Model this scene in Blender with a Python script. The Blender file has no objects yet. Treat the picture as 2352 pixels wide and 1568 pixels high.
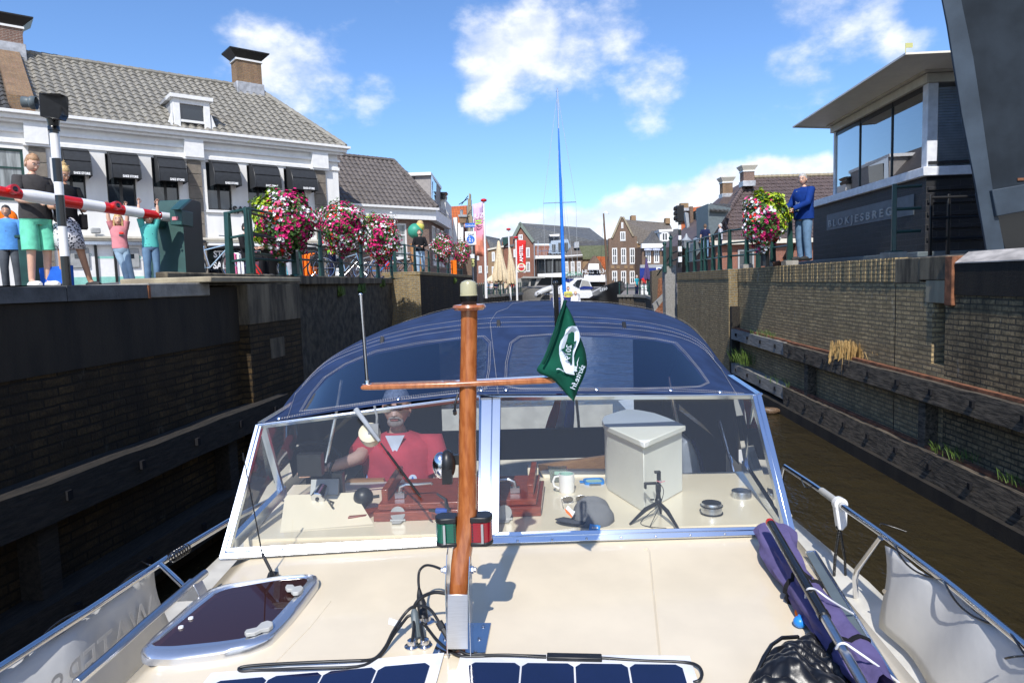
import bpy, math, random
from mathutils import Vector as V, Matrix
random.seed(7)
R_=math.radians
S=bpy.context.scene; COL=S.collection
# ---------------- camera
W,H,F,E=2352.,1568.,1568.,2.7
PITCH=math.atan(134/1568.); ROLL=.03
RM=(Matrix.Rotation(math.pi/2-PITCH,4,'X')@Matrix.Rotation(-ROLL,4,'Z'))
cd=bpy.data.cameras.new('camera'); cam=bpy.data.objects.new('camera',cd); COL.objects.link(cam)
cam.matrix_world=Matrix.Translation((0,0,E))@RM
cd.sensor_width=36; cd.lens=24; cd.clip_start=.05; cd.clip_end=3000; S.camera=cam
def ray(u,v): return (RM.to_3x3()@V(((u-W/2)/F,-(v-H/2)/F,-1))).normalized()
def at(u,v,Y): d=ray(u,v); return V((0,0,E))+d*(Y/d.y)
def atz(u,v,z): d=ray(u,v); return V((0,0,E))+d*((z-E)/d.z)
def hit(u,v,p,n):
    d=ray(u,v); o=V((0,0,E)); return o+d*((V(p)-o).dot(V(n))/d.dot(V(n)))
# ---------------- light
S.view_settings.view_transform='Standard'; S.view_settings.look='None'; S.view_settings.exposure=0.28; S.view_settings.gamma=1
S.render.film_transparent=False
SUN_EL,SUN_AZ=R_(46),R_(9.5)     # azimuth: light travels towards +Y and a little +X
ldir=V((math.sin(SUN_AZ)*math.cos(SUN_EL),math.cos(SUN_AZ)*math.cos(SUN_EL),-math.sin(SUN_EL)))
sl=bpy.data.lights.new('sun','SUN'); sl.energy=4.3; sl.angle=R_(.5); sl.color=(1,.955,.89)
so=bpy.data.objects.new('sun',sl); COL.objects.link(so); so.location=(0,0,30)
so.rotation_euler=ldir.to_track_quat('-Z','Y').to_euler()
def nd(nt,t,**k):
    n=nt.nodes.new('ShaderNode'+t)
    for a,b in k.items():
        if a.startswith('i_'):
            key=a[2:]; key=int(key) if key.isdigit() else key.replace('_',' ')
            if hasattr(b,'links') and hasattr(b,'node'): nt.links.new(b,n.inputs[key])
            else: n.inputs[key].default_value=b
        else: setattr(n,a,b)
    return n
def mth(nt,op,a,b=None,c=None,clamp=False):
    n=nt.nodes.new('ShaderNodeMath'); n.operation=op; n.use_clamp=clamp
    for i,x in enumerate((a,b,c)):
        if x is None: continue
        if hasattr(x,'node'): nt.links.new(x,n.inputs[i])
        else: n.inputs[i].default_value=x
    return n.outputs[0]
def vm(nt,op,a,b=None):
    n=nt.nodes.new('ShaderNodeVectorMath'); n.operation=op
    for i,x in enumerate((a,b)):
        if x is None: continue
        if hasattr(x,'node'): nt.links.new(x,n.inputs[i])
        elif op=='SCALE' and i==1: n.inputs['Scale'].default_value=x
        else: n.inputs[i].default_value=x
    return n.outputs['Value'] if op in('DOT_PRODUCT','LENGTH','DISTANCE') else n.outputs[0]
def mix(nt,f,a,b,bt='MIX'):
    n=nt.nodes.new('ShaderNodeMix'); n.data_type='RGBA'; n.blend_type=bt
    for s,x in ((n.inputs['Factor'],f),(n.inputs['A'],a),(n.inputs['B'],b)):
        if hasattr(x,'node'): nt.links.new(x,s)
        elif s.name=='Factor': s.default_value=x
        else: s.default_value=(*x,1) if len(x)==3 else x
    return n.outputs['Result']
def ramp(nt,f,*st):
    n=nt.nodes.new('ShaderNodeMapRange'); n.clamp=True
    n.interpolation_type='SMOOTHSTEP'
    nt.links.new(f,n.inputs[0])
    for i,x in enumerate(st): n.inputs[1+i].default_value=x
    return n.outputs[0]
w=bpy.data.worlds.new('World'); S.world=w; w.use_nodes=True; nt=w.node_tree; nt.nodes.clear()
sky=nd(nt,'TexSky'); sky.sky_type='NISHITA'; sky.sun_disc=False; sky.sun_elevation=SUN_EL; sky.sun_rotation=math.pi+SUN_AZ
sky.air_density=1.0; sky.dust_density=.35; sky.ozone_density=2.6
tc=nd(nt,'TexCoord').outputs['Generated']
nA=nd(nt,'TexNoise',i_Vector=vm(nt,'MULTIPLY',tc,(1,1,1.6)),i_Scale=7.,i_Detail=10.,i_Roughness=.58).outputs[0]
nS=nd(nt,'TexNoise',i_Vector=vm(nt,'ADD',vm(nt,'MULTIPLY',tc,(1,1,1.6)),(-.01,0,.035)),i_Scale=7.,i_Detail=7.,i_Roughness=.55).outputs[0]
dens=None
for (u,v,r,a) in [(1140,150,.07,.84),(1230,105,.065,.84),(1325,130,.08,.74),(1385,100,.06,.66),(1120,215,.06,.66),(1290,30,.06,.45),(1430,90,.055,.52),(1480,205,.09,.55),(1350,240,.08,.5),
                  (700,205,.10,.66),(625,155,.07,.72),(770,190,.08,.62),(870,210,.08,.66),(560,190,.05,.5),(930,240,.06,.5),
                  (1900,60,.10,.62),(1990,20,.10,.55),(1830,190,.08,.62),(2070,90,.05,.55),(1760,215,.06,.4),(2130,30,.07,.3)]:
    d=ray(u,v); q=mth(nt,'DIVIDE',vm(nt,'DISTANCE',tc,tuple(d)),r)
    g=mth(nt,'MULTIPLY',mth(nt,'EXPONENT',mth(nt,'MULTIPLY',mth(nt,'MULTIPLY',q,q),-1.)),a)
    dens=g if dens is None else mth(nt,'MAXIMUM',dens,g)
sep=nd(nt,'SeparateXYZ',i_0=tc)
az=mth(nt,'ARCTAN2',sep.outputs[0],sep.outputs[1])
# horizon bank: height depends on azimuth
hb=nd(nt,'TexNoise',i_Vector=nd(nt,'CombineXYZ',i_0=az).outputs[0],i_Scale=5.,i_Detail=5.).outputs[0]
top=mth(nt,'ADD',mth(nt,'ADD',mth(nt,'MULTIPLY',az,.14),mth(nt,'MULTIPLY',hb,.11)),.048)
bank=ramp(nt,mth(nt,'SUBTRACT',top,sep.outputs[2]),-.02,.03,0.,1.)
bank=mth(nt,'MULTIPLY',bank,ramp(nt,az,-.35,-.10,0.3,1.))
cf=mth(nt,'ADD',mth(nt,'MULTIPLY',mth(nt,'SUBTRACT',nA,.5),1.9),mth(nt,'MULTIPLY',mth(nt,'SUBTRACT',mth(nt,'MAXIMUM',dens,bank),.42),1.25))
cov=ramp(nt,cf,-.04,.50,0.,1.)
shade=ramp(nt,mth(nt,'SUBTRACT',nA,nS),-.12,.10,0.,1.)
ccol=mix(nt,shade,(5.4,5.9,6.9),(7.9,7.95,8.1))
skyc=mix(nt,1.,sky.outputs[0],(.80,1.0,1.26),'MULTIPLY')
bg=nd(nt,'Background',i_0=mix(nt,mth(nt,'MULTIPLY',cov,.88),skyc,ccol),i_1=.128)
nt.links.new(bg.outputs[0],nd(nt,'OutputWorld').inputs[0])
# ---------------- materials
M={}
def _new(n):
    m=bpy.data.materials.new(n); m.use_nodes=True; nt=m.node_tree; b=nt.nodes['Principled BSDF']; M[n]=m; return m,nt,b
def L(nt,a,b): nt.links.new(a,b)
def obj_noise(nt,sc,det=4,st=(1,1,1),co='Object',rough=.55):
    c=nd(nt,'TexCoord').outputs[co]
    if st!=(1,1,1): c=vm(nt,'MULTIPLY',c,st)
    return nd(nt,'TexNoise',i_Vector=c,i_Scale=float(sc),i_Detail=float(det),i_Roughness=rough).outputs[0]
def sc3(c,k): return tuple(min(1,x*k) for x in c)
def pm(n,c,r=.5,me=0,var=.12,s=6,bump=0,bs=60,spec=.5,coat=0,sub=None,st=(1,1,1)):
    m,nt,b=_new(n)
    b.inputs['Roughness'].default_value=r; b.inputs['Metallic'].default_value=me; b.inputs['Specular IOR Level'].default_value=spec
    b.inputs['Coat Weight'].default_value=coat; b.inputs['Coat Roughness'].default_value=.06
    f=ramp(nt,obj_noise(nt,s,6,st),.3,.7,0.,1.)
    L(nt,mix(nt,f,sc3(c,1-var),sc3(c,1+var)),b.inputs['Base Color'])
    if bump:
        h=obj_noise(nt,bs,4); L(nt,nd(nt,'Bump',i_Strength=bump,i_Distance=.01,i_Height=h).outputs[0],b.inputs['Normal'])
    return m
def brick(n,c1,c2,mo,bw=.22,bh=.062,ms=.008,dirt=.5,dc=(.03,.028,.022),white=0,bump=.6,streak=(1.5,1.5,.25),rough=.85,rag=.012,big=0):
    m,nt,b=_new(n); uv=nd(nt,'TexCoord').outputs['UV']
    wob=nd(nt,'TexNoise',i_Vector=uv,i_Scale=5.,i_Detail=4.).outputs['Color']
    uv2=vm(nt,'ADD',uv,vm(nt,'SCALE',vm(nt,'SUBTRACT',wob,(.5,.5,.5)),rag))
    t=nd(nt,'TexBrick',i_Vector=uv2,i_Color1=(*c1,1),i_Color2=(*c2,1),i_Mortar=(*mo,1),i_Scale=1.,i_Brick_Width=bw,i_Row_Height=bh,i_Mortar_Size=ms,i_Mortar_Smooth=.3,i_Bias=0.)
    c=t.outputs[0]
    if big:
        pb=nd(nt,'TexNoise',i_Vector=vm(nt,'MULTIPLY',uv2,(1/bw,1/bh,1)),i_Scale=.9,i_Detail=1.).outputs[0]; c=mix(nt,ramp(nt,pb,.42,.72,0.,big),c,sc3(c2,.35)); c=mix(nt,ramp(nt,obj_noise(nt,38,3),.45,.62,0.,.5),c,sc3(mo,1.2)); c=mix(nt,ramp(nt,obj_noise(nt,3.2,6,(.25,.25,2.2)),.5,.7,0.,.5),c,sc3(c1,.55))
    f=ramp(nt,obj_noise(nt,1.7,7,streak,rough=.65),.35,.68,0.,dirt); c=mix(nt,f,c,dc)
    c=mix(nt,ramp(nt,obj_noise(nt,23,3),.3,.75,0.,.45),c,sc3(dc,1.3))
    if white: c=mix(nt,ramp(nt,obj_noise(nt,3.1,9,(1,1,.6),rough=.8),.58,.72,0.,white),c,(.42,.41,.36))
    L(nt,c,b.inputs['Base Color']); b.inputs['Roughness'].default_value=rough; b.inputs['Specular IOR Level'].default_value=.25
    h=mth(nt,'ADD',mth(nt,'MULTIPLY',t.outputs['Fac'],-1.),mth(nt,'MULTIPLY',obj_noise(nt,55,4),.5))
    L(nt,nd(nt,'Bump',i_Strength=bump,i_Distance=.02,i_Height=h).outputs[0],b.inputs['Normal'])
def tile(n,c1,c2,lich=0,tw=.25,th=.33,bump=0,gap=(.02,.02,.02)):
    m,nt,b=_new(n); uv=nd(nt,'TexCoord').outputs['UV']
    t=nd(nt,'TexBrick',i_Vector=uv,i_Color1=(*c1,1),i_Color2=(*c2,1),i_Mortar=(*gap,1),i_Scale=1.,i_Brick_Width=tw,i_Row_Height=th,i_Mortar_Size=.012 if bump else .004,i_Mortar_Smooth=.5,offset=0.)
    c=mix(nt,ramp(nt,obj_noise(nt,1.3,7),.4,.7,0.,.35),t.outputs[0],sc3(c1,.55))
    if lich:
        c=mix(nt,ramp(nt,obj_noise(nt,9,8,rough=.75),.60,.70,0.,lich),c,(.42,.27,.06))
        c=mix(nt,ramp(nt,obj_noise(nt,14,6,rough=.7),.60,.68,0.,lich*.7),c,(.5,.5,.45))
    L(nt,c,b.inputs['Base Color']); b.inputs['Roughness'].default_value=.62
    if bump:
        s=nd(nt,'SeparateXYZ',i_0=uv)
        h=mth(nt,'ADD',mth(nt,'SINE',mth(nt,'MULTIPLY',s.outputs[0],2*math.pi/tw)),mth(nt,'FRACT',mth(nt,'DIVIDE',s.outputs[1],-th)))
        L(nt,nd(nt,'Bump',i_Strength=bump,i_Distance=.05,i_Height=h).outputs[0],b.inputs['Normal'])
def glass(n,tint=(.9,.95,.97),rough=.0,refl=1.,dif=None):
    m,nt,b=_new(n); nt.nodes.remove(b)
    fr=nd(nt,'Fresnel',i_IOR=1.5).outputs[0]
    tr=nd(nt,'BsdfTransparent',i_0=(*tint,1)).outputs[0]; base=tr
    if dif:
        base=nd(nt,'MixShader',i_0=dif[0],i_1=tr,i_2=nd(nt,'BsdfDiffuse',i_0=(*dif[1],1)).outputs[0]).outputs[0]
    gl=nd(nt,'BsdfGlossy',i_Roughness=rough).outputs[0]
    L(nt,nd(nt,'MixShader',i_0=mth(nt,'MULTIPLY',fr,refl,clamp=True),i_1=base,i_2=gl).outputs[0],nt.nodes['Material Output'].inputs[0])
def wood(n,c1,c2,r=.3,coat=.0,s=(3,3,30),axis=None):
    m,nt,b=_new(n)
    f=obj_noise(nt,8,8,s,rough=.6); c=mix(nt,ramp(nt,f,.35,.65,0.,1.),c1,c2)
    L(nt,c,b.inputs['Base Color']); b.inputs['Roughness'].default_value=r; b.inputs['Coat Weight'].default_value=coat; b.inputs['Coat Roughness'].default_value=.05
    L(nt,nd(nt,'Bump',i_Strength=.15,i_Distance=.003,i_Height=f).outputs[0],b.inputs['Normal'])
# ---------------- mesh builder
ORG={}
def tag(o,label=None,cat=None,group=None,kind=None):
    if label: o['label']=label
    if cat: o['category']=cat
    if group: o['group']=group
    if kind: o['kind']=kind
    return o
def thing(name,loc,label,cat,group=None):
    o=bpy.data.objects.new(name,None); COL.objects.link(o); o.location=V(loc); ORG[o]=V(loc); o.empty_display_size=.1
    return tag(o,label,cat,group)
class MB:
    def __init__(s,m=None): s.v=[];s.f=[];s.mi=[];s.ms=[];s.cur=0; s.uv=None; s.fuv={}; m and s.use(m)
    def use(s,m):
        if m not in s.ms: s.ms.append(m)
        s.cur=s.ms.index(m); return s
    def add(s,vs,fs):
        b=len(s.v); s.v+= [V(x) for x in vs]
        for f in fs: s.f.append(tuple(b+i for i in f)); s.mi.append(s.cur)
        return s
    def quad(s,*p): return s.add(p,[tuple(range(len(p)))])
    def box(s,c,d,rot=None):
        x,y,z=d[0]/2,d[1]/2,d[2]/2; vs=[V((i*x,j*y,k*z)) for i in(-1,1) for j in(-1,1) for k in(-1,1)]
        if rot is not None:
            if isinstance(rot,(int,float)): rot=Matrix.Rotation(rot,3,'Z')
            vs=[rot@v for v in vs]
        return s.add([v+V(c) for v in vs],[(0,1,3,2),(4,6,7,5),(0,4,5,1),(2,3,7,6),(0,2,6,4),(1,5,7,3)])
    def prism(s,pts,vec):
        n=len(pts); p=[V(x) for x in pts]; vec=V(vec)
        nn=V((0,0,0))
        for i in range(n): nn+=p[i].cross(p[(i+1)%n])
        if nn.dot(vec)>0: p=p[::-1]
        return s.add(p+[x+vec for x in p],[tuple(range(n))]+[tuple(range(2*n-1,n-1,-1))]+[(i,i+n,(i+1)%n+n,(i+1)%n) for i in range(n)])
    def bar(s,p,q,w,t,up=(0,0,1)):
        p,q=V(p),V(q); d=(q-p).normalized(); a=d.cross(V(up)); 
        if a.length<1e-4: a=d.cross(V((0,1,0)))
        a.normalize(); b=a.cross(d); a=a*w/2; b=b*t/2
        return s.prism([p-a-b,p+a-b,p+a+b,p-a+b],q-p)
    def tube(s,path,r,n=8,cap=True,flat=1.):
        P=[V(x) for x in path]; m=len(P); rs=r if isinstance(r,(list,tuple)) else [r]*m
        up=None; vs=[]; fs=[]
        for i,p in enumerate(P):
            d=(P[min(i+1,m-1)]-P[max(i-1,0)]).normalized()
            if up is None: up=d.orthogonal().normalized() if abs(d.z)>.9 else d.cross(V((0,0,1))).cross(d).normalized()
            up=(up-d*up.dot(d)).normalized(); sd=d.cross(up)
            for k in range(n):
                a=2*math.pi*k/n; vs.append(p+(up*math.cos(a)*flat+sd*math.sin(a))*rs[i])
        for i in range(m-1):
            for k in range(n): fs.append((i*n+k,i*n+(k+1)%n,(i+1)*n+(k+1)%n,(i+1)*n+k))
        if cap: fs+=[tuple(range(n-1,-1,-1)),tuple(range((m-1)*n,m*n))]
        return s.add(vs,fs)
    def lathe(s,prof,o,ax=(0,0,1),n=20,ex=1.,cap=True):
        ax=V(ax).normalized(); a=V((1,0,0)) if abs(ax.x)<.5 else V((0,1,0)); a=(a-ax*a.dot(ax)).normalized(); b=ax.cross(a); o=V(o)
        vs=[o+ax*z+(a*math.cos(2*math.pi*k/n)+b*math.sin(2*math.pi*k/n)*ex)*r for r,z in prof for k in range(n)]
        m=len(prof); fs=[(i*n+k,i*n+(k+1)%n,(i+1)*n+(k+1)%n,(i+1)*n+k) for i in range(m-1) for k in range(n)]
        if cap: fs+=[tuple(range(n-1,-1,-1)),tuple(range((m-1)*n,m*n))]
        return s.add(vs,fs)
    def ball(s,c,r,n=12,m=8,rot=None,fn=None):
        if not isinstance(r,(tuple,list)): r=(r,r,r)
        vs=[];c=V(c)
        for i in range(m+1):
            t=math.pi*i/m
            for k in range(n):
                a=2*math.pi*k/n; p=V((math.sin(t)*math.cos(a),math.sin(t)*math.sin(a),math.cos(t)))
                if fn: p=fn(p)
                p=V((p.x*r[0],p.y*r[1],p.z*r[2]))
                if rot is not None: p=rot@p
                vs.append(c+p)
        return s.add(vs,[(i*n+k,(i+1)*n+k,(i+1)*n+(k+1)%n,i*n+(k+1)%n) for i in range(m) for k in range(n)])
    def grid(s,rows,close=False):
        n=len(rows[0]); m=len(rows)
        return s.add([p for r in rows for p in r],[(i*n+k,i*n+(k+1)%n,(i+1)*n+(k+1)%n,(i+1)*n+k) for i in range(m-1) for k in range(n if close else n-1)])
    def mesh(s,me):
        return s.add([v.co.copy() for v in me.vertices],[tuple(p.vertices) for p in me.polygons])
    def build(s,name,par=None,label=None,cat=None,group=None,kind=None,smooth=35,bevel=0,solid=0,sub=0,org=None):
        lo=V([min(v[i] for v in s.v) for i in range(3)]); hi=V([max(v[i] for v in s.v) for i in range(3)])
        O=ORG[par] if par is not None else (V(org) if org is not None else V(((lo.x+hi.x)/2,(lo.y+hi.y)/2,lo.z)))
        me=bpy.data.meshes.new(name); me.from_pydata([v-O for v in s.v],[],s.f); me.update()
        for m in s.ms: me.materials.append(M[m])
        me.polygons.foreach_set('material_index',s.mi)
        uvl=me.uv_layers.new(name='UVMap').data
        for p in me.polygons:
            n=p.normal
            if abs(n.z)>.985: t=V((1,0,0)); b=V((0,1,0))
            else: t=V((-n.y,n.x,0)).normalized(); b=n.cross(t)
            for li in p.loop_indices:
                c=s.v[me.loops[li].vertex_index]; uvl[li].uv=(c.dot(t),c.dot(b))
        if smooth: me.shade_smooth(); me.set_sharp_from_angle(angle=R_(smooth))
        me.validate()
        o=bpy.data.objects.new(name,me); COL.objects.link(o); ORG[o]=O
        if par is not None: o.parent=par
        else: o.location=O
        if solid: md=o.modifiers.new('solid','SOLIDIFY'); md.thickness=solid; md.offset=0
        if bevel: md=o.modifiers.new('bevel','BEVEL'); md.width=bevel; md.segments=2; md.limit_method='ANGLE'; md.angle_limit=R_(40)
        if sub: md=o.modifiers.new('sub','SUBSURF'); md.levels=sub; md.render_levels=sub
        return tag(o,label,cat,group,kind)
def children(o): return [c for c in bpy.data.objects if c.parent==o]
def dup(o,loc=None,rz=None,par=None,label=None,kids=None):
    if kids is None:
        kids={}
        for c in bpy.data.objects:
            if c.parent: kids.setdefault(c.parent,[]).append(c)
    c=o.copy(); COL.objects.link(c); c.parent=par
    if loc is not None: c.location=V(loc); ORG[c]=V(loc)
    if rz is not None: c.rotation_euler=(0,0,rz)
    if label: c['label']=label
    for k in kids.get(o,[]): dup(k,par=c,kids=kids)
    return c
def text(s,size,o,dx,dz,mat,name,par,depth=.002,font=None,align='CENTER',bold=0,squeeze=1,mirror=False):
    cu=bpy.data.curves.new('t','FONT'); cu.body=s; cu.size=size; cu.align_x=align; cu.extrude=depth; cu.offset=bold; cu.resolution_u=3
    to=bpy.data.objects.new('t',cu); me=bpy.data.meshes.new_from_object(to)
    dx=V(dx).normalized(); dz=V(dz).normalized(); n=dx.cross(dz); mb=MB(mat)
    fs=[tuple(p.vertices) for p in me.polygons]
    vs=[V(o)+dx*(v.co.x*squeeze*(-1 if mirror else 1))+dz*v.co.y+n*v.co.z for v in me.vertices]
    mb.add(vs,[f[::-1] for f in fs] if mirror else fs)
    bpy.data.objects.remove(to); bpy.data.curves.remove(cu); bpy.data.meshes.remove(me)
    return mb.build(name,par,smooth=0)
def lerp(a,b,t): return a+(b-a)*t
class Fr:
    """facade frame: origin, direction along the wall, outward normal"""
    def __init__(s,o,d):
        s.o=V(o); d=V(d); d.z=0; s.d=d.normalized(); s.n=s.d.cross(V((0,0,1)))   # n to the viewer's side
    def p(s,a,n,z): return s.o+s.d*a+s.n*n+V((0,0,z))
    def bx(s,mb,a0,a1,n0,n1,z0,z1): return mb.prism([s.p(a0,n0,z0),s.p(a1,n0,z0),s.p(a1,n1,z0),s.p(a0,n1,z0)],V((0,0,z1-z0)))
def wall(mb,fr,a0,a1,z0,z1,ops=(),n=0,rev=.12):
    xs=sorted({a0,a1}|{o[0] for o in ops}|{o[1] for o in ops}); zs=sorted({z0,z1}|{o[2] for o in ops}|{o[3] for o in ops})
    for i in range(len(xs)-1):
        for j in range(len(zs)-1):
            cx,cz=(xs[i]+xs[i+1])/2,(zs[j]+zs[j+1])/2
            if any(o[0]<cx<o[1] and o[2]<cz<o[3] for o in ops): continue
            mb.quad(fr.p(xs[i],n,zs[j]),fr.p(xs[i+1],n,zs[j]),fr.p(xs[i+1],n,zs[j+1]),fr.p(xs[i],n,zs[j+1]))
    for a,b,c,d in ops:
        q=[(a,c),(b,c),(b,d),(a,d)]
        for k in range(4):
            (x0,y0),(x1,y1)=q[k],q[(k+1)%4]
            mb.quad(fr.p(x0,n,y0),fr.p(x0,n-rev,y0),fr.p(x1,n-rev,y1),fr.p(x1,n,y1))
def window(fr,a,b,c,d,par,fm='white_paint',nx=2,nz=1,n=-.09,w=.06,gl='dark_pane',trans=None,sill=True,label=None,mull=None):
    mb=MB(fm); f0,f1=n-.02,n+.045
    fr.bx(mb,a,a+w,f0,f1,c,d); fr.bx(mb,b-w,b,f0,f1,c,d); fr.bx(mb,a+w,b-w,f0,f1,c,c+w); fr.bx(mb,a+w,b-w,f0,f1,d-w,d)
    mw=mull or w*.7
    for i in range(1,nx): x=lerp(a,b,i/nx); fr.bx(mb,x-mw/2,x+mw/2,f0,f1-.006,c+w,d-w)
    zt=[lerp(c,d,trans)] if trans else [lerp(c,d,j/nz) for j in range(1,nz)]
    for z in zt: fr.bx(mb,a+w,b-w,f0,f1-.009,z-mw/2,z+mw/2)
    o=mb.build('window',par,label=label,smooth=0)
    g=MB(gl); g.quad(fr.p(a+.01,n,c+.01),fr.p(b-.01,n,c+.01),fr.p(b-.01,n,d-.01),fr.p(a+.01,n,d-.01)); g.build('pane',o,smooth=0)
    if sill: sm=MB(fm); fr.bx(sm,a-.04,b+.04,-.1,.06,c-.07,c-.002); sm.build('sill',o,smooth=0)
    return o
def tileroof(P0,P1,P2,P3,name,par,mat,tw=.25,th=.33,amp=.03,step=.028,thick=.05):
    """P0,P1 eave left/right, P3,P2 ridge left/right; real pantile relief, hips cut"""
    P0,P1,P2,P3=map(V,(P0,P1,P2,P3)); x=(P1-P0).normalized(); nrm=x.cross(P3-P0).normalized()
    if nrm.z<0: nrm=-nrm
    up=nrm.cross(x).normalized()
    if up.z<0: up=-up
    f=lambda p:((p-P0).dot(x),(p-P0).dot(up))
    (a0,_),(a1,_),(a2,h2),(a3,h3)=map(f,(P0,P1,P2,P3)); h=max(h2,h3); nr=max(2,round(h/th)); th=h/nr
    mb=MB(mat); lo=min(a0,a3); hi=max(a1,a2); k=6
    cols=int((hi-lo)/tw*k)+2
    for r in range(nr):
        rows=[]
        for e,(t,zz) in enumerate(((r*th,step),((r+1)*th+.001,0.))):
            L_=lerp(a0,a3,t/h); R2=lerp(a1,a2,t/h); row=[]
            for c in range(cols):
                s=min(max(lo+c*tw/k,L_),R2); ph=(s-lo)/tw*2*math.pi
                z=amp*(math.sin(ph)+.35*math.sin(2*ph+.6))+(((r*7919+(c//k)*104729)%97)/97-.5)*step*.5; row.append(P0+x*s+up*min(t,h)+nrm*(z+zz+.03))
            rows.append(row)
        mb.add([p for q in rows for p in q],[(i,i+1,cols+i+1,cols+i) for i in range(cols-1) if (rows[0][i]-rows[0][i+1]).length>1e-4 or (rows[1][i]-rows[1][i+1]).length>1e-4])
        # riser of the course
        low=[p-nrm*(step+.01) for p in rows[0]]
        mb.add(low+rows[0],[(i,i+1,cols+i+1,cols+i) for i in range(cols-1) if (rows[0][i]-rows[0][i+1]).length>1e-4])
    mb.prism([P0,P1,P2,P3],-nrm*thick)
    return mb.build(name,par,smooth=50)
# palette
pm('white_paint',(.76,.76,.75),.45,var=.06); pm('white_wall',(.76,.755,.735),.7,var=.08,s=1.6,bump=.25,bs=20,st=(1,1,.25)); pm('cream_paint',(.60,.56,.47),.5,var=.08)
pm('stone_taupe',(.19,.165,.135),.8,var=.15,bump=.3); pm('dark_green',(.012,.05,.042),.35,var=.25,s=4); pm('black_paint',(.012,.012,.013),.35); pm('black_plastic',(.014,.015,.017),.4,var=.2,s=30)
pm('awning_fabric',(.018,.021,.026),.75,var=.2,s=10,bump=.2,bs=200); pm('lead',(.42,.43,.45),.45,.4,var=.25,s=4); pm('zinc',(.33,.35,.37),.5,.3,var=.15)
pm('red_paint',(.55,.012,.01),.22,coat=.5); pm('gloss_white',(.8,.8,.8),.2,coat=.5,var=.04); pm('gloss_black',(.01,.01,.01),.25,coat=.3)
pm('grey_paint',(.33,.34,.34),.5); pm('dark_slate_paint',(.10,.125,.135),.5); pm('dark_pane',(.018,.024,.03),.04,var=.3,s=.8,spec=.9,coat=.6); pm('curtain_pane',(.25,.27,.27),.1,var=.5,s=1.6,st=(5,5,.4),coat=.5)
pm('steel',(.72,.72,.74),.16,1,var=.05); pm('brushed',(.62,.63,.65),.32,1,var=.06,s=20,st=(1,1,20)); pm('alu',(.62,.68,.78),.2,1,var=.04)
pm('concrete',(.27,.255,.225),.85,var=.25,s=5,bump=.5,bs=40); pm('bluestone',(.085,.088,.09),.75,var=.3,s=7,bump=.4); pm('pavement',(.20,.175,.155),.85,var=.2,s=8,bump=.3,bs=30)
pm('skin',(.66,.40,.29),.5,var=.08,s=10); pm('skin_tan',(.50,.28,.18),.5,var=.08,s=10); pm('hair_blond',(.55,.38,.17),.6,var=.4,s=60); pm('hair_sand',(.36,.21,.11),.6,var=.35,s=60); pm('hair_dark',(.03,.022,.018),.5,var=.4,s=60); pm('hair_grey',(.42,.41,.40),.6,var=.3,s=60); pm('hair_brown',(.12,.07,.04),.6,var=.3,s=60)
pm('eye_dark',(.03,.02,.02),.3); pm('lips',(.42,.14,.11),.5); pm('shoe_white',(.7,.7,.68),.6); pm('shoe_dark',(.03,.03,.03),.6)
def cloth(n,c,var=.14): pm(n,c,.85,var=var,s=9,bump=.7,bs=11,spec=.2)
for n,c in dict(grey_cloth=(.055,.052,.052),mint_cloth=(.16,.62,.42),black_cloth=(.012,.012,.014),blue_cloth=(.10,.30,.66),slate_cloth=(.075,.085,.10),pink_cloth=(.62,.24,.27),turq_cloth=(.10,.52,.47),
    jeans=(.13,.22,.34),pale_jeans=(.30,.42,.54),royal_cloth=(.006,.035,.20),pale_trouser=(.42,.43,.48),coral_cloth=(.62,.07,.085),navy_cloth=(.012,.018,.06),white_cloth=(.72,.72,.74),teal_cloth=(.03,.33,.42),
    sky_cloth=(.42,.55,.82),yellow_cloth=(.55,.52,.12),red_cloth=(.6,.03,.03),orange_plastic=(.8,.16,.01),lime_cloth=(.35,.75,.05),purple_cloth=(.09,.065,.17),beige_cloth=(.66,.55,.38),striped_base=(.6,.6,.65),bag_blue=(.02,.12,.55)).items(): cloth(n,c)
pm('foliage',(.055,.13,.02),.6,var=.5,s=12); pm('lime_leaf',(.35,.47,.02),.5,var=.3,s=14); pm('petal_magenta',(.58,.004,.15),.6,var=.35,s=12); pm('petal_white',(.82,.80,.82),.6,var=.05); pm('petal_red',(.75,.02,.01),.6,var=.2); pm('petal_pink',(.80,.10,.30),.6,var=.2)
pm('weed',(.09,.15,.025),.6,var=.4,s=12); pm('dry_grass',(.42,.27,.10),.7,var=.3,s=12)
def camo(n,c1,c2,s,thr=.5,w_=.02):
    m,nt,b=_new(n); v=nd(nt,'TexVoronoi',i_Vector=nd(nt,'TexCoord').outputs['Object'],i_Scale=float(s)).outputs[0]
    L(nt,mix(nt,ramp(nt,v,thr-w_,thr+w_,0.,1.),c1,c2),b.inputs['Base Color']); b.inputs['Roughness'].default_value=.85
camo('leopard_cloth',(.012,.014,.03),(.7,.7,.72),34,.42); camo('turq_print',(.02,.05,.12),(.10,.52,.47),26,.16); camo('floral_cloth',(.7,.72,.75),(.07,.13,.32),45,.4)
def stripes(n,c1,c2,f,ax=2):
    m,nt,b=_new(n); s=nd(nt,'SeparateXYZ',i_0=nd(nt,'TexCoord').outputs['Object']).outputs[ax]
    L(nt,mix(nt,ramp(nt,mth(nt,'SINE',mth(nt,'MULTIPLY',s,2*math.pi*f)),-.1,.1,0.,1.),c1,c2),b.inputs['Base Color']); b.inputs['Roughness'].default_value=.8
stripes('striped_cloth',(.75,.75,.77),(.05,.06,.13),22); stripes('stripe_blue',(.75,.75,.77),(.06,.13,.35),8,0)
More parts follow.
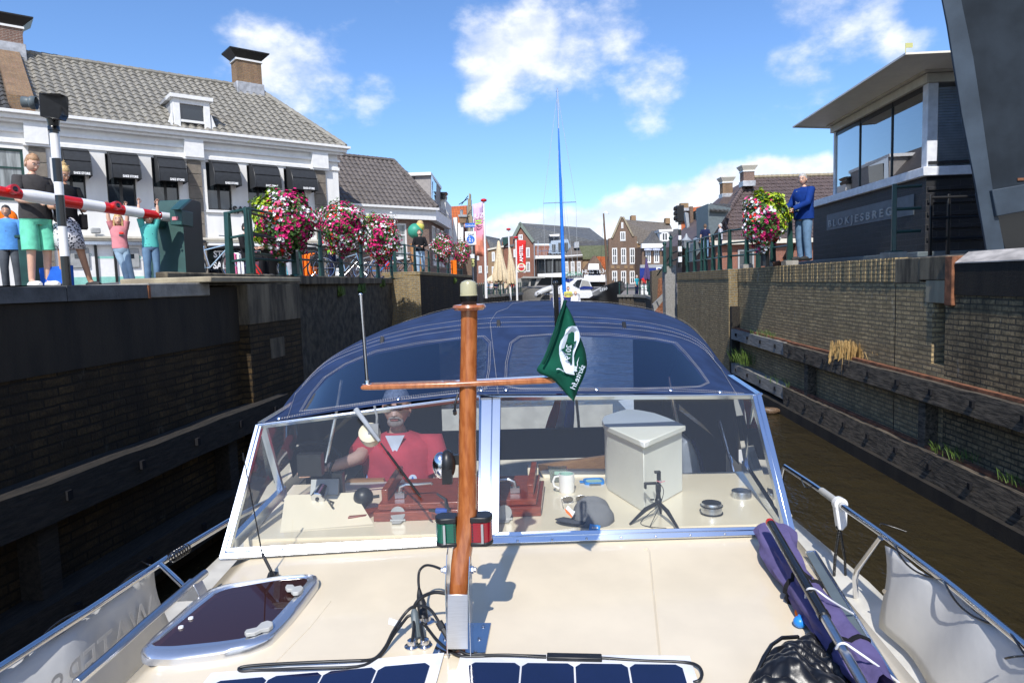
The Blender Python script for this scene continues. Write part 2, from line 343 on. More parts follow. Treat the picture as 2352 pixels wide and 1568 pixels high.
brick('brick_red',(.36,.11,.055),(.28,.085,.05),(.30,.27,.24),dirt=.25,bump=.4); brick('brick_brown',(.25,.14,.085),(.19,.105,.07),(.27,.25,.22),dirt=.25,bump=.4); brick('brick_ochre',(.42,.25,.11),(.36,.2,.09),(.33,.3,.25),dirt=.2,bump=.4)
brick('brick_house',(.20,.10,.075),(.25,.14,.10),(.36,.33,.30),dirt=.1,bump=.4); brick('brick_chimney',(.30,.17,.10),(.36,.22,.11),(.25,.22,.18),dirt=.3,bump=.5)
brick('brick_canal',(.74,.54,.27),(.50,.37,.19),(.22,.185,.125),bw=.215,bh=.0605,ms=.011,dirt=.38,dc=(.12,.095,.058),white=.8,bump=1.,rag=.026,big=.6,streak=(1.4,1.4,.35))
brick('brick_canal_shaded',(.115,.072,.028),(.055,.037,.017),(.016,.013,.009),bw=.30,bh=.072,ms=.010,dirt=.8,dc=(.017,.013,.009),white=.15,bump=1.,rag=.03,big=.7,streak=(1.6,1.6,.2))  # left wall brick: dirt, plus albedo lowered to stand in for bridge shade
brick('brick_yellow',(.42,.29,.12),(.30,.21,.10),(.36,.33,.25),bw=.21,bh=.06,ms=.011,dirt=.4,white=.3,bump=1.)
brick('brick_black',(.016,.018,.024),(.025,.027,.034),(.05,.05,.055),bw=.36,bh=.105,ms=.006,dirt=.1,bump=.5,rough=.5)
tile('tile_grey',(.29,.275,.235),(.225,.21,.18),lich=.6); tile('tile_brown',(.115,.10,.092),(.15,.13,.12),lich=.45); tile('tile_dark',(.055,.055,.055),(.08,.078,.075),lich=.25); tile('tile_mauve',(.10,.075,.072),(.13,.095,.09),lich=.25)
tile('slate_far',(.11,.12,.13),(.14,.145,.15),lich=.1,bump=.5); tile('tile_far',(.10,.098,.095),(.14,.135,.13),lich=.3,bump=.8); tile('orange_far',(.58,.15,.04),(.45,.12,.04),lich=.2,bump=.8); tile('moss_far',(.12,.135,.06),(.16,.17,.09),lich=.1,bump=.6); tile('taupe_far',(.17,.145,.12),(.20,.17,.145),lich=.15,bump=.6)
tile('tile_orange',(.55,.15,.045),(.42,.11,.035),lich=.3)
# ---------------- setting: water, ground, quay walls
m,nt,b=_new('water'); b.inputs['Base Color'].default_value=(.030,.023,.011,1); b.inputs['Roughness'].default_value=.10; b.inputs['Specular IOR Level'].default_value=.4
b.inputs['IOR'].default_value=1.33
h=mth(nt,'ADD',obj_noise(nt,1.6,5,(1,.6,1)),mth(nt,'MULTIPLY',obj_noise(nt,7,3,(1,.5,1)),.3))
L(nt,nd(nt,'Bump',i_Strength=.55,i_Distance=.16,i_Height=h).outputs[0],b.inputs['Normal'])
def timber(n,c1,c2,s):
    m,nt,b=_new(n); f=obj_noise(nt,5,9,s,rough=.7); L(nt,mix(nt,ramp(nt,f,.35,.66,0.,1.),c1,c2),b.inputs['Base Color']); b.inputs['Roughness'].default_value=.9
    L(nt,nd(nt,'Bump',i_Strength=.9,i_Distance=.02,i_Height=f).outputs[0],b.inputs['Normal'])
timber('timber_grey',(.20,.19,.17),(.30,.29,.27),(6,.5,6)); timber('timber_dark',(.028,.023,.016),(.17,.135,.095),(7,.8,7)); timber('timber_black',(.009,.008,.006),(.034,.027,.02),(7,.8,7))
pm('rust',(.19,.075,.035),.85,var=.5,s=9,bump=.6); pm('white_rust',(.46,.42,.38),.7,var=.35,s=3,st=(1,1,4)); pm('rubble',(.06,.05,.034),.9,var=.6,s=5,bump=1,bs=9)
def band(n,c1,c2,dirt):
    m,nt,b=_new(n); f=obj_noise(nt,2.2,8,(1.5,1.5,.3),rough=.65); L(nt,mix(nt,ramp(nt,f,.35,.65,0.,1.),c1,c2),b.inputs['Base Color']); b.inputs['Roughness'].default_value=.9
    L(nt,nd(nt,'Bump',i_Strength=.4,i_Distance=.01,i_Height=obj_noise(nt,45,4)).outputs[0],b.inputs['Normal'])
band('stained_concrete',(.20,.165,.11),(.04,.032,.022),1); band('black_concrete',(.026,.020,.013),(.009,.007,.005),1); band('pale_concrete',(.36,.31,.21),(.24,.20,.14),1)  # black_concrete: dark concrete, lowered further to carry shade on the left band
w_=MB('water'); w_.quad((-600,-60,0),(600,-60,0),(600,900,0),(-600,900,0)); w_.build('canal_water',smooth=0,kind='structure')
ZN,ZL,ZR,ZQ=E+.14,E+.28,E+.19,1.25
g=MB('pavement')
rows=[]
def lg(Y): return -4.75 if Y<9.3 else (-4.62+.045*(Y-12) if Y<23 else -3.3+.06*(Y-23))
for Y,z in((-20,ZN-.04),(8,ZN-.02),(10,ZN),(13,ZL),(15.9,ZL),(20,ZL),(22.9,ZL),(23,ZL),(38,ZL)):
    z2=ZN if Y<16 else ZL
    rows.append([V((-260,Y,z2)),V((-40,Y,z2)),V((-7,Y,z2)),V((-6.2,Y,z)),V((lg(Y) if Y>-1 else -4.9,Y,z))])
g.grid(rows); g.build('ground_left',smooth=0,kind='structure')
g=MB('pavement'); g.prism([(-260,38,ZL),(-3,38,ZL),(-5.6,62,ZL-.4),(-6,112,ZL-.6),(-260,112,ZL-.6)],(0,0,-3)); g.build('ground_left_far',smooth=0,kind='structure')
g=MB('pavement'); rw=lambda Y,o=0,z=0:V((4.7+o+.06*Y,Y,z))
g.prism([rw(-20,.35,ZR),rw(24.5,.2,ZR),V((13.9,57,ZR)),V((32,70,ZR)),V((300,70,ZR)),V((300,-20,ZR))],(0,0,-1.7)); g.build('ground_right',smooth=0,kind='structure')
g=MB('pavement'); g.prism([(-300,113,1.3),(300,113,1.3),(900,900,1.3),(-900,900,1.3)],(0,0,-2)); g.build('ground_far_quay',smooth=0,kind='structure')
# right lock wall
brick('brick_canal_mid',(.56,.41,.21),(.33,.25,.14),(.10,.085,.06),bw=.215,bh=.0625,ms=.011,dirt=.7,dc=(.03,.027,.02),white=.5,bump=1.,rag=.026,big=.6)
FR=Fr((4.7,0,0),(-.06,-1,0)); FL=Fr((-4.06,0,0),(.108,1,0))
def hR(u,v,o=0): return hit(u,v,(4.7+o,0,0),(1,-.06,0))
def hL(u,v,o=0): return hit(u,v,(-4.06+o,0,0),(1,-.108,0))
aR=lambda u,v=700:(hR(u,v)-FR.o).dot(FR.d)
aL=lambda u,v=700:(hL(u,v)-FL.o).dot(FL.d)
T=thing('quay_wall',rw(8,.3,0),'weathered brown brick lock wall on the right under the dark control house','wall')
a_end=aR(1696); a_j=aR(2057); s0,s1=aR(2142),aR(2172); zt=ZR-.33
wb=MB('brick_canal'); wall(wb,FR,a_end,a_j-.012,-1,zt); wall(wb,FR,a_j+.012,s0,-1,zt)
wall(wb,FR,s0,s1,-1,zt,[(s0+.0,s1-.0,1.55,2.45)],rev=.35)
FR.bx(wb,a_end,a_end+.001,-.4,0,-1,zt)
wb.build('brick_face',T,smooth=0)
wb=MB('brick_canal'); 
for k in range(int((a_j-a_end)/.068)):      # soldier course on top
    x=a_end+k*.068+.002; FR.bx(wb,x,x+.058,-.22,.012+random.uniform(-.006,.006),zt+.003,ZR-.004+random.uniform(-.006,.002))
wb.build('soldier_course',T,smooth=0)
wb=MB('brick_canal_mid'); wall(wb,FR,s1,3.5,-1,zt-.15); wb.build('dark_brick_face',T,smooth=0)
wb=MB('stained_concrete'); FR.bx(wb,a_j-.06,s0-.3,-.35,.01,zt-.02,ZR-.02); FR.bx(wb,a_j-.012,a_j+.012,-.3,-.004,-1,zt); FR.bx(wb,s0-.3,s1+.04,-.35,.015,zt+.02,ZR-.02); wb.build('coping',T,bevel=.012)
wb=MB('pale_concrete'); FR.bx(wb,s0-.16,s1-.01,-.3,.006,2.30,zt+.018); wb.build('plaster_patch',T,bevel=.01)
wb=MB('black_concrete'); FR.bx(wb,s0,s1,-.36,-.33,1.4,2.6); FR.bx(wb,s1+.04,3.5,-.3,.02,zt-.15,ZR-.12); wb.build('concrete_band',T)
wb=MB('rust'); FR.bx(wb,s1+.05,s1+.2,-.2,.05,zt-.28,ZR-.03); wb.build('rusty_bracket',T,bevel=.01)
wb=MB('white_rust'); wb.prism([FR.p(s1+.22,.03,ZR-.12),FR.p(3.5,.03,ZR-.12),FR.p(3.5,-.12,ZR+.0),FR.p(s1+.22,-.12,ZR+.0)],(0,0,.012)); FR.bx(wb,s1+.22,3.5,-.4,-.12,ZR-.1,ZR+.013); wb.build('steel_edge',T)
# far lit return + further wall
T=thing('quay_wall',rw(20,0,0),'yellowish brick lock wall beyond the corner where the green railing curves','wall')
F2=Fr((4.5,0,0),(-.06,-1,0)); Yc=17.3
wb=MB('brick_yellow'); 
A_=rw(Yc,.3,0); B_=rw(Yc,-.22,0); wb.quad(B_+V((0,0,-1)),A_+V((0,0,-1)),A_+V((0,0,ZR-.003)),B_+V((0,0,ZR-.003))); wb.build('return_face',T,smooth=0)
wb=MB('brick_canal'); C_=rw(24.4,-.22,0); C2=rw(24.4,.6,0)
wb.prism([B_+V((0,.002,-1)),C_+V((0,0,-1)),C2+V((0,0,-1)),A_+V((.3,.002,-1))],(0,0,ZR+1-.25)); wb.build('brick_face',T,smooth=0)
wb=MB('brick_yellow')
for k in range(100): p=B_.lerp(C_,(k+.5)/100); wb.box(p+V((.1,0,ZR-.13)),(.22,.06,.24),-.06)
wb.build('soldier_course',T,smooth=0)
def beam(p,q,w_,h_,mat,label,grp,rust=True,n=14,cat='beam'):
    """weathered timber with a worn outline, top at the given points"""
    p,q=V(p),V(q); d=(q-p).normalized(); sd=V((-d.y,d.x,0)); mb=MB(mat); rows=[]
    for i in range(n+1):
        c=p.lerp(q,i/n); j=lambda s:random.uniform(-s,s)
        rows.append([c+sd*(w_/2+j(.012))+V((0,0,j(.008))),c-sd*(w_/2+j(.012))+V((0,0,j(.008))),c-sd*(w_/2+j(.012))+V((0,0,-h_+j(.012))),c+sd*(w_/2+j(.01))+V((0,0,-h_))])
    mb.grid(rows,close=True); mb.add(rows[0],[(3,2,1,0)]); mb.add(rows[-1],[(0,1,2,3)])
    O=mb.build('fender_beam',None,smooth=25)
    tag(O,label,cat,grp)
    bh=MB('black_cloth'); k=max(2,int((q-p).length/.8))
    for i in range(k):
        c=p.lerp(q,(i+.5)/k)+V((0,0,-h_*.45))
        for s_ in(-1,1): bh.box(c+sd*s_*(w_/2+.004),(.05,.05,.07),math.atan2(d.y,d.x))
    bh.build('bolt_hole',O,smooth=0)
    if rust:
        r=MB('rust'); r.bar(p+sd*.0+V((0,0,.02)),q+V((0,0,.02)),.07,.035); r.build('rusty_rail',O,smooth=0)
    return O
G_='timber fender beams bolted along the right lock wall'
off=-.12
Yb=Yc-.2; Ym=4.58*1568/(1815-1270)
z1,z2=1.39,.53
beam(rw(Ym,off,z1),rw(Yb,off,z1),.2,.25,'timber_grey','pale grey upper fender beam at the far end of the right lock wall',G_)
beam(rw(-2,off,z1),rw(Ym,off,z1-.01),.22,.26,'timber_dark','long dark rotten upper fender beam with rusty rail on the right lock wall',G_,n=40)
beam(rw(Ym,off,z2),rw(Yb,off,z2),.2,.25,'timber_grey','pale grey lower fender beam just above the water at the far right wall end',G_,rust=False)
beam(rw(-2,off,z2),rw(Ym,off,z2-.01),.22,.34,'timber_dark','long dark lower fender beam close above the brown canal water on the right',G_,n=40)
def post(P,z0,z1,w_,mat,label,grp,cat='post'):
    mb=MB(mat); mb.box((P[0],P[1],(z0+z1)/2),(w_,w_,z1-z0),-.06); o=mb.build('timber_post',None,label,cat,grp,bevel=.01); return o
for u,lb in((1862,'narrow timber post between the two right fender beams, farther one'),(2136,'thick timber post with rusty edge between the two right fender beams, nearer one')):
    Y=4.6*1568/(u-1270); post(rw(Y,-.08),-.3,z1-.26,.16,'timber_dark',lb,'timber posts on the right lock wall')
post(rw(Yc-.12,-.1),-.5,1.95,.2,'timber_black','tall dark timber post in the corner of the right lock wall','timber posts on the right lock wall')
# dark plinth of the wall under the beams
wb=MB('black_concrete'); wb.prism([rw(-3,-.05,-1),rw(-3,-.3,-1),rw(Yb,-.3,-1),rw(Yb,-.05,-1)],(0,0,1.18)); o=wb.build('wall_footing',None,'stained concrete footing at the waterline of the right lock wall','footing')
# left lock wall
T=thing('quay_wall',FL.p(5,-.3,0),'dark shaded brick lock wall on the left below the barrier and the onlookers','wall')
c0,c1,c2=aL(543),aL(465),aL(640)
wb=MB('brick_canal_shaded'); wall(wb,FL,-5,c0,-1,2.12); FL.bx(wb,c0,c2+.35,-.6,.14,-1,2.3); wb.build('brick_face',T,smooth=0)
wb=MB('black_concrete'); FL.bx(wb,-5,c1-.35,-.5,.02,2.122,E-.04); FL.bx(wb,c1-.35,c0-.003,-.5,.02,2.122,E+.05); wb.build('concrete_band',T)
wb=MB('stained_concrete'); FL.bx(wb,c0-.002,c2+.36,-.5,.15,2.303,E+.075); wb.build('concrete_pier',T,bevel=.01)
wb=MB('bluestone'); a_=aL(333); k=-5.
while k<a_-.2:
    e=min(k+1.15,a_); FL.bx(wb,k+.004,e-.004,-.9,.05,E-.038,E+.085-(max(0,4.9-k)*.012)); k=e
wb.build('coping_stone',T,bevel=.01)
wb=MB('concrete'); FL.bx(wb,a_+.01,c1+.1,-.9,.04,E-.038,E+.10); wb.build('grey_coping',T,bevel=.012)
wb=MB('pale_concrete'); FL.bx(wb,c1-.1,c2+.37,-.85,.17,E+.10,E+.165); wb.build('coping_slab',T,bevel=.015)
wb=MB('rust'); FL.bx(wb,a_-.02,a_+.01,-.1,.06,E-.04,E+.08); wb.build('rusty_joint',T)
wb=MB('stained_concrete'); FL.bx(wb,c0+.5,c0+.9,.1,.145,1.85,2.1); wb.build('cement_patch',T)
G_='timber fender beams along the left lock wall'
lw=lambda Y,o=0,z=0:V((-4.06+o+.108*Y,Y,z))
beam(lw(-3,.12,1.39),lw(8.6,.16,1.39),.24,.28,'timber_black','long black upper fender beam with bolt holes along the shaded left lock wall',G_,n=30,rust=False)
beam(lw(-3,.12,.55),lw(8.6,.16,.55),.24,.3,'timber_black','black lower fender beam near the water along the shaded left lock wall',G_,n=30,rust=False)
for Y,lb in((4.8,'nearer black timber post under the left upper fender beam'),(7.4,'farther black timber post under the left upper fender beam')): post(lw(Y,.06),-.4,1.11,.2,'timber_black',lb,'timber posts on the left lock wall')
# recessed rubble wall, return and far brick wall on the left
T=thing('quay_wall',(-4.3,16,0),'dark rubble stone quay wall below the flower baskets on the left','wall')
wb=MB('rubble'); rows=[]
for j in range(15):
    z=-1+j*(E+.1+1)/14; rows.append([V((-4.48+.045*(Y-12)+random.uniform(-.05,.04)*(j<14),Y,z+random.uniform(-.05,.05)*(0<j<14))) for Y in [8.9+.3*i for i in range(48)]])
wb.grid(rows); wb.build('rubble_face',T,smooth=50)
wb=MB('stained_concrete'); wb.prism([(-4.46-.14,8.9,E+.1),(-4.44,8.9,E+.1),(-3.93,23.0,E+.1),(-4.3,23.0,E+.1)],(0,0,.18)); wb.build('coping',T,bevel=.02)
T=thing('quay_wall',(-3.1,28,0),'brick quay wall end jutting out beyond the flower baskets, face lit by the sun','wall')
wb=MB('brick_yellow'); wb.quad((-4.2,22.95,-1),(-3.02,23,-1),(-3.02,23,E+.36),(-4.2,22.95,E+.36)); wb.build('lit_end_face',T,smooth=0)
wb=MB('brick_canal_shaded'); wb.prism([(-3.02,23.003,-1),(-2.1,38,-1),(-2.9,38,-1),(-4.2,23.003,-1)],(0,0,E+1+.36)); wb.build('brick_face',T,smooth=0)  # side face takes the brick with shade in its colour, lit end the paler one
wb=MB('brick_yellow'); wb.prism([(-3.0,22.97,E+.362),(-2.08,38,E+.362),(-3.0,38,E+.362),(-4.3,22.97,E+.362)],(0,0,.12)); wb.build('top_course',T,bevel=.01)
wb=MB('stained_concrete'); wb.prism([(-2.1,38.01,-1),(-1.9,47,-1),(-2.6,47,-1),(-2.9,38.01,-1)],(0,0,E+.9)); wb.build('low_wall_end',T)
# lower harbour quays
wb=MB('timber_black')
def sheetpile(path,z0,z1,name,label,top='concrete'):
    T=thing(name,(path[0][0],path[0][1],0),label,'wall'); mb=MB('timber_dark')
    for (x0,y0),(x1,y1) in zip(path,path[1:]):
        n=max(2,int(math.hypot(x1-x0,y1-y0)/.5))
        for i in range(n):
            t=(i+.5)/n; mb.box((lerp(x0,x1,t),lerp(y0,y1,t),(z0+z1)/2),(.42,.3,z1-z0),math.atan2(y1-y0,x1-x0))
    mb.build('planking',T,smooth=0)
    mb=MB(top); 
    for (x0,y0),(x1,y1) in zip(path,path[1:]): mb.bar((x0,y0,z1+.12),(x1,y1,z1+.12),.5,.22)
    mb.build('coping',T,smooth=0); return T
PR=[(9.7,58),(14.2,59),(17,62),(20.5,66),(23,62)]
PR=[(at(1423,684,62).x,62),(at(1460,682,60).x,60),(at(1490,676,56).x,56),(at(1506,670,48).x,48),(at(1516,660,38).x,38)]
sheetpile(PR,-.5,ZQ-.1,'quay_wall','curved planked quay wall of the harbour at right, below the ice cream stand')
g=MB('pavement'); g.add([V((x,y,ZQ)) for x,y in PR]+[V((60,38,ZQ)),V((60,112.9,ZQ)),V((at(1440,680,112).x,112.9,ZQ))],[tuple(range(8))]); g.build('ground_harbour_right',smooth=0,kind='structure')
PL=[(-2.3,41),(-3.0,48),(-2.2,56),(.2,62),(1.0,66),(-1,72),(-8,80)]
sheetpile(PL,-.5,1.55,'quay_wall','curved planked quay wall of the harbour at left, below the terrace')
g=MB('pavement'); g.add([V((x,y,1.66)) for x,y in PL]+[V((-40,80,1.66)),V((-40,41,1.66))],[tuple(range(9))]); g.build('ground_terrace',smooth=0,kind='structure')
# concrete gate recess at the far right end of the lock
T=thing('lock_gate_recess',at(1540,650,27)*1,'grey concrete and timber gate recess at the far end of the right lock wall','recess')
P=lambda u,v,Y:at(u,v,Y)
mb=MB('timber_grey')
def slab(mb,pts,Y,th): mb.prism([at(u,v,Y) for u,v in pts],(0.,th,0))
slab(mb,[(1527,612),(1553,609),(1556,760),(1530,745)],25.6,.5)
mb.build('concrete_post',T)
mb=MB('timber_dark'); slab(mb,[(1497,622),(1527,617),(1527,634),(1512,640),(1509,700),(1500,712),(1497,660)],30,.4); mb.build('beam_head',T)
mb=MB('timber_grey'); slab(mb,[(1500,700),(1528,672),(1528,684),(1503,716)],28,.3); mb.build('brace',T)
mb=MB('rust'); slab(mb,[(1500,640),(1530,634),(1530,760),(1504,730)],33,.3); mb.build('gate_panel',T)
# bollard grass tufts on the walls
def tuft(P,n,h,mat,label,sp=.1,droop=0,name='weed',grp=None):
    mb=MB(mat); P=V(P)
    for i in range(n):
        b0=P+V((random.uniform(-sp,sp)*.5,random.uniform(-sp,sp)*1.3,0)); a=random.uniform(0,6.28); l=random.uniform(.5,1)*h; o=V((math.cos(a)*.5-.3,math.sin(a),0))*l*random.uniform(.1,.8)
        m_=b0+o*.5+V((0,0,l*.7)); t=b0+o+V((0,0,l*(1-droop*random.uniform(.6,1.6)))); wv=V((math.sin(a),-math.cos(a),.3))*.0035
        mb.add([b0-wv,b0+wv,m_+wv,t,m_-wv],[(0,1,2,3,4)])
    return mb.build(name,None,label,'weed',grp,smooth=0)
GW='weeds growing on the lock walls'
tuft(rw(5.6*1.9,-.1,1.41),190,.36,'dry_grass','large dry straw tuft hanging over the upper right fender beam',.22,1.4,'grass_tuft')
tuft(rw(14.6,-.05,1.41),90,.15,'weed','small green plants on the far end of the upper right beam',.5,grp=GW)
tuft(rw(16.2,-.15,.62),160,.40,'weed','leafy plant with stems between the two right beams at the corner',.4,grp=GW)
tuft(rw(13.6,-.12,.56),70,.12,'weed','low green weeds on the pale lower right beam',.6,grp=GW)
tuft(rw(7.7,-.12,.56),60,.14,'weed','green grass on the lower right beam under the straw tuft',.25,grp=GW)
tuft(rw(6.6,-.12,.56),30,.12,'weed','tiny green grass on the lower right beam near the thick post',.15,grp=GW)
tuft(rw(10.2,-.03,1.41),30,.18,'dry_grass','sparse dry grass on the upper right beam past the straw tuft',.5,.2,grp=GW)
for i,(u,v,Y) in enumerate([(790,676,17),(858,668,19),(905,655,21.5),(738,772,13.5),(1012,650,31)]):
    p=at(u,v,Y); q=V((-4.42+.045*(Y-12),Y,p.z)) if Y<23 else V((-3.0+.06*(Y-23)+.02,Y,p.z))
    tuft(q,150,.34,'foliage' if i%2 else 'weed',['leafy weed just under the coping left of the wall middle','bushy weed under the coping below the third flower basket','ivy at the corner of the jutting brick wall','lone weed low on the rubble wall beside the canopy','creeper on the far left brick wall beyond the jutting end'][i],.14,.8,grp=GW)
# ---------------- railings
def railing(pts,zb,h,bars,label,block=None,w_=(.035,.11),ext=None,post_mat='dark_green'):
    MBo=MB
    def MB_(m): return MBo(post_mat if m=='dark_green' else m)
    pts=[V(p) for p in pts]; T=thing('railing',pts[0],label,'railing')
    for i,p in enumerate(pts if ext!=-1 else pts[:1]):
        d=(pts[min(i+1,len(pts)-1)]-pts[max(0,i-1)]); d.z=0; d.normalize(); s=V((d.y,-d.x,0)); mb=MB_('dark_green'); ww,dp=w_
        b0=p+V((0,0,block or 0))
        mb.prism([b0-d*ww-s*dp*.6,b0-d*ww+s*dp*.6,b0-d*ww+s*dp*.3+V((0,0,h)),b0-d*ww-s*dp*.3+V((0,0,h))],d*2*ww)
        mb.box(b0+V((0,0,.01)),(.18,.18,.02)); mb.build('post',T,bevel=.006)
        if block: mb=MB('concrete'); mb.box(p+V((0,0,block/2)),(.26,.26,block)); mb.build('base_block',T,bevel=.01)
    for k in bars:
        mb=MB_('dark_green'); z=V((0,0,h*k+(block or 0))); path=[p+z for p in pts]
        if ext: path=[path[0]+(path[0]-path[1]).normalized()*ext]+path if ext>0 else path
        mb.tube(path,.024,8); mb.build('rail',T)
    return T
RB=(.97,.66,.34)
ps=[at(u,v,Y) for u,v,Y in((577.5,637,11.9),(650,637,13.6),(690,637,15.0),(739.6,637,16.3),(785,637,18),(831.6,637.5,20),(869,637,21.6),(900,637,23))]
railing([V((p.x,p.y,ZL)) for p in ps],ZL,1.1,RB,'dark green steel railing carrying the three big flower baskets, left quay')
p0=at(531,640,12.2); p1=V((ps[0].x,ps[0].y,ZL)); p2=at(615,637,12.6)
railing([V((p0.x,p0.y,ZL-.03)),p1+V((0,0,.0)),V((p0.x+.75,p0.y+1.3,ZL))],ZL,1.15,(.98,.6,.24),'dark green end section of railing with wide post, next to the barrier housing',w_=(.06,.1))
ps=[(908,24),(932,24.6),(954,26),(972,27.5),(986,29.5),(1007,32.5),(1030,35),(1060,38)]
railing([V((at(u,626,Y).x,Y,E+.45)) for u,Y in ps],0,1.05,RB,'dark green railing on the jutting brick wall behind the man in black')
ps=[(1814,605),(1775,608),(1715,616)]
railing([V((hR(u,v,.25).x,hR(u,v,.25).y,ZR)) for u,v in ps],0,.93,RB,'dark green railing beside the man in the blue jacket, with concrete blocks',block=.1,ext=.0)
railing([rw(Y,.12+(.5 if Y<18 else 0),ZR-.01) for Y in (17.6,18.5,19.6,20.4,21.4,21.9,23,24.2)],0,1.08,RB,'dark green curved railing on the far yellowish brick wall at right')
q=rw(4.7*1568/(2135-125-1270+130),.45,ZR)
q=hR(2052,590,.3); q.z=ZR
r0=q+V((.42,-.05,0))
T=railing([q,q+V((.3,-.1,0))][:1]+[q+V((.32,-.12,0))],0,.98,(.95,.63,.30),'short dark green railing end in front of the black brick control house wall',block=.09,w_=(.03,.09),ext=-1)
qb=q+V((.95,.25,0)); railing([qb+V((-.25,.02,0)),qb,qb+V((1.6,-.1,0))],0,.93,(.95,.63,.30),'black shaded railing along the end of the control house, next to the bridge frame',w_=(.02,.05),post_mat='black_paint')
# harbour railings
def thinrail(pts,h,label,sp=.9,white=False):
    T=thing('railing',pts[0],label,'railing'); P=[]
    pts=[V(p) for p in pts]
    for a,b_ in zip(pts,pts[1:]):
        n=max(1,round((b_-a).length/sp)); P+=[a.lerp(b_,i/n) for i in range(n)]
    P.append(pts[-1])
    for p in P: mb=MB('dark_green'); mb.tube([p,p+V((0,0,h))],[.06,.045],6); mb.ball(p+V((0,0,h+.05)),.075,6,4); mb.build('post',T)
    for k in(.93,.5): mb=MB('dark_green'); mb.tube([p+V((0,0,h*k)) for p in P],.022,5); mb.build('rail',T)
thinrail([(x,y,ZQ) for x,y in PR],1.1,'green ornamental railing along the curved harbour quay at right',1.2)
thinrail([(x,y,1.66) for x,y in PL[:5]],1.0,'green ornamental railing along the terrace on the left harbour quay',1.1)
# ---------------- left bank: buildings
C1=lambda x,y:(.4578*x,.4578*y)
C3=lambda x,y:(459.4+.2747*x,287.2+.2747*y)
C4=lambda x,y:(976.2+.2563*x,401.9+.2563*y)
C5=lambda x,y:(1492.9+.2381*x,344.5+.2381*y)
dW=V((.775,.632,0)).normalized(); oW=at(770,660,31.8); oW.z=0; FW=Fr(oW,dW)
def fa(fr,u,v,n=0):
    p=hit(u,v,fr.p(0,n,0),fr.n)-fr.o; return p.dot(fr.d),p.z
T=thing('white_building',FW.p(-9,0,ZL),'long white two-storey shop building with grey pantile roof and black awnings','building')
zE=fa(FW,752,336,.35)[1]; aR_=fa(FW,774,345)[0]; aLft=-24.
wins=[]
aw=[]
for x0,x1,yt,yb,xw0,xw1,ys in ((290,467,752,872,300,440,1040),(525,708,767,885,545,690,1036),(760,935,781,897,775,905,1040),(1035,1200,800,912,1046,1168,1048),(1237,1397,815,922,1250,1358,1052),(1425,1577,828,932,1434,1537,1056)):
    a0,z0=fa(FW,*C1(xw0,ys)); a1,_=fa(FW,*C1(xw1,ys)); _,zt=fa(FW,*C1(xw0,yt+10)); wins.append((a0,a1,z0,zt)); aw.append((fa(FW,*C1(x0,yt))[0]+.08,fa(FW,*C1(x1,yt))[0]-.2,fa(FW,*C1(x0,yt))[1]))
zs=sum(w_[2] for w_ in wins)/len(wins); zt=sum(w_[3] for w_ in wins)/len(wins)
wins=[(a,b,zs,zt) for a,b,_,_ in wins]
lw0=[fa(FW,-60,770*.4578)[0],fa(FW,*C1(115,770))[0],zs+.1,zt-.1]
gz=fa(FW,*C1(700,1215))[1]
s0=fa(FW,*C1(1035,1300))[0]; s1=aR_-.5
atm=(fa(FW,*C1(330,1300))[0],fa(FW,*C1(728,1300))[0])
mb=MB('white_wall'); wall(mb,FW,aLft,aR_,ZL-.3,zE,[(a,b,c,d) for a,b,c,d in wins]+[tuple(lw0),(atm[0],atm[1],ZL,gz),(s0,s1,ZL,gz)],rev=.22)
for q in((FW.p(aR_,0,ZL-.3),FW.p(aR_,-8.4,ZL-.3),FW.p(aR_,-8.4,zE),FW.p(aR_,0,zE)),): mb.quad(*q)
mb.quad(FW.p(aLft,-8.4,ZL),FW.p(aR_,-8.4,ZL),FW.p(aR_,-8.4,zE),FW.p(aLft,-8.4,zE))
mb.build('wall',T,smooth=0)
mb=MB('white_paint')   # entablature and gutter
for n0,z0,z1 in((.06,zE-1.0,zE-.86),(.10,zE-.62,zE-.52),(.22,zE-.30,zE-.2),(.36,zE-.2,zE-.04)): FW.bx(mb,aLft,aR_+n0*.9,.001,n0,z0,z1)
FW.bx(mb,aLft,aR_+.45,.0,.5,zE-.04,zE+.07)
mb.build('cornice',T,smooth=0,bevel=.01)
for x0,x1 in((155,240),(943,1010),(1573,1630)):
    a0=fa(FW,*C1(x0,900))[0]; a1=fa(FW,*C1(x1,900))[0]
    mb=MB('white_paint'); FW.bx(mb,a0-.1,a1+.1,.002,.26,zE-.98,zE-.30); FW.bx(mb,a0-.15,a1+.15,.0,.2,zE-1.06,zE-.98); mb.build('capital',T)
    mb=MB('stone_taupe'); z=ZL
    while z<zE-1.08: e=min(z+.5,zE-1.07); FW.bx(mb,a0,a1,.002,.09,z,e-.03); z=e
    mb.build('pilaster',T,bevel=.015)
for a,b,c,d in wins: window(FW,a,b,c,d,T,fm='black_paint',nx=2,n=-.16,w=.05,mull=.09,sill=False)
mb=MB('white_paint')
for a,b,c,d in wins: FW.bx(mb,a-.12,b+.12,.001,.09,c-.12,c-.01)
mb.build('window_sills',T)
window(FW,*lw0,T,fm='dark_green',nx=1,n=-.1,w=.08,trans=.62,gl='curtain_pane')
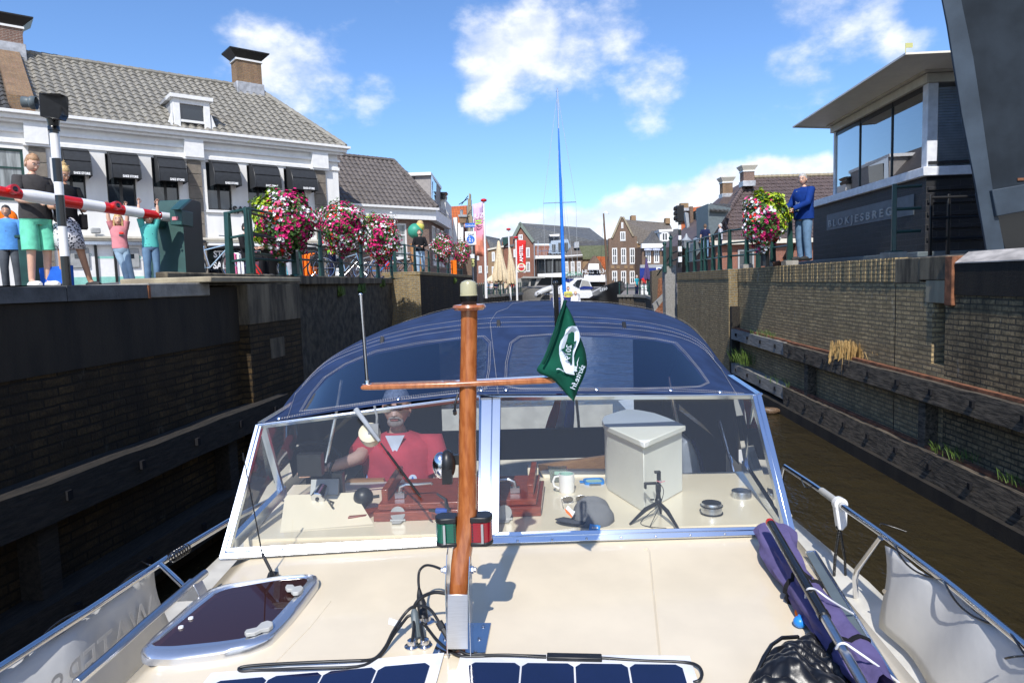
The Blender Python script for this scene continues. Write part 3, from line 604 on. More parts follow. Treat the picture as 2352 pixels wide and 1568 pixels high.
# awnings: quarter-round dome canopies
for i,(a0,a1,zt_) in enumerate(aw):
    zt_=aw[0][2]*.5+aw[-1][2]*.5; mb=MB('awning_fabric'); h=1.05; dp=.72; prof=[]
    for k in range(9):
        t=k/8*math.pi/2; prof.append((dp*math.sin(t),zt_-h*.82*(1-math.cos(t))))
    prof.append((dp,zt_-h))
    rows=[[FW.p(lerp(a0,a1,j/6),n+.01*(j%2),z) for j in range(7)] for n,z in prof]; mb.grid(rows)
    for a in(a0,a1): mb.add([FW.p(a,0,zt_-h)]+[FW.p(a,n,z) for n,z in prof],[tuple([0]+list(range(1,11)))])
    o=mb.build('awning',T,smooth=45)
    fr=MB('black_plastic')
    for k in(0,3,6,9): n,z=prof[k]; fr.tube([FW.p(a0,n+.012,z+.01),FW.p(a1,n+.012,z+.01)],.016,5)
    for a in(a0,a1): fr.tube([FW.p(a,n+.01,z) for n,z in prof],.014,5)
    fr.build('frame',o)
    text('SAKE STORE',.115,FW.p(lerp(a0,a1,.62),dp+.012,zt_-h+.045),FW.d,(0,0,1),'gloss_white','lettering',o,.004,bold=.006,squeeze=.8)
# ground floor: cash machines and shop
mb=MB('cream_paint'); FW.bx(mb,aLft,aR_-.02,.001,.16,gz+.02,gz+.12); FW.bx(mb,aLft,aR_-.02,.001,.24,gz+.12,gz+.2); mb.build('string_course',T)
mb=MB('gloss_white'); FW.bx(mb,atm[0],atm[1],-.2,-.17,ZL,gz-.12); mb.use('alu'); FW.bx(mb,atm[0]-.2,atm[1]+.2,-.15,.1,gz-.12,gz+.0); mb.build('bank_panel',T)
pm('bank_green',(.04,.30,.20),.5); pm('bank_mint',(.25,.55,.48),.5)
mb=MB('black_paint')
for t in(0,.36,.60,.985): x=lerp(atm[0],atm[1],t); FW.bx(mb,x,x+.09,-.168,-.1,ZL,gz-.12)
mb.build('panel_divider',T)
mb=MB('bank_mint'); FW.bx(mb,atm[0]+.1,atm[1],-.168,-.16,ZL,ZL+.42); FW.bx(mb,lerp(*atm,.37),atm[1]-.1,-.168,-.162,gz-.62,gz-.54); mb.use('bank_green'); FW.bx(mb,lerp(*atm,.72),atm[1]-.15,-.168,-.158,gz-.76,gz-.5); mb.build('green_stripe',T,smooth=0)
for t in(.18,.82):
    x=lerp(*atm,t); mb=MB('grey_paint'); FW.bx(mb,x-.3,x+.3,-.168,-.10,ZL+.75,ZL+1.5); o=mb.build('cash_machine',T,bevel=.03); mb=MB('dark_pane'); FW.bx(mb,x-.18,x+.12,-.12,-.095,ZL+1.1,ZL+1.28); mb.build('screen',o,smooth=0)
text('ABN·AMRO',.13,FW.p(lerp(*atm,.2),-.165,gz-.52),FW.d,(0,0,1),'bank_green','lettering',T)
text('geldautomaat',.13,FW.p(lerp(*atm,.86),-.15,gz-.67),FW.d,(0,0,1),'gloss_white','lettering',T)
mb=MB('black_paint'); FW.bx(mb,s0,s1,-.9,-.88,ZL,gz); FW.bx(mb,s0,s1,-.88,-.05,gz-.2,gz); 
for x in(s0,lerp(s0,s1,.33),lerp(s0,s1,.62),s1-.08): FW.bx(mb,x,x+.08,-.1,.0,ZL,gz-.2)
mb.build('shop_front',T)
glass('shop_glass',(.35,.38,.42),refl=2.)
for a,b in((s0+.08,lerp(s0,s1,.33)),(lerp(s0,s1,.62)+.08,s1-.08)): mb=MB('shop_glass'); mb.quad(FW.p(a,-.05,ZL+.1),FW.p(b,-.05,ZL+.1),FW.p(b,-.05,gz-.2),FW.p(a,-.05,gz-.2)); mb.build('shop_window',T,smooth=0)
for a,w0 in((fa(FW,*C1(1112,1310))[0]-.35,1),(fa(FW,692,610)[0]-.35,0)):
    for k,s_ in enumerate(('STIP','SALE')): text(s_,.38,FW.p(a+.35,-.04,ZL+1.15-.46*k),FW.d,(0,0,1),'gloss_white','lettering',T,bold=.012,squeeze=.85)
    mb=MB('gloss_white')
    for p0,p1 in(((a-.3,.35),(a-.3,1.75)),((a-.3,1.75),(a+1.1,1.75))): mb.tube([FW.p(p0[0],-.04,ZL+p0[1]),FW.p(p1[0],-.04,ZL+p1[1])],.02,4)
    mb.build('sticker_frame',T,smooth=0)
mb=MB('gloss_white'); FW.bx(mb,s0+.05,s1,.0,.35,gz-.12,gz-.02); mb.use('black_plastic'); FW.bx(mb,s0+.05,s1,-.02,.3,gz-.22,gz-.125); mb.build('awning_cassette',T)
text('SAKE STORE',.42,FW.p(lerp(s0,s1,.42),.06,gz+1.25),FW.d,(0,0,1),'black_paint','lettering',T,.03,bold=.01)
for x in(475,1240):
    a,z=fa(FW,*C1(x,1160)); mb=MB('grey_paint'); mb.box(FW.p(a,.22,z),(.3,.2,.2),math.atan2(dW.y,dW.x)); o=mb.build('floodlight',T,bevel=.03); mb=MB('grey_paint'); mb.tube([FW.p(a,0,z-.2),FW.p(a,.25,z-.2),FW.p(a,.25,z)],.015,6); mb.build('bracket',o)
# roof
zr=None; run=4.2
pe=hit(590,203,FW.p(0,-run,0),FW.n); zr=pe.z; ae=(pe-FW.o).dot(FW.d)
zl=hit(60,128,FW.p(0,-run,0),FW.n).z
print('ridge z right/left',zr,zl); zr=(zr+zl)/2
ax=fa(FW,58,160,-2)[0]
tileroof(FW.p(ax,.42,zE+.02),FW.p(aR_+.25,.42,zE+.02),FW.p(ae,-run,zr),FW.p(ax,-run,zr),'roof',T,'tile_grey',tw=.30,th=.36,amp=.035,step=.04)
tileroof(FW.p(aLft-2,.42,zE+.02),FW.p(ax-.75,.42,zE+.02),FW.p(ax-.75,-run,zr),FW.p(aLft-2,-run,zr),'roof',T,'tile_dark',tw=.30,th=.36,amp=.035,step=.04)
tileroof(FW.p(aR_+.25,-2*run,zE+.02),FW.p(ae,-run,zr),FW.p(ae,-run,zr),FW.p(aR_+.25,.42,zE+.02),'hip_roof',T,'tile_grey') if 0 else None
mb=MB('tile_grey'); mb.quad(FW.p(aR_+.25,.42,zE),FW.p(aR_+.25,-2*run,zE),FW.p(ae,-run,zr)); mb.quad(FW.p(aLft,-2*run,zE),FW.p(aR_+.25,-2*run,zE),FW.p(ae,-run,zr),FW.p(aLft,-run,zr)); mb.build('back_slope',T,smooth=0)
mb=MB('tile_grey'); 
for p,q in((FW.p(ax,-run,zr+.05),FW.p(ae,-run,zr+.05)),(FW.p(ae,-run,zr+.05),FW.p(aR_+.22,.4,zE+.1))):
    n=int((q-p).length/.38)
    for i in range(n): a_,b_=p.lerp(q,i/n),p.lerp(q,(i+1.12)/n); mb.tube([a_,b_],[.13,.105],8)
mb.build('ridge_tiles',T)
def chimney(T,fr,a,n,z0,z1,w_,d_,mat,cap='zinc',flash=.5,capw=1.9,sub=True):
    mb=MB(mat); fr.bx(mb,a-w_/2,a+w_/2,n-d_/2,n+d_/2,z0,z1); o=mb.build('chimney',T,smooth=0)
    mb=MB('lead'); fr.bx(mb,a-w_/2-.07,a+w_/2+.07,n-d_/2-.07,n+d_/2+.07,z0,z0+flash); mb.build('flashing',o,bevel=.02)
    if cap:
        mb=MB('white_paint'); fr.bx(mb,a-w_/2-.06,a+w_/2+.06,n-d_/2-.06,n+d_/2+.06,z1,z1+.08); mb.build('trim',o)
        mb=MB(cap); k=w_*capw/2; e=d_*capw/2; vs=[fr.p(a+i*w_/2,n+j*d_/2,z1+.08) for i,j in((-1,-1),(1,-1),(1,1),(-1,1))]+[fr.p(a+i*k,n+j*e,z1+.42) for i,j in((-1,-1),(1,-1),(1,1),(-1,1))]+[fr.p(a+i*k,n+j*e,z1+.47) for i,j in((-1,-1),(1,-1),(1,1),(-1,1))]
        mb.add(vs,[(0,1,5,4),(1,2,6,5),(2,3,7,6),(3,0,4,7),(4,5,9,8),(5,6,10,9),(6,7,11,10),(7,4,8,11),(8,9,10,11)]); mb.build('cap',o,smooth=0)
    return o
pz=hit(565,185,FW.p(0,-run,0),FW.n); ac=(pz-FW.o).dot(FW.d); pt=hit(565,149,FW.p(0,-run,0),FW.n).z
chimney(T,FW,ac,-run+.15,zr-.75,pt,1.15,.8,'brick_chimney',cap='black_paint',flash=.85,capw=1.6)
pz=hit(18,110,FW.p(0,-run,0),FW.n); ac=(pz-FW.o).dot(FW.d); pt=hit(18,72,FW.p(0,-run,0),FW.n).z
chimney(T,FW,ac-.15,-run+.15,zr-.75,pt,1.25,.8,'brick_house',cap='black_paint',flash=.95,capw=1.6)
mb=MB('brick_chimney'); mb.prism([FW.p(ax-.75,.1,zE),FW.p(ax-.75,-run,zr+.0),FW.p(ax-.75,-run,zr+.28),FW.p(ax-.75,.1,zE+.65)],FW.d*.75); mb.use('lead'); mb.bar(FW.p(ax+.02,.05,zE+.3),FW.p(ax+.02,-run,zr+.06),.15,.05); mb.build('firewall',T,smooth=0)
# dormer
a0,zb=fa(FW,*C1(868,655),-.1); a1,_=fa(FW,*C1(1050,672),-.1); zt_=fa(FW,*C1(870,480),-.1)[1]
o_=T; mb=MB('white_paint'); w_=a1-a0
FW.bx(mb,a0,a0+.24,-.3,.2,zb,zt_-.15); FW.bx(mb,a1-.24,a1,-.3,.2,zb,zt_-.15); FW.bx(mb,a0+.24,a1-.24,-.3,.19,zt_-.33,zt_-.15); FW.bx(mb,a0-.12,a1+.12,-.42,.32,zt_-.149,zt_); FW.bx(mb,a0+.24,a1-.24,-.3,.18,zb+.32,zb+.42)
for s_,a_ in((-1,a0),(1,a1)): mb.prism([FW.p(a_,.15,zb+.02),FW.p(a_+s_*.28,.15,zb+.02),FW.p(a_+s_*.2,.15,zb+.3),FW.p(a_+s_*.05,.15,zb+.75)],-FW.n*.06)
d_=mb.build('dormer',T,smooth=0,bevel=.01)
mb=MB('dark_pane'); mb.quad(FW.p(a0+.24,.1,zb+.4),FW.p(a1-.24,.1,zb+.4),FW.p(a1-.24,.1,zt_-.33),FW.p(a0+.24,.1,zt_-.33)); mb.build('pane',d_,smooth=0)
mb=MB('black_paint'); 
for k in range(6): FW.bx(mb,a0+.24,a1-.24,.05,.14,zb+.01+k*.053,zb+.035+k*.053)
mb.build('louvre',d_)
mb=MB('lead'); FW.bx(mb,a0+.02,a1-.02,-2.3,-.3,zb+.3,zt_-.16); FW.bx(mb,a0-.12,a1+.12,-2.5,-.42,zt_-.14,zt_-.02); mb.build('dormer_cheek',d_)
# ---------------- second building, brown pantile hip roof
G=thing('brown_roofed_house',at(900,650,36.5)*1,'low brick house with brown pantile hip roof and white fascia, right of the white building','house')
oB=at(814,600,35); oB.z=0; FB=Fr(oB,dW); tB=4.55; zB=at(814,474,35).z
c0=FB.p(tB,0,0); bk=V((c0.x+.25,c0.y+6.4,0))
ops=[]
a0,zc=fa(FB,*C3(1610,960)); a1,zd=fa(FB,*C3(1725,770)); zd=min(zd,zB-.75)
mb=MB('brick_house'); wall(mb,FB,-6,tB,ZL-.3,zB-.0,[(a0,a1,1.2+ZL,zd)]); mb.quad(FB.p(tB,0,ZL-.3),V((bk.x,bk.y,ZL-.3)),V((bk.x,bk.y,zB)),FB.p(tB,0,zB)); mb.build('wall',G,smooth=0)
window(FB,a0,a1,1.2+ZL,zd,G,nx=1,nz=3,gl='curtain_pane',w=.09)
mb=MB('white_paint'); FB.bx(mb,-3,tB+.3,.01,.3,zB-.55,zB-.02); FB.bx(mb,-3,tB+.4,.0,.5,zB-.02,zB+.1)
e0=FB.p(tB+.3,.3,0); mb.prism([V((e0.x,e0.y,zB-.55)),V((bk.x+.45,bk.y,zB-.55)),V((bk.x+.1,bk.y,zB-.55)),V((e0.x-.4,e0.y+.2,zB-.55))],(0,0,.63)); mb.build('fascia',G,smooth=0)
Fs=Fr(FB.p(tB,0,0),V((.25,6.4,0)))
for k in range(3): window(Fs,.9+k*1.7,1.9+k*1.7,ZL+.9,zB-.75,G,nx=2,n=.03,gl='curtain_pane',w=.08)
rA=at(767,356,38); rB=at(904,371,40); rB=hit(904,371,(0,39.5,0),(0,1,0)); rA=V((rB.x-dW.x*6,rB.y-dW.y*6,rB.z))
tileroof(FB.p(-1.9,.45,zB+.08),FB.p(tB+.25,.45,zB+.08),rB,V((FB.p(-1.9,.45,0).x-.3,FB.p(-1.9,.45,0).y+3.6,rB.z)),'roof',G,'tile_brown',tw=.29,th=.35,amp=.032)
mb=MB('tile_brown'); cc=FB.p(tB+.3,.45,zB+.08); mb.quad(cc,V((bk.x+.5,bk.y,zB+.08)),V((rB.x+.3,rB.y+4,rB.z)),rB); 
for i in range(14): p=cc.lerp(rB,i/14)+V((0,0,.06)); q=cc.lerp(rB,(i+1.1)/14)+V((0,0,.06)); mb.tube([p,q],[.13,.11],7)
p0=V((FB.p(-1.9,.45,0).x-.3,FB.p(-1.9,.45,0).y+3.6,rB.z))
for i in range(14): mb.tube([p0.lerp(rB,i/14)+V((0,0,.06)),p0.lerp(rB,(i+1.1)/14)+V((0,0,.06))],[.12,.1],7)
mb.build('hip_tiles',G)
mb=MB('brick_chimney'); pA=FB.p(-1.85,.3,0); mb.prism([V((pA.x,pA.y,ZL)),V((p0.x-.05,p0.y,ZL)),V((p0.x-.05,p0.y,p0.z-.1)),V((pA.x,pA.y,zB+.0))],(-.12,.12,0)); mb.build('gable_wall',G,smooth=0)
# ---------------- grey dormer house, white chimney house, orange roof house
def pixbox(mb,pts,Y,dep): mb.prism([at(u,v,Y) for u,v in pts],(0,dep,0)); return mb
G=thing('grey_clad_house',at(970,650,42),'grey clad flat-roofed upper storey with white edge, behind the brown pantile roof','house')
mb=MB('taupe_clad') if 'taupe_clad' in M else None
pm('taupe_clad',(.30,.28,.27),.7); mb=MB('taupe_clad'); pixbox(mb,[(936,402),(989,400),(991,660),(936,660)],42,6); mb.build('wall',G,smooth=0)
mb=MB('white_paint'); pixbox(mb,[(934,397),(990,395),(990,402),(934,404)],41.8,6.4); mb.build('roof_edge',G)
mb=MB('alu'); p=[at(991,402,42),at(1003,412,45.5),at(1003,520,45.5),at(991,520,42)]; mb.prism(p,(-.25,.1,0)); o=mb.build('window',G)
mb=MB('dark_pane'); q=[p[0].lerp(p[1],.2)-V((0,0,.3)),p[0].lerp(p[1],.85)-V((0,0,.3)),p[3].lerp(p[2],.85)+V((0,0,.9)),p[3].lerp(p[2],.2)+V((0,0,.9))]; mb.quad(*[x+V((.02,-.02,0)) for x in q]); mb.build('pane',o,smooth=0)
mb=MB('black_paint'); mb.tube([at(948,440,41.7),at(948,405,41.7)],.11,8); mb.build('flue',G)
G=thing('white_chimney_house',at(1012,650,48),'narrow house with white brick stack and black chimney cap','house')
mb=MB('white_wall'); pixbox(mb,[(1006,456),(1023,457),(1028,660),(1006,660)],48,5); mb.build('wall',G,smooth=0)
mb=MB('black_paint'); pixbox(mb,[(1005,441),(1026,441),(1022,446),(1008,446)],47.8,1.2); pixbox(mb,[(1007,449),(1024,449),(1022,457),(1008,457)],47.8,1.2); pixbox(mb,[(1009,445),(1021,445),(1021,450),(1009,450)],47.9,1.); mb.build('chimney_cap',G)
mb=MB('lead'); mb.prism([at(1024,480,47.8),at(1030,490,47.8),at(1036,660,47.8),at(1024,660,47.8)],(0,3,0)); mb.build('side_wall',G)
G=thing('orange_roofed_house',at(1050,650,56),'old house with bright orange tile roof and pale stepped gable on its right','house')
mb=MB('orange_far'); mb.prism([at(1025,475,56),at(1072,472,56),at(1072,545,53),at(1034,548,53)],(0,.5,0)); mb.build('roof',G,smooth=0)
mb=MB('brick_brown'); pixbox(mb,[(1034,545),(1084,545),(1084,660),(1034,660)],53.5,8); mb.build('wall',G,smooth=0)
mb=MB('pale_concrete')
for u0,u1,v0,v1 in((1077,1081,444,462),(1074,1082,456,475),(1073,1083,470,500),(1073,1085,495,545)): pixbox(mb,[(u0,v0),(u1,v0),(u1,v1),(u0,v1)],52.9,.8)
mb.build('stepped_gable',G,bevel=.05)
mb=MB('white_wall'); pixbox(mb,[(1040,500),(1050,499),(1050,560),(1041,560)],52.4,.8); pixbox(mb,[(1052,512),(1064,512),(1064,560),(1052,560)],52.6,.8); mb.build('white_stack',G)
mb=MB('brick_chimney'); pixbox(mb,[(1054,497),(1072,497),(1070,512),(1056,512)],52.3,.8); mb.use('zinc'); pixbox(mb,[(1052,493),(1073,493),(1072,498),(1053,498)],52.2,1); mb.tube([at(1060,494,52.5),at(1060,482,52.5)],.12,6); mb.build('chimney',G)
mb=MB('black_paint'); mb.tube([at(1054,470,52),at(1075,456,52)],.03,4); mb.tube([at(1060,470,52),at(1075,450,52)],.03,4); mb.build('wire',G)
# ---------------- barrier, housing, signal post
T=thing('barrier_housing',at(405,655,10.4),'dark green steel housing of the bridge barrier beside the two children','barrier housing')
def hb(pts,Y,dep,mat,nm,**k): mb=MB(mat); mb.prism([at(u,v,Y) for u,v in pts],(0,dep,0)); return mb.build(nm,T,**k)
pm('housing_green',(.022,.075,.07),.4,var=.25,s=2.5); pm('housing_dark',(.006,.014,.012),.45)
P=lambda u,v,Y:at(u,v,Y)
mb=MB('housing_green')  # main cabinet as sloped-top body
f0=[P(392,653,10.3),P(428,653,10.3),P(423,489,10.3),P(386,489,10.3)]
zt1=P(436,458,10.5).z
mb.prism([P(385,653,10.2),P(430,653,10.2),P(421,459,10.35),P(366,461,10.35),P(345,508,10.2),P(345,653,10.2)],(.02,.5,0)); mb.build('cabinet',T,bevel=.01)
mb=MB('housing_green'); mb.prism([P(389,481,9.75),P(410,481,9.75),P(436,457,10.2),P(412,459,10.2)],(0.0,.1,0)); 
mb.prism([P(389,482,9.9),P(418,482,9.9),P(418,517,9.9),P(391,517,9.9)],(0,.35,0)); mb.prism([P(336,487,9.9),P(352,486,9.9),P(352,520,9.9),P(336,520,9.9)],(0,.4,0)); mb.build('hood',T,bevel=.01)
mb=MB('housing_dark'); mb.prism([P(418,480,9.95),P(436,457,10.2),P(458,464,10.6),P(470,648,10.6),P(430,655,10.1)],(0,.04,0)); mb.build('side_panel',T)
mb=MB('pink_cloth'); mb.prism([P(395,498,9.89),P(409,497,9.89),P(409,505,9.89),P(395,506,9.89)],(0,.005,0)); mb.build('sticker',T)
T=thing('barrier_boom',P(200,470,9.2),'red and white striped barrier boom hanging diagonally across the left bank','barrier')
pA=P(-40,433,8.0); pB=P(372,497,9.95); cuts=[(-40,'red_paint'),(47,0),(102,1),(148,0),(195,1),(234,0),(271,1),(306,0),(345,1)]
# stripes measured in the photograph (u of each boundary)
seg=[(-40,48,'red_paint'),(48,100,'gloss_white'),(100,147,'red_paint'),(147,190,'gloss_white'),(190,227,'red_paint'),(227,262,'gloss_white'),(262,296,'red_paint'),(296,318,'gloss_white')]
seg=[(-40,47),(47,122),(122,184),(184,236),(236,282),(282,325),(325,366),(366,388)]
def tt(u): # parameter of pixel column on the boom
    lo,hi=0.,1.1
    for _ in range(30):
        m_=(lo+hi)/2; p=pA.lerp(pB,m_); q=RM.to_3x3().transposed()@(p-V((0,0,E))); uu=W/2+F*q.x/-q.z
        lo,hi=(m_,hi) if uu<u else (lo,m_)
    return lo
cols=['red_paint','gloss_white']*4
for (u0,u1),c in zip(seg,cols):
    t0,t1=tt(u0),tt(u1); r=lambda t:.062 if t>.3 else .074
    mb=MB(c); n=3
    if u0==-40: mb.tube([pA.lerp(pB,lerp(t0,t1,i/n)) for i in range(n+1)],.062,18)
    else: mb.tube([pA.lerp(pB,lerp(t0,t1,i/n)) for i in range(n+1)],[ (.064 if (u0==47 and i==0) else lerp(.082,.066,lerp(t0,t1,i/n))) for i in range(n+1)],18)
    mb.build('stripe',T,smooth=60)
for u,v in((33,441),(267,472)):
    t=tt(u); p=pA.lerp(pB,t); d=(pB-pA).normalized(); mb=MB('red_paint'); mb.lathe([(.055,-.02),(.062,.05),(.058,.09)],p+V((0,-.06,.03)),d*.55+V((.3,-.7,.1)),14); o=mb.build('warning_lamp',T); 
    mb=MB('gloss_black'); mb.lathe([(.045,.085),(.02,.095)],p+V((0,-.06,.03)),d*.55+V((.3,-.7,.1)),14); mb.build('lens',o)
mb=MB('steel'); mb.tube([pB.lerp(pA,.0),pB+(pB-pA).normalized()*.12],.05,10); mb.ball(P(368,493,9.85),.016,8,6); mb.ball(P(371,503,9.85),.016,8,6); mb.build('boom_hub',T)
T=thing('signal_post',P(130,656,8.0),'black and white striped signal post with a black lamp box, in front of the couple','signal post')
top=P(122,275,8.0); bot=P(130,656,8.0); bot=V((top.x,top.y,bot.z)); hz=lambda v:lerp(top.z,bot.z,(v-275)/381)
st=[(275,307,'gloss_black'),(307,363,'gloss_white'),(363,417,'gloss_black'),(417,447,'gloss_white'),(447,519,'gloss_black'),(519,588,'gloss_white'),(588,660,'gloss_black')]
for a,b_,c in st: mb=MB(c); mb.tube([V((top.x,top.y,hz(b_))),V((top.x,top.y,hz(a)))],.048,16); mb.build('stripe',T)
mb=MB('gloss_black'); mb.tube([V((top.x,top.y,hz(300))),V((top.x,top.y,hz(292))),V((top.x,top.y,hz(290))),V((top.x,top.y,hz(272)))],[.062,.062,.056,.07],14); mb.build('collar',T)
mb=MB('black_plastic'); mb.prism([P(88,213,7.75),P(137,215,7.75),P(142,222,7.9),P(142,264,7.9),P(136,274,7.75),P(91,267,7.75)],(.0,.12,0)); o=mb.build('lamp_box',T,bevel=.01)
mb=MB('dark_slate_paint'); mb.lathe([(.07,0),(.07,.05),(.055,.07),(.058,.14)],P(84,237,7.9),(-.9,-.25,.05),14,cap=False); mb.build('lamp_hood',o,solid=.006)
# ---------------- Oudesluis sign, flag poles
T=thing('sign_post',P(1083,650,38),'grey post with blue street name sign and blue pedestrian zone sign','sign')
pm('sign_blue',(.02,.14,.55),.4); pm('sign_white',(.78,.80,.82),.4); pm('sign_yellow',(.62,.62,.25),.5)
b0=P(1087,652,38); mb=MB('zinc'); mb.tube([b0,V((b0.x,b0.y,P(1083,512,38).z))],.05,8); mb.build('pole',T)
FX=Fr((0,38,0),(1,0,0)); px=lambda u,v,Y:(at(u,v,Y).x,at(u,v,Y).z)
def plate(T,u0,v0,u1,v1,Y,mat,nm,par=None,th=.03):
    mb=MB(mat); a=at(u0,v0,Y); b_=at(u1,v1,Y); mb.box(((a.x+b_.x)/2,Y,(a.z+b_.z)/2),(abs(b_.x-a.x),th,abs(a.z-b_.z))); return mb.build(nm,par or T,bevel=.004)
o=plate(T,1068,513,1091,522,37.9,'sign_blue','street_sign'); a=at(1079.5,520,37.87); text('Oudesluis',.17,(a.x,37.87,a.z),(1,0,0),(0,0,1),'sign_white','lettering',o,.004)
o=plate(T,1068,532,1094,562,37.9,'sign_white','zone_sign'); a=at(1081,540.5,37.87); text('ZONE',.13,(a.x,37.87,a.z),(1,0,0),(0,0,1),'black_paint','lettering',o,.004)
a=at(1081,550,37.86); mb=MB('sign_blue'); mb.lathe([(.22,0),(.22,.02)],(a.x,37.885,a.z),(0,-1,0),24); mb.build('blue_disc',o)
mb=MB('sign_white')
for dx,s_ in((-.05,1.),(.10,.62)):
    X=a.x+dx; Z=a.z-.14; y=37.855
    mb.lathe([(.028*s_,0),(.028*s_,.004)],(X,y,Z+.27*s_),(0,-1,0),10)
    for q in(((0,.235),(0,.13)),((0,.22),(.055,.15)),((0,.22),(-.055,.16)),((0,.13),(.045,.0)),((0,.13),(-.05,.01))): mb.bar((X+q[0][0]*s_,y,Z+q[0][1]*s_),(X+q[1][0]*s_,y,Z+q[1][1]*s_),.035*s_,.006,up=(0,1,0))
mb.build('pictogram',o,smooth=0)
plate(T,1079,584,1090,593,37.9,'sign_white','direction_plate')
for v in(597,604,609): a=at(1086,v,37.95); mb=MB('sign_yellow'); mb.lathe([(.09,0),(.09,.02)],a,(0,-1,0),12); mb.build('route_disc',T)
def flagpole(u0,v0,u1,v1,Y,label,r=.05,knob=True):
    b=at(u1,v1,Y); t=at(u0,v0,Y); T=thing('flagpole',b,label,'flagpole'); mb=MB('gloss_white'); mb.tube([b,t],[r*1.25,r*.8],8); mb.build('pole',T)
    mb=MB('red_paint'); mb.ball(t+V((0,0,.05)),(r*3,r*3,r*1.6),10,6); mb.build('knob',T); return T
flagpole(1111,462,1117,685,44,'tall white flagpole with red knob carrying the pink and orange banner',.07)
flagpole(1168,528,1173,690,60,'plain white flagpole with red knob beside the closed parasols',.07)
flagpole(1185,547,1188,690,57,'white flagpole with red knob carrying the red beer banner',.07)
def banner(pts,Y,n,label,cat,mat,wave=.12):
    """pts: TL,TR,BR,BL pixels"""
    rows=[]; tl,tr,br,bl=[V(p) for p in pts]
    for j in range(n+1):
        l=tl.lerp(bl,j/n); r=tr.lerp(br,j/n); rows.append([at(*(l.lerp(r,i/6)),Y)+V((0,math.sin(j*1.1+i*.8)*wave,0)) for i in range(7)])
    mb=MB(mat); mb.grid(rows); return rows,mb
m,nt,b=_new('banner_pink'); z=nd(nt,'SeparateXYZ',i_0=nd(nt,'TexCoord').outputs['Object']).outputs[2]
L(nt,mix(nt,ramp(nt,z,.9,1.5,0.,1.),(.72,.25,.16),mix(nt,ramp(nt,z,1.5,3.2,0.,1.),(.80,.30,.42),(.62,.46,.70))),b.inputs['Base Color']); b.inputs['Roughness'].default_value=.8
rows,mb=banner([(1085,469),(1109,464),(1112,589),(1092,587)],44,10,'','','banner_pink'); o=mb.build('banner',None,'long pink to orange banner hanging from the tall white flagpole','banner',solid=.01)
p=at(1099,500,43.6); text('JUZ',.42,(p.x,43.75,p.z),(1,-.0,.1),(0,0,1),'petal_white','lettering',o,.004)
mb=MB('lime_cloth')
for k in(0,1): a=at(1092,508+k*6,43.75); b_=at(1106,506+k*6,43.75); mb.bar(a,b_,.03,.07,up=(0,0,1))
mb.build('green_mark',o,smooth=0)
rows,mb=banner([(1187.5,550),(1208,553),(1207,626),(1188,624)],57,8,'','','red_cloth',.06); o=mb.build('banner',None,'red beer banner with white vertical lettering and round emblem','banner',solid=.01)
p=at(1201,601,56.8); text('AMSTEL',.39,(p.x+.0,56.85,p.z),(.02,0,1),(-1,0,0),'petal_white','lettering',o,.01,align='LEFT',bold=.012)
p=at(1197.5,614,56.8)
for r,c,dy in((.36,'sign_yellow',0),(.31,'petal_white',.01),(.26,'red_cloth',.02)): mb=MB(c); mb.lathe([(r,0),(r,.01)],(p.x,56.85-dy,p.z),(0,-1,0),20); mb.build('emblem_ring',o)
mb=MB('petal_white'); mb.box((p.x,56.82,p.z+.05),(.52,.03,.14)); mb.build('emblem_band',o,smooth=0); text('AMSTEL',.13,(p.x,56.79,p.z+.01),(1,0,0),(0,0,1),'red_cloth','lettering',o)
rows,mb=banner([(1188,612),(1208,610),(1207,626),(1188,625)],56.93,2,'','','petal_white',.02); mb.build('white_hem',o)
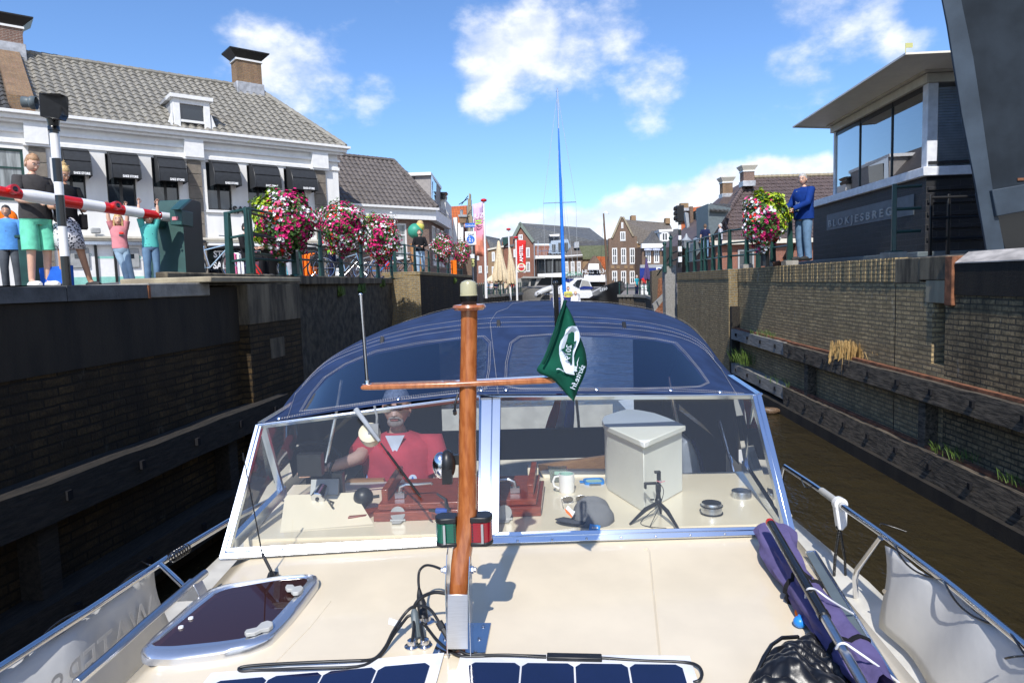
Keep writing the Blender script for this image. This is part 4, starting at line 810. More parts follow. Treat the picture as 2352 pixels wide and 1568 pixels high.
# ---------------- flower baskets
def basket(u,v,ru,rv,Y,label,grp,lime=None,seed=1,n=1100,post=None):
    rnd=random.Random(seed); c=at(u,v,Y); k=Y/1568; rx,rz=ru*k,rv*k; T=thing('flower_basket',c-V((0,0,rz)),label,'flower basket',grp)
    kinds={'foliage':[], 'petal_magenta':[], 'petal_white':[], 'petal_red':[], 'petal_pink':[], 'lime_leaf':[]}; mbs={q:MB(q) for q in kinds}
    mb=mbs['foliage']; mb.ball(c,(rx*.78,rx*.74,rz*.8),16,10)
    for i in range(int(n*2.4)):
        d=V((rnd.gauss(0,1),rnd.gauss(0,1)-.35,rnd.gauss(0,1))).normalized(); bump=1+.13*math.sin(d.x*5+seed)*math.cos(d.z*6+seed*2)+.08*math.sin(d.z*11+d.x*7)
        rr=bump*rnd.uniform(.80,1.05); sg=1 if d.z>0 else 1.0
        p=c+V((d.x*rx*rr,d.y*rx*rr*.95,d.z*rz*rr*sg)); 
        if d.z<-.2: p.x=c.x+(p.x-c.x)*(1-.25*abs(d.z)); p.z-=rz*.16*max(0,math.sin(d.x*7+seed))*abs(d.z)
        elif rnd.random()<.04: p=c+(p-c)*rnd.uniform(1.05,1.18)
        nn=(d+V((rnd.uniform(-.5,.5),rnd.uniform(-.5,.5),rnd.uniform(-.3,.6)))).normalized(); a=nn.orthogonal().normalized(); ang=rnd.uniform(0,6.28); b2=nn.cross(a); a,b2=a*math.cos(ang)+b2*math.sin(ang),b2*math.cos(ang)-a*math.sin(ang)
        if i<n*1.2:
            s_=rnd.uniform(.03,.06); mb.add([p-a*s_,p+b2*s_*.5+nn*s_*.3,p+a*s_,p-b2*s_*.5+nn*s_*.3],[(0,1,2,3)]); continue
        isl=lime and (V((d.x,0,d.z)).dot(V((lime[0],0,lime[1])).normalized())>lime[2]) and rnd.random()<.9
        if isl:
            s_=rnd.uniform(.045,.075); mbs['lime_leaf'].add([p-a*s_,p+b2*s_*.7+nn*s_*.25,p+a*s_*1.1,p-b2*s_*.7+nn*s_*.25],[(0,1,2),(0,2,3)]); continue
        if math.sin(d.x*9+seed)+math.sin(d.z*8+d.y*5+seed*3)>1.35+rnd.uniform(-.3,.5): continue
        clump=1.35*math.sin(d.x*4.5+seed*1.7)+1.35*math.sin(d.z*5.5-seed)+rnd.uniform(-.9,.9)
        q='petal_magenta' if clump>-.05 else ('petal_white' if clump>-1.0 else rnd.choice(['petal_red','petal_pink','petal_white']))
        s_=rnd.uniform(.026,.044); vs=[p]; nn2=(nn+V((0,-.5,0))).normalized()
        for j in range(10):
            t=j*.628; r=s_*(1 if j%2==0 else .72); vs.append(p+(a*math.cos(t)+b2*math.sin(t))*r+nn2*s_*.35)
        mbs[q].add(vs,[(0,1+j,1+(j+1)%10) for j in range(10)])
    nm={'foliage':'foliage','petal_magenta':'magenta_flowers','petal_white':'white_flowers','petal_red':'red_flowers','petal_pink':'pink_flowers','lime_leaf':'lime_leaves'}
    for q,m_ in mbs.items():
        if m_.v: m_.build(nm[q],T,smooth=0,kind='stuff')
    if post:
        mb=MB('black_plastic'); b0=V((c.x,c.y,post)); mb.tube([b0,c],[.09,.07],10); mb.build('stand',T)
GB='hanging baskets of petunias on the quay railings'
basket(655,510,70,73,13.3,'biggest flower basket at left with lime leaves on its left side',GB,(-1,.25,.45),3,1800)
basket(787,522,57,56,17.3,'middle of the three large left flower baskets, magenta and white',GB,None,11,1400)
basket(874,546,45,54,20.3,'third large left flower basket, mostly white petunias in its middle',GB,(-1,1.4,.86),23,1200)
basket(1017,570,27,33,33,'smaller flower basket right of the man in black, pink and white',GB,None,31,800)
basket(1062,580,20,30,37,'smallest flower basket beside the zone sign post',GB,None,47,600)
basket(1757,503,50,60,14.1,'flower basket on the right bank with lime leaves on its upper right',GB,(.85,.7,.15),53,1500,post=ZR)
# ---------------- right bank
C6=lambda x,y:(1665.2+.4394*x,.4394*y)   # crop 2900,0,4096,1200 at 1563 px
FH=Fr((6.3,0,0),(-.06,-1,0))            # canal side of the control house; a grows towards the camera
aH=lambda u,v,n=0:fa(FH,u,v,n)
a1,zs_=aH(2128,397); a0,_=aH(1913,447); zs1=aH(2125,392)[1]; zt_=aH(2122,196)[1]
aP,_=aH(1868,475)
T=thing('control_house',FH.p((a0+a1)/2,-1.5,ZR),'glass bridge control house with wing-shaped white roof on a black brick base','building')
dpt=3.4; FE=Fr(FH.p(a1,0,0),-FH.n)      # end face towards the camera
mb=MB('brick_black'); FH.bx(mb,aP,a1,-dpt,0,ZR+.12,zs_-.06); mb.build('brick_base',T,smooth=0)
mb=MB('brick_black')
for k in range(14): z=ZR+.2+k*.105; FH.bx(mb,a1+.001,a1+.035,-dpt,-0.02,z,z+.05) if k%2 else None
mb.build('projecting_courses',T,smooth=0)
mb=MB('dark_slate_paint'); FH.bx(mb,aP-.6,a1+.2,-dpt-.1,.22,ZR-.02,ZR+.125); mb.build('plinth',T,bevel=.01)
pm('sill_white',(.70,.72,.76),.35)
mb=MB('sill_white'); FH.bx(mb,aP-.05,a1+.08,-dpt,.09,zs_-.058,zs_+.09); mb.build('sill',T,bevel=.01)
mb=MB('sill_white'); zf=zs_+.09
for q_ in((a1-.17,a1,-.17,0),(a0,a0+.09,-.09,0),(a1-.1,a1,-dpt,-dpt+.12)): mb=MB('sill_white'); FH.bx(mb,*q_,zf,zt_); mb.build('corner_post',T,bevel=.01)
mb=MB('black_paint'); gl=MB('control_glass') if 'control_glass' in M else None
glass('control_glass',(.50,.60,.65),refl=5.)
gl=MB('control_glass'); L_=a1-.17-(a0+.09)
for t in(.33,.70): x=a0+.09+L_*t; FH.bx(mb,x-.012,x+.012,-.05,-.01,zf,zt_)
FH.bx(mb,a0+.09,a1-.17,-.05,-.02,zt_-.09,zt_); mb.build('mullion',T)
gl.quad(FH.p(a0+.09,-.03,zf),FH.p(a1-.17,-.03,zf),FH.p(a1-.17,-.03,zt_),FH.p(a0+.09,-.03,zt_));
gl.build('glass',T,smooth=0); glass('end_glass',(.94,.96,.97),refl=2.); gl=MB('end_glass'); gl.quad(FH.p(a1-.03,-.17,zf),FH.p(a1-.03,-dpt+.12,zf),FH.p(a1-.03,-dpt+.12,zt_),FH.p(a1-.03,-.17,zt_)); gl.build('glass',T,smooth=0)
pm('room_wall',(.50,.54,.54),.8); mb=MB('room_wall'); FH.bx(mb,a0+.1,a1-.3,-dpt+.1,-dpt+.15,zf,zt_); FH.bx(mb,a0,a0+.1,-dpt,-.12,zf,zt_); FH.bx(mb,a0,a1-.1,-dpt,-.12,zf-.05,zf-.001); FH.bx(mb,a0+1.2,a1-1.2,-1.2,-.35,zf,zf+.12); mb.build('interior',T)
mb=MB('sill_white')
for k in range(30): z=zt_-.10-k*.045; FH.bx(mb,a1-.075,a1-.065,-dpt+.14,-.18,z,z+.036)
mb.build('blind',T,smooth=0)
mb=MB('cream_paint')
for k,(e,z0,z1) in enumerate(((.05,0,.14),(.11,.15,.20),(.15,.21,.26),(.19,.27,.32),(.23,.33,.38))): FH.bx(mb,a0-e,a1+e,-dpt-e,e,zt_+z0,zt_+z1)
mb.build('louvre_band',T)
zi=zt_+.38
vi=[FH.p(a0-.3,.22,zi),FH.p(a1+.25,.22,zi),FH.p(a1+.25,-dpt-.2,zi),FH.p(a0-.3,-dpt-.2,zi)]
pn=hit(2080,121,FH.p(a1+1.05,0,0),FH.d); zo=pn.z-.03; pn=FH.p(a1+1.05,(pn-FH.o).dot(FH.n),zo)
pf=atz(1820,296,zo-.02)
no=(pn-FH.o).dot(FH.n); af=(pf-FH.o).dot(FH.d); nf=(pf-FH.o).dot(FH.n)
print('roof overhang',no,nf,a0-af,zo,zi)
vo=[FH.p(af,nf,zo),pn,FH.p(a1+1.05,-dpt-1,zo),FH.p(a0-1.6,-dpt-1,zo)]
pm('soffit',(.80,.75,.64),.5,var=.04); mb=MB('soffit'); up=V((0,0,.03)); mb.add(vi+vo+[p+up for p in vo],[(0,1,5,4),(1,2,6,5),(2,3,7,6),(3,0,4,7),(4,5,9,8),(5,6,10,9),(6,7,11,10),(7,4,8,11),(8,9,10,11)]); mb.build('roof',T,smooth=0)
mb=MB('sign_yellow'); p=hit(2080,100,(0,pn.y,0),(0,1,0)); q=pn+V((0,0,.03)); mb.tube([q,V((q.x,q.y,p.z))],.007,5); mb.box((q.x+.05,q.y,p.z-.03),(.11,.01,.07)); mb.build('weather_vane',T)
pm('name_panel',(.10,.12,.14),.5); b0,zn0=aH(1900,532); b1,_=aH(2100,482); zn1=aH(1900,494)[1]
mb=MB('name_panel'); FH.bx(mb,b0,b1,.001,.012,zn0+.02,zn1); mb.build('name_panel',T,smooth=0)
text('B L O K J E S B R E G',.21,FH.p(b0+.1,.015,zn0+.09),FH.d,(0,0,1),'grey_paint','lettering',T,.01,align='LEFT',squeeze=1.55,bold=.004)
# steel bridge frame
T=thing('bridge_leaf',at(2300,585,8.0),'dark blue-grey steel frame of the raised bridge at the right edge','bridge')
pm('bridge_blue',(.038,.054,.074),.6,var=.3,s=1.5,bump=.15,bs=20,spec=.3)
Yb_=7.9; Q=lambda u,v,Y=Yb_:at(u,v,Y)
bot=Q(2300,586); zg=ZR+.005
mb=MB('bridge_blue'); mb.prism([Q(2155,-130),Q(2214,-130),Q(2288,430),Q(2300,500),Q(2322,588),Q(2293,588)][:6],(0,.02,0)) if 0 else None
mb.prism([Q(2158,-40),Q(2202,-40),Q(2210,9),Q(2236,132),Q(2256,264),Q(2280,431),Q(2311,588),Q(2269,588),Q(2241,422),Q(2210,264),Q(2177,57)],(.0,.03,0)); mb.build('flange',T,bevel=.004)
pm('bridge_shaded',(.020,.027,.036),.8,var=.3,s=1.5,spec=.15); mb=MB('bridge_shaded'); mb.prism([Q(2196,-60,8.0),Q(2600,-60,8.0),Q(2600,440,8.0),Q(2275,452,8.0),Q(2225,200,8.0)],(0,.05,0)); mb.build('web',T)  # web takes a darkened copy of the frame paint, shade put into the colour
mb=MB('bridge_blue'); mb.prism([Q(2279,436,7.85),Q(2600,380,7.85),Q(2600,440,7.85),Q(2290,497,7.85)],(0,.3,0)); mb.build('cross_member',T,bevel=.01)
mb=MB('gloss_black'); mb.prism([Q(2285,490,8.4),Q(2600,470,8.4),Q(2600,590,8.4),Q(2315,590,8.4)],(0,.1,0)); mb.build('dark_recess',T)
mb=MB('rust'); mb.box(Q(2345,412,7.99),(.08,.01,.03)); mb.build('rust_spot',T)
# unseen deck of the raised bridge, added beyond the frame to throw shade
T2=thing('unseen_bridge_deck',(9.,7.0,ZR),'unseen steel deck of the raised bridge, added outside the frame at right for its shade','bridge'); mb=MB('bridge_blue'); mb.prism([(6.4,8.3,3.4),(12,8.3,3.4),(12,6.2,11),(6.4,6.2,11)],(0,.35,0)); mb.build('deck',T2)
# roof houses on the right
G=thing('mauve_roofed_house',at(1790,640,50),'brick house with big purplish brown pantile roof behind the right flower basket','house')
eL=at(1632,551,48); eR=at(1960,546,48); eL.z=eR.z=(eL.z+eR.z)/2
rL=at(1722,410,52.5); rR=at(1960,397,52.5); rR.z=rL.z
tileroof(eL,eR,rR,rL,'roof',G,'tile_mauve',tw=.32,th=.40,amp=.045,step=.05)
mb=MB('tile_mauve'); 
for i in range(26): p=eL.lerp(rL,i/26)+V((0,-.02,.12)); q=eL.lerp(rL,(i+1.15)/26)+V((0,-.02,.12)); mb.tube([p,q],[.2,.16],7)
mb.quad(eL,rL,rL+V((.5,7,0)),eL+V((-1.5,9,0))); mb.build('hip_tiles',G)
mb=MB('pale_concrete'); 
for i in range(24): mb.tube([rL.lerp(rR,i/24)+V((0,0,.1)),rL.lerp(rR,(i+1.1)/24)+V((0,0,.1))],[.15,.13],7)
mb.build('ridge_tiles',G)
mb=MB('brick_red'); mb.prism([V((eL.x+.5,48.3,ZR)),V((eR.x,48.3,ZR)),V((eR.x,56,ZR)),V((eL.x+.5,56,ZR))],(0,0,eL.z-ZR)); mb.build('wall',G,smooth=0)
mb=MB('cream_paint'); mb.box(((eL.x+eR.x)/2,47.95,eL.z-.15),(eR.x-eL.x,.3,.3)); mb.build('fascia',G)
Fx=Fr((0,48.29,0),(1,0,0))
a,z0=px(1694,600,48.29); b_,z1=px(1731,572,48.29); window(Fx,a,b_,ZR+.1,z1,G,fm='grey_paint',nx=2,n=.05,w=.12)
def pchim(G,u0,u1,vt,vb,Y,mat,cap=True,name='chimney',fl=True):
    p0=at(u0,vt,Y); p1=at(u1,vb,Y); fr=Fr((0,Y,0),(1,0,0)); w_=p1.x-p0.x
    return chimney(G,fr,(p0.x+p1.x)/2,-.5,p1.z,p0.z,w_,min(w_,1.3),mat,cap=('cream_paint' if cap else None),flash=(p0.z-p1.z)*.38 if fl else .05,capw=1.5)
pchim(G,1709,1734,394,427,51,'brick_house'); pchim(G,1661,1684,420,458,55,'brick_chimney')
mb=MB('tile_mauve'); mb.prism([at(1650,468,54),at(1662,452,54),at(1690,452,54),at(1720,470,54)],(0,1,0)); mb.use('dark_slate_paint'); mb.prism([at(1626,468,47.5),at(1680,478,47.5),at(1668,495,47.5),at(1634,545,47.5),at(1628,545,47.5)],(0,3,0)); mb.build('dormer_wall',G,smooth=0)
tileroof(at(1630,484,47.2),at(1672,486,47.2),at(1680,469,48.6),at(1631,468,48.6),'dormer_roof',G,'tile_dark',tw=.32,th=.38)
G=thing('orange_tiled_house',at(1595,640,62),'house with orange tile roof and grey dormer on the right bank, behind the signal pole','house')
mb=MB('orange_far'); mb.prism([at(1563,480,60),at(1626,472,60),at(1632,560,58),at(1566,560,58)],(0,.4,0)); mb.build('roof',G,smooth=0)
mb=MB('brick_brown'); mb.prism([at(1585,474,57.8),at(1592,474,57.8),at(1596,640,57.8),at(1588,640,57.8)],(0,2,0)); mb.prism([at(1566,555,58),at(1680,555,58),at(1680,650,58),at(1566,650,58)],(0,6,0)); mb.build('wall',G,smooth=0)
mb=MB('dark_slate_paint'); mb.prism([at(1602,482,57),at(1626,480,57),at(1628,545,57),at(1604,545,57)],(0,3,0)); mb.use('cream_paint'); mb.bar(at(1601,490,56.8),at(1607,480,56.8),.25,.2); mb.bar(at(1607,480,56.8),at(1627,479,56.8),.25,.2); mb.build('dormer',G,smooth=0)
mb=MB('zinc'); mb.prism([at(1573,487,57),at(1581,489,57),at(1588,565,57),at(1584,565,57)],(0,.5,0)); mb.build('downpipe_box',G)
pchim(G,1565,1583,466,484,58,'brick_ochre',cap=False)
mb=MB('white_paint'); mb.prism([at(1605,545,50),at(1621,539,50),at(1621,546,50),at(1605,553,50)],(0,1.5,0)); mb.use('dark_slate_paint'); mb.prism([at(1592,560,50),at(1621,546,50),at(1621,560,50),at(1590,600,50)],(0,1.5,0)); mb.build('stair_canopy',G)
# striped signal pole on the far wall
T=thing('signal_pole',at(1562,612,24),'black and white banded signal pole with black lamp box on the far right wall end','signal post')
b0=at(1562,612,24); zz=lambda v:at(1560,v,24).z; k=[509,517,527,541,551,566,578,590,602,614]
for i in range(9):
    mb=MB('gloss_white' if i%2 else 'gloss_black'); mb.tube([V((b0.x,24,zz(k[i+1]))),V((b0.x,24,zz(k[i])))],.07 if i>3 else .055,10); mb.build('band',T)
mb=MB('black_plastic'); mb.box((b0.x-.0,24,zz(491)),(.26,.24,.56)); o=mb.build('lamp_box',T,bevel=.02)
mb=MB('gloss_black'); [mb.lathe([(.07,0),(.08,.10)],(b0.x-.1,23.95,zz(v)),(-1,-.3,0),10) for v in(480,491,502)]; mb.build('lamp_hood',o)
T=thing('lantern',at(1576,608,26),'small green lantern post among the far right railings','street lamp'); b0=at(1577,609,26); tp=at(1575,556,26)
mb=MB('dark_green'); mb.tube([b0,V((b0.x,26,tp.z))],[.07,.05],8); mb.build('pole',T); mb=MB('zinc'); mb.lathe([(.05,0),(.13,.06),(.17,.3),(.2,.34),(.08,.46),(.02,.6)],(b0.x,26,tp.z-.28),n=8); mb.build('lantern_head',T)
for (u,v,lb) in ((1541,612,'green ornamental post left of the far striped signal pole'),(1527,625,'green ornamental post at the corner above the gate recess')):
    b0=at(u,v,25.6); mb=MB('dark_green'); mb.tube([b0,b0+V((0,0,1.0))],[.08,.05],8); mb.ball(b0+V((0,0,1.05)),.08,8,6); mb.build('ornamental_post',None,lb,'post','ornamental posts by the gate recess')
mb=MB('dark_green'); mb.tube([at(1510,632,27),at(1527,607,26),at(1543,582,25.6),at(1556,577,25.2),at(1572,568,25.)],.025,6); mb.tube([at(1531,611,25.8),at(1543,600,25.6),at(1572,588,25.)],.025,6); mb.build('handrail',None,'green sloping handrail down to the harbour quay','handrail')
mb=MB('rust'); p=hR(1800,612,.5); mb.tube([at(1775,612,15.2),at(1800,606,15.2),at(1812,585,15.2),at(1820,560,15.2)],[.11,.10,.09,.08],8); mb.build('bent_pipe',None,'rusty brown bent pipe behind the railing next to the man in blue','pipe')
# ---------------- far harbour front
FY={}
def fr_at(Y):
    if Y not in FY: FY[Y]=Fr((0,Y,0),(1,0,0))
    return FY[Y]
def fwin(T,x0,y0,x1,y1,Y,cv=C4,**k):
    a,z1=px(*cv(x0,y0),Y); b_,z0=px(*cv(x1,y1),Y); k.setdefault('n',.06); k.setdefault('w',.16); return window(fr_at(Y),a,b_,z0,z1,T,**k)
def poly(T,pts,Y,dep,mat,nm,cv=C4):
    mb=MB(mat); mb.prism([at(*cv(x,y),Y) for x,y in pts],(0,dep,0)); return mb.build(nm,T,smooth=0)
def rf(T,pts,mat,nm='roof',cv=C4,th=.25):
    mb=MB(mat); mb.prism([at(*cv(x,y),Y) for x,y,Y in pts],(0,0,-th)); return mb.build(nm,T,smooth=0)
Yf=118
T=thing('red_brick_building',at(1220,640,Yf),'large red brick building with pointed gable and long grey slate roof across the harbour','building')
poly(T,[(770,985),(975,985),(975,600),(915,505),(855,430),(790,565),(770,600)],Yf,1,'brick_red','gable_wall'); poly(T,[(975,632),(1240,632),(1240,990),(975,990)],Yf+.2,12,'brick_red','side_wall')
rf(T,[(975,602,Yf),(1640,602,Yf),(1475,475,Yf+7),(862,430,Yf+.5)],'slate_far')
pm('verge_grey',(.16,.20,.17),.6); mb=MB('verge_grey'); 
for a,b_ in(((845,428),(972,600)),((860,426),(785,570))): mb.bar(at(*C4(*a),Yf-.1),at(*C4(*b_),Yf-.1),.45,.5)
mb.build('verge_board',T); pm('white_trim',(.7,.7,.7),.5)
fwin(T,838,535,876,580,Yf); fwin(T,905,650,940,738,Yf); fwin(T,905,780,942,865,Yf); fwin(T,1365,555,1400,572,Yf+4,fm='grey_paint',nx=1) ; fwin(T,968,548,1012,585,Yf+2,fm='grey_paint',nx=1)
mb=MB('zinc'); mb.tube([at(*C4(978,610),Yf-.2),at(*C4(983,990),Yf-.2)],.1,6); mb.build('downpipe',T)
T=thing('glass_fronted_building',at(1290,640,115),'modern building with glass dome, white balcony band and dark glass front','building')
poly(T,[(1000,745),(1240,745),(1240,990),(1000,990)],114,6,'black_paint','body')
poly(T,[(990,722),(1410,715),(1412,745),(990,750)],113,5,'white_paint','white_band')
poly(T,[(1010,885),(1240,875),(1240,915),(1010,915)],112.8,.5,'white_paint','shop_fascia')
for i in range(3): fwin(T,1010+i*76,762,1084+i*76,878,113.6,fm='black_paint',nx=2)
T_=T; poly(T,[(1105,700),(1130,590),(1280,575),(1312,660),(1310,705)],115,5,'alu','dome_frame')
for i in range(3): fwin(T,1128+i*56,600 if i else 615,1180+i*56,700,114.9,fm='alu',nx=1)
poly(T,[(1110,535),(1205,528),(1203,548),(1125,548)],116,2,'white_paint','roof_plate')
mb=MB('alu'); 
for i in range(9): p=at(*C4(1005+i*27,718),112.9); mb.tube([p,p+V((0,0,1.1))],.03,4)
mb.tube([at(*C4(1005,683),112.9),at(*C4(1225,678),112.9)],.04,4); mb.tube([at(*C4(1013,720),112.8),at(*C4(1013,590),112.8)],.06,4); mb.build('balcony_rail',T)
rf(T,[(1290,632,116),(1645,632,116),(1640,580,119),(1285,572,119)],'tile_far'); 
T=thing('pizzeria_house',at(1320,650,112),'brown brick corner house with three tall windows, small hip roof and mossy green side roof','house')
poly(T,[(1245,740),(1410,735),(1410,990),(1245,990)],111,6,'brick_brown','front_wall'); poly(T,[(1410,740),(1500,745),(1500,990),(1410,990)],111.3,6,'brick_ochre','side_wall')
rf(T,[(1245,735,110.5),(1412,722,110.5),(1380,640,114),(1310,640,114)],'taupe_far'); rf(T,[(1412,742,111),(1640,742,111),(1640,628,115),(1380,636,114)],'moss_far')
for x in(1250,1305,1360): fwin(T,x,775,x+36,880,111,nx=2,nz=2)
poly(T,[(1245,722),(1412,712),(1412,732),(1245,742)],110.6,.5,'white_paint','cornice'); poly(T,[(1340,600),(1380,597),(1380,650),(1338,655)],112,1.5,'lead','chimney')
poly(T,[(1240,885),(1420,880),(1420,990),(1240,912)],110.5,.6,'grey_paint','shop_fascia'); o=poly(T,[(1278,882),(1352,880),(1352,902),(1278,904)],110.3,.1,'sign_white','sign'); p=at(*C4(1318,899),110.1); text('PIZZERIA',.8,p,(1,0,0),(0,0,1),'bank_green','lettering',o,.02)
T=thing('small_gable_house',at(1370,650,108),'little brown gabled house with orange side roof and white awnings','house')
poly(T,[(1430,880),(1430,845),(1525,720),(1620,845),(1620,990),(1430,990)],108,5,'brick_brown','gable_wall')
rf(T,[(1622,850,107.8),(1655,850,109),(1655,735,112),(1540,728,108.2)],'orange_far'); poly(T,[(1540,728),(1655,735),(1655,860),(1622,850)],108.6,2,'orange_far','side_roof')
for (x0,y0,x1,y1) in((1460,795,1560,838),(1420,892,1615,945)):
    o=MB('white_cloth'); o.add([at(*C4(x0+8,y0),107.8),at(*C4(x1-4,y0),107.8),at(*C4(x1,y1),106.8),at(*C4(x0,y1),106.8),at(*C4(x1,y1+12),106.8),at(*C4(x0,y1+12),106.8)],[(0,1,2,3),(3,2,4,5)]); o.build('awning',T,smooth=0,solid=.05)
fwin(T,1470,832,1555,862,107.9,fm='black_paint',nx=2); o=poly(T,[(1468,858),(1572,855),(1572,885),(1468,888)],107.5,.2,'black_paint','sign'); p=at(*C4(1520,880),107.2); text('HUIS 1634',.9,p,(1,0,0),(0,0,1),'sign_white','lettering',o,.02)
poly(T,[(1480,935),(1600,990),(1600,1000),(1480,1000)],107.9,1,'black_paint','shop_front')
T=thing('brown_gable_house',at(1430,650,106),'tall brown brick house with pointed gable, paired windows and grey tile roof','house')
poly(T,[(1645,975),(1645,570),(1675,560),(1765,370),(1860,545),(1900,550),(1900,975)],106,1,'brick_brown','gable_wall'); poly(T,[(1900,610),(1960,600),(1960,975),(1900,975)],106.4,8,'brick_ochre','side_wall')
rf(T,[(1915,605,106.2),(2270,600,108),(2190,430,113),(1790,400,106.5)],'taupe_far')
fwin(T,1748,508,1796,588,106); fwin(T,1758,425,1776,475,106,w=.12,nx=1)
for x in(1675,1755,1833): fwin(T,x,655,x+48,795,106,nz=2); fwin(T,x,860,x+48,975,106,nz=2)
mb=MB('pale_concrete'); mb.bar(at(*C4(1675,565),105.9),at(*C4(1757,375),105.9),.2,.25); mb.bar(at(*C4(1775,375),105.9),at(*C4(1865,548),105.9),.2,.25); mb.build('gable_coping',T)
mb=MB('brick_ochre'); 
for x in(1680,1730,1800,1850): mb.box(at(*C4(x,825),105.97),(.5,.1,.5))
mb.build('ornament',T,smooth=0)
for x0,x1,y0,y1,Y in((1850,1890,362,430,109),(2158,2196,385,435,112)): poly(T,[(x0,y0),(x1,y0),(x1+3,y1),(x0-3,y1)],Y,1.4,'brick_ochre','chimney')
T=thing('dormer_house',at(1515,650,100),'brick house with dark tile roof, white dormer and blue awning across the harbour','house')
poly(T,[(1945,640),(2300,640),(2300,975),(1945,975)],100,6,'brick_brown','front_wall')
rf(T,[(1940,618,99.6),(2330,612,99.6),(2290,480,104),(2035,500,104)],'tile_far'); poly(T,[(1942,615),(2330,610),(2330,650),(1942,655)],99.5,.8,'white_paint','cornice')
for x in(1975,2050,2132,2220): 
    fwin(T,x,665,x+48,785,100,trans=.62); mb=MB('stripe_blue'); mb.add([at(*C4(x-8,652),99.9),at(*C4(x+56,652),99.9),at(*C4(x+60,675),99.2),at(*C4(x-12,675),99.2)],[(0,1,2,3)]); mb.build('valance',T,solid=.04)
poly(T,[(2105,508),(2190,505),(2190,595),(2105,598)],100.5,3,'white_paint','dormer'); fwin(T,2118,515,2178,592,100.4); poly(T,[(2095,490),(2225,485),(2222,505),(2100,512)],100.2,3.5,'white_paint','dormer_cornice')
mb=MB('awn_blue') if 'awn_blue' in M else None
cloth('awn_blue',(.015,.03,.16)); mb=MB('awn_blue'); rows=[[at(*C4(lerp(1925,2160,i/6),lerp(905,830,math.sin(t*1.57))),99.5-2.2*math.cos(t*1.57)) for i in range(7)] for t in(0,.25,.5,.75,1)]; mb.grid(rows); mb.grid([rows[0],[p-V((0,0,.4)) for p in rows[0]]]); o=mb.build('awning',T); poly(T,[(1930,805),(2160,800),(2160,830),(1930,835)],99.3,.6,'grey_paint','awning_box')
p=at(*C4(2125,890),96.9); text('DE',1.5,p,(1,0,0),(0,0,1),'sign_white','lettering',o,.02)
# left cluster behind the terrace
T=thing('brick_row_house',at(1110,650,95),'red brick row building partly hidden behind the pink banner and sign','building')
poly(T,[(430,640),(545,545),(590,640),(590,990),(430,990)],95,8,'brick_red','wall'); rf(T,[(585,645,94.8),(700,650,94.8),(670,570,98),(545,545,95)],'slate_far')
for x,y in((480,815),(455,700),(545,815)): fwin(T,x,y,x+30,y+60,95,w=.12)
T=thing('ochre_brick_house',at(1135,650,92),'ochre brick flat-fronted house behind the closed parasols','building')
poly(T,[(565,665),(700,640),(700,990),(565,990)],92,8,'brick_ochre','wall'); poly(T,[(560,660),(705,632),(705,646),(560,676)],91.8,1,'cream_paint','cornice')
for y in(690,820): fwin(T,598,y,628,y+80,92,w=.12); fwin(T,655,y,685,y+80,92,w=.12)
T=thing('green_gable_house',at(1160,650,104),'dark slate roofed building with green panelled gable, left of the red brick gable','building')
poly(T,[(690,600),(790,545),(790,990),(690,990)],104,8,'brick_red','wall'); rf(T,[(640,640,103.8),(800,625,103.8),(790,545,108),(690,560,108)],'slate_far'); poly(T,[(695,562),(745,560),(740,610),(700,640)],103.5,.6,'dark_green','green_panel')
fwin(T,792,665,820,735,117.9)
# ---------------- the motor cruiser we stand on
CA=lambda x,y:(488.1+.3295*x,861.3+.3295*y)     # crop 850,1500,2000,2400
CB=lambda x,y:(1091+.3174*x,861.3+.3174*y)      # crop 1900,1500,3200,2300
CG=lambda x,y:(.3662*x,1091+.3662*y)            # crop 0,1900,1500,2731
CM=lambda x,y:(861.3+.3418*x,1091+.3418*y)      # crop 1500,1900,2900,2731
CR=lambda x,y:(1550.3+.341*x,1033.6+.341*y)     # crop 2700,1800,4096,2731
CC=lambda x,y:(746.5+.4639*x,631.6+.4639*y)     # crop 1300,1100,3200,1700
CF=lambda x,y:(1217.3+.1538*x,689+.1538*y)      # crop 2120,1200,2380,1620
dkn=V((0,-.055,1)).normalized(); dko=V((0,1.97,E-1.14))
def dk(u,v,h=0): return hit(u,v,dko+V((0,0,h)),dkn)
def ds(u,v,h=0): return atz(u,v,E-1.08+h)
dz=lambda x,y:E-1.14+.055*(y-1.97)
BOAT=thing('motor_cruiser',(0,2.6,.3),'cream motor cruiser seen from its bow, blue canopy up, going along the lock','boat')
pm('gelcoat',(.72,.62,.455),.22,var=.045,s=4,coat=.5); pm('gelcoat_dash',(.74,.665,.52),.25,var=.02,coat=.3); pm('hull_white',(.6,.58,.52),.3,coat=.3)
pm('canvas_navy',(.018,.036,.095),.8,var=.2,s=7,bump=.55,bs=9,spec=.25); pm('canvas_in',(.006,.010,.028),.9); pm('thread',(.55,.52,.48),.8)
wood('varnish',(.30,.085,.022),(.44,.15,.045),.25,1.,(10,10,2)); wood('mahogany',(.16,.028,.012),(.26,.05,.02),.35,.6,(2,12,12)); wood('ply_wood',(.38,.18,.07),(.48,.25,.10),.35,.3,(1,8,20))
glass('hazed_glass',(.93,.95,.94),refl=1.1,dif=(.04,(.5,.55,.62))); glass('vinyl_blue',(.55,.64,.82),rough=.04,refl=1.5,dif=(.13,(.06,.11,.26))); glass('smoked_glass',(.12,.05,.05),refl=1.6,dif=(.5,(.065,.022,.018)))  # windscreen glass carries a pale diffuse veil standing in for sun haze
def piece(mb,nm,par=BOAT,**k): return mb.build(nm,par,**k)
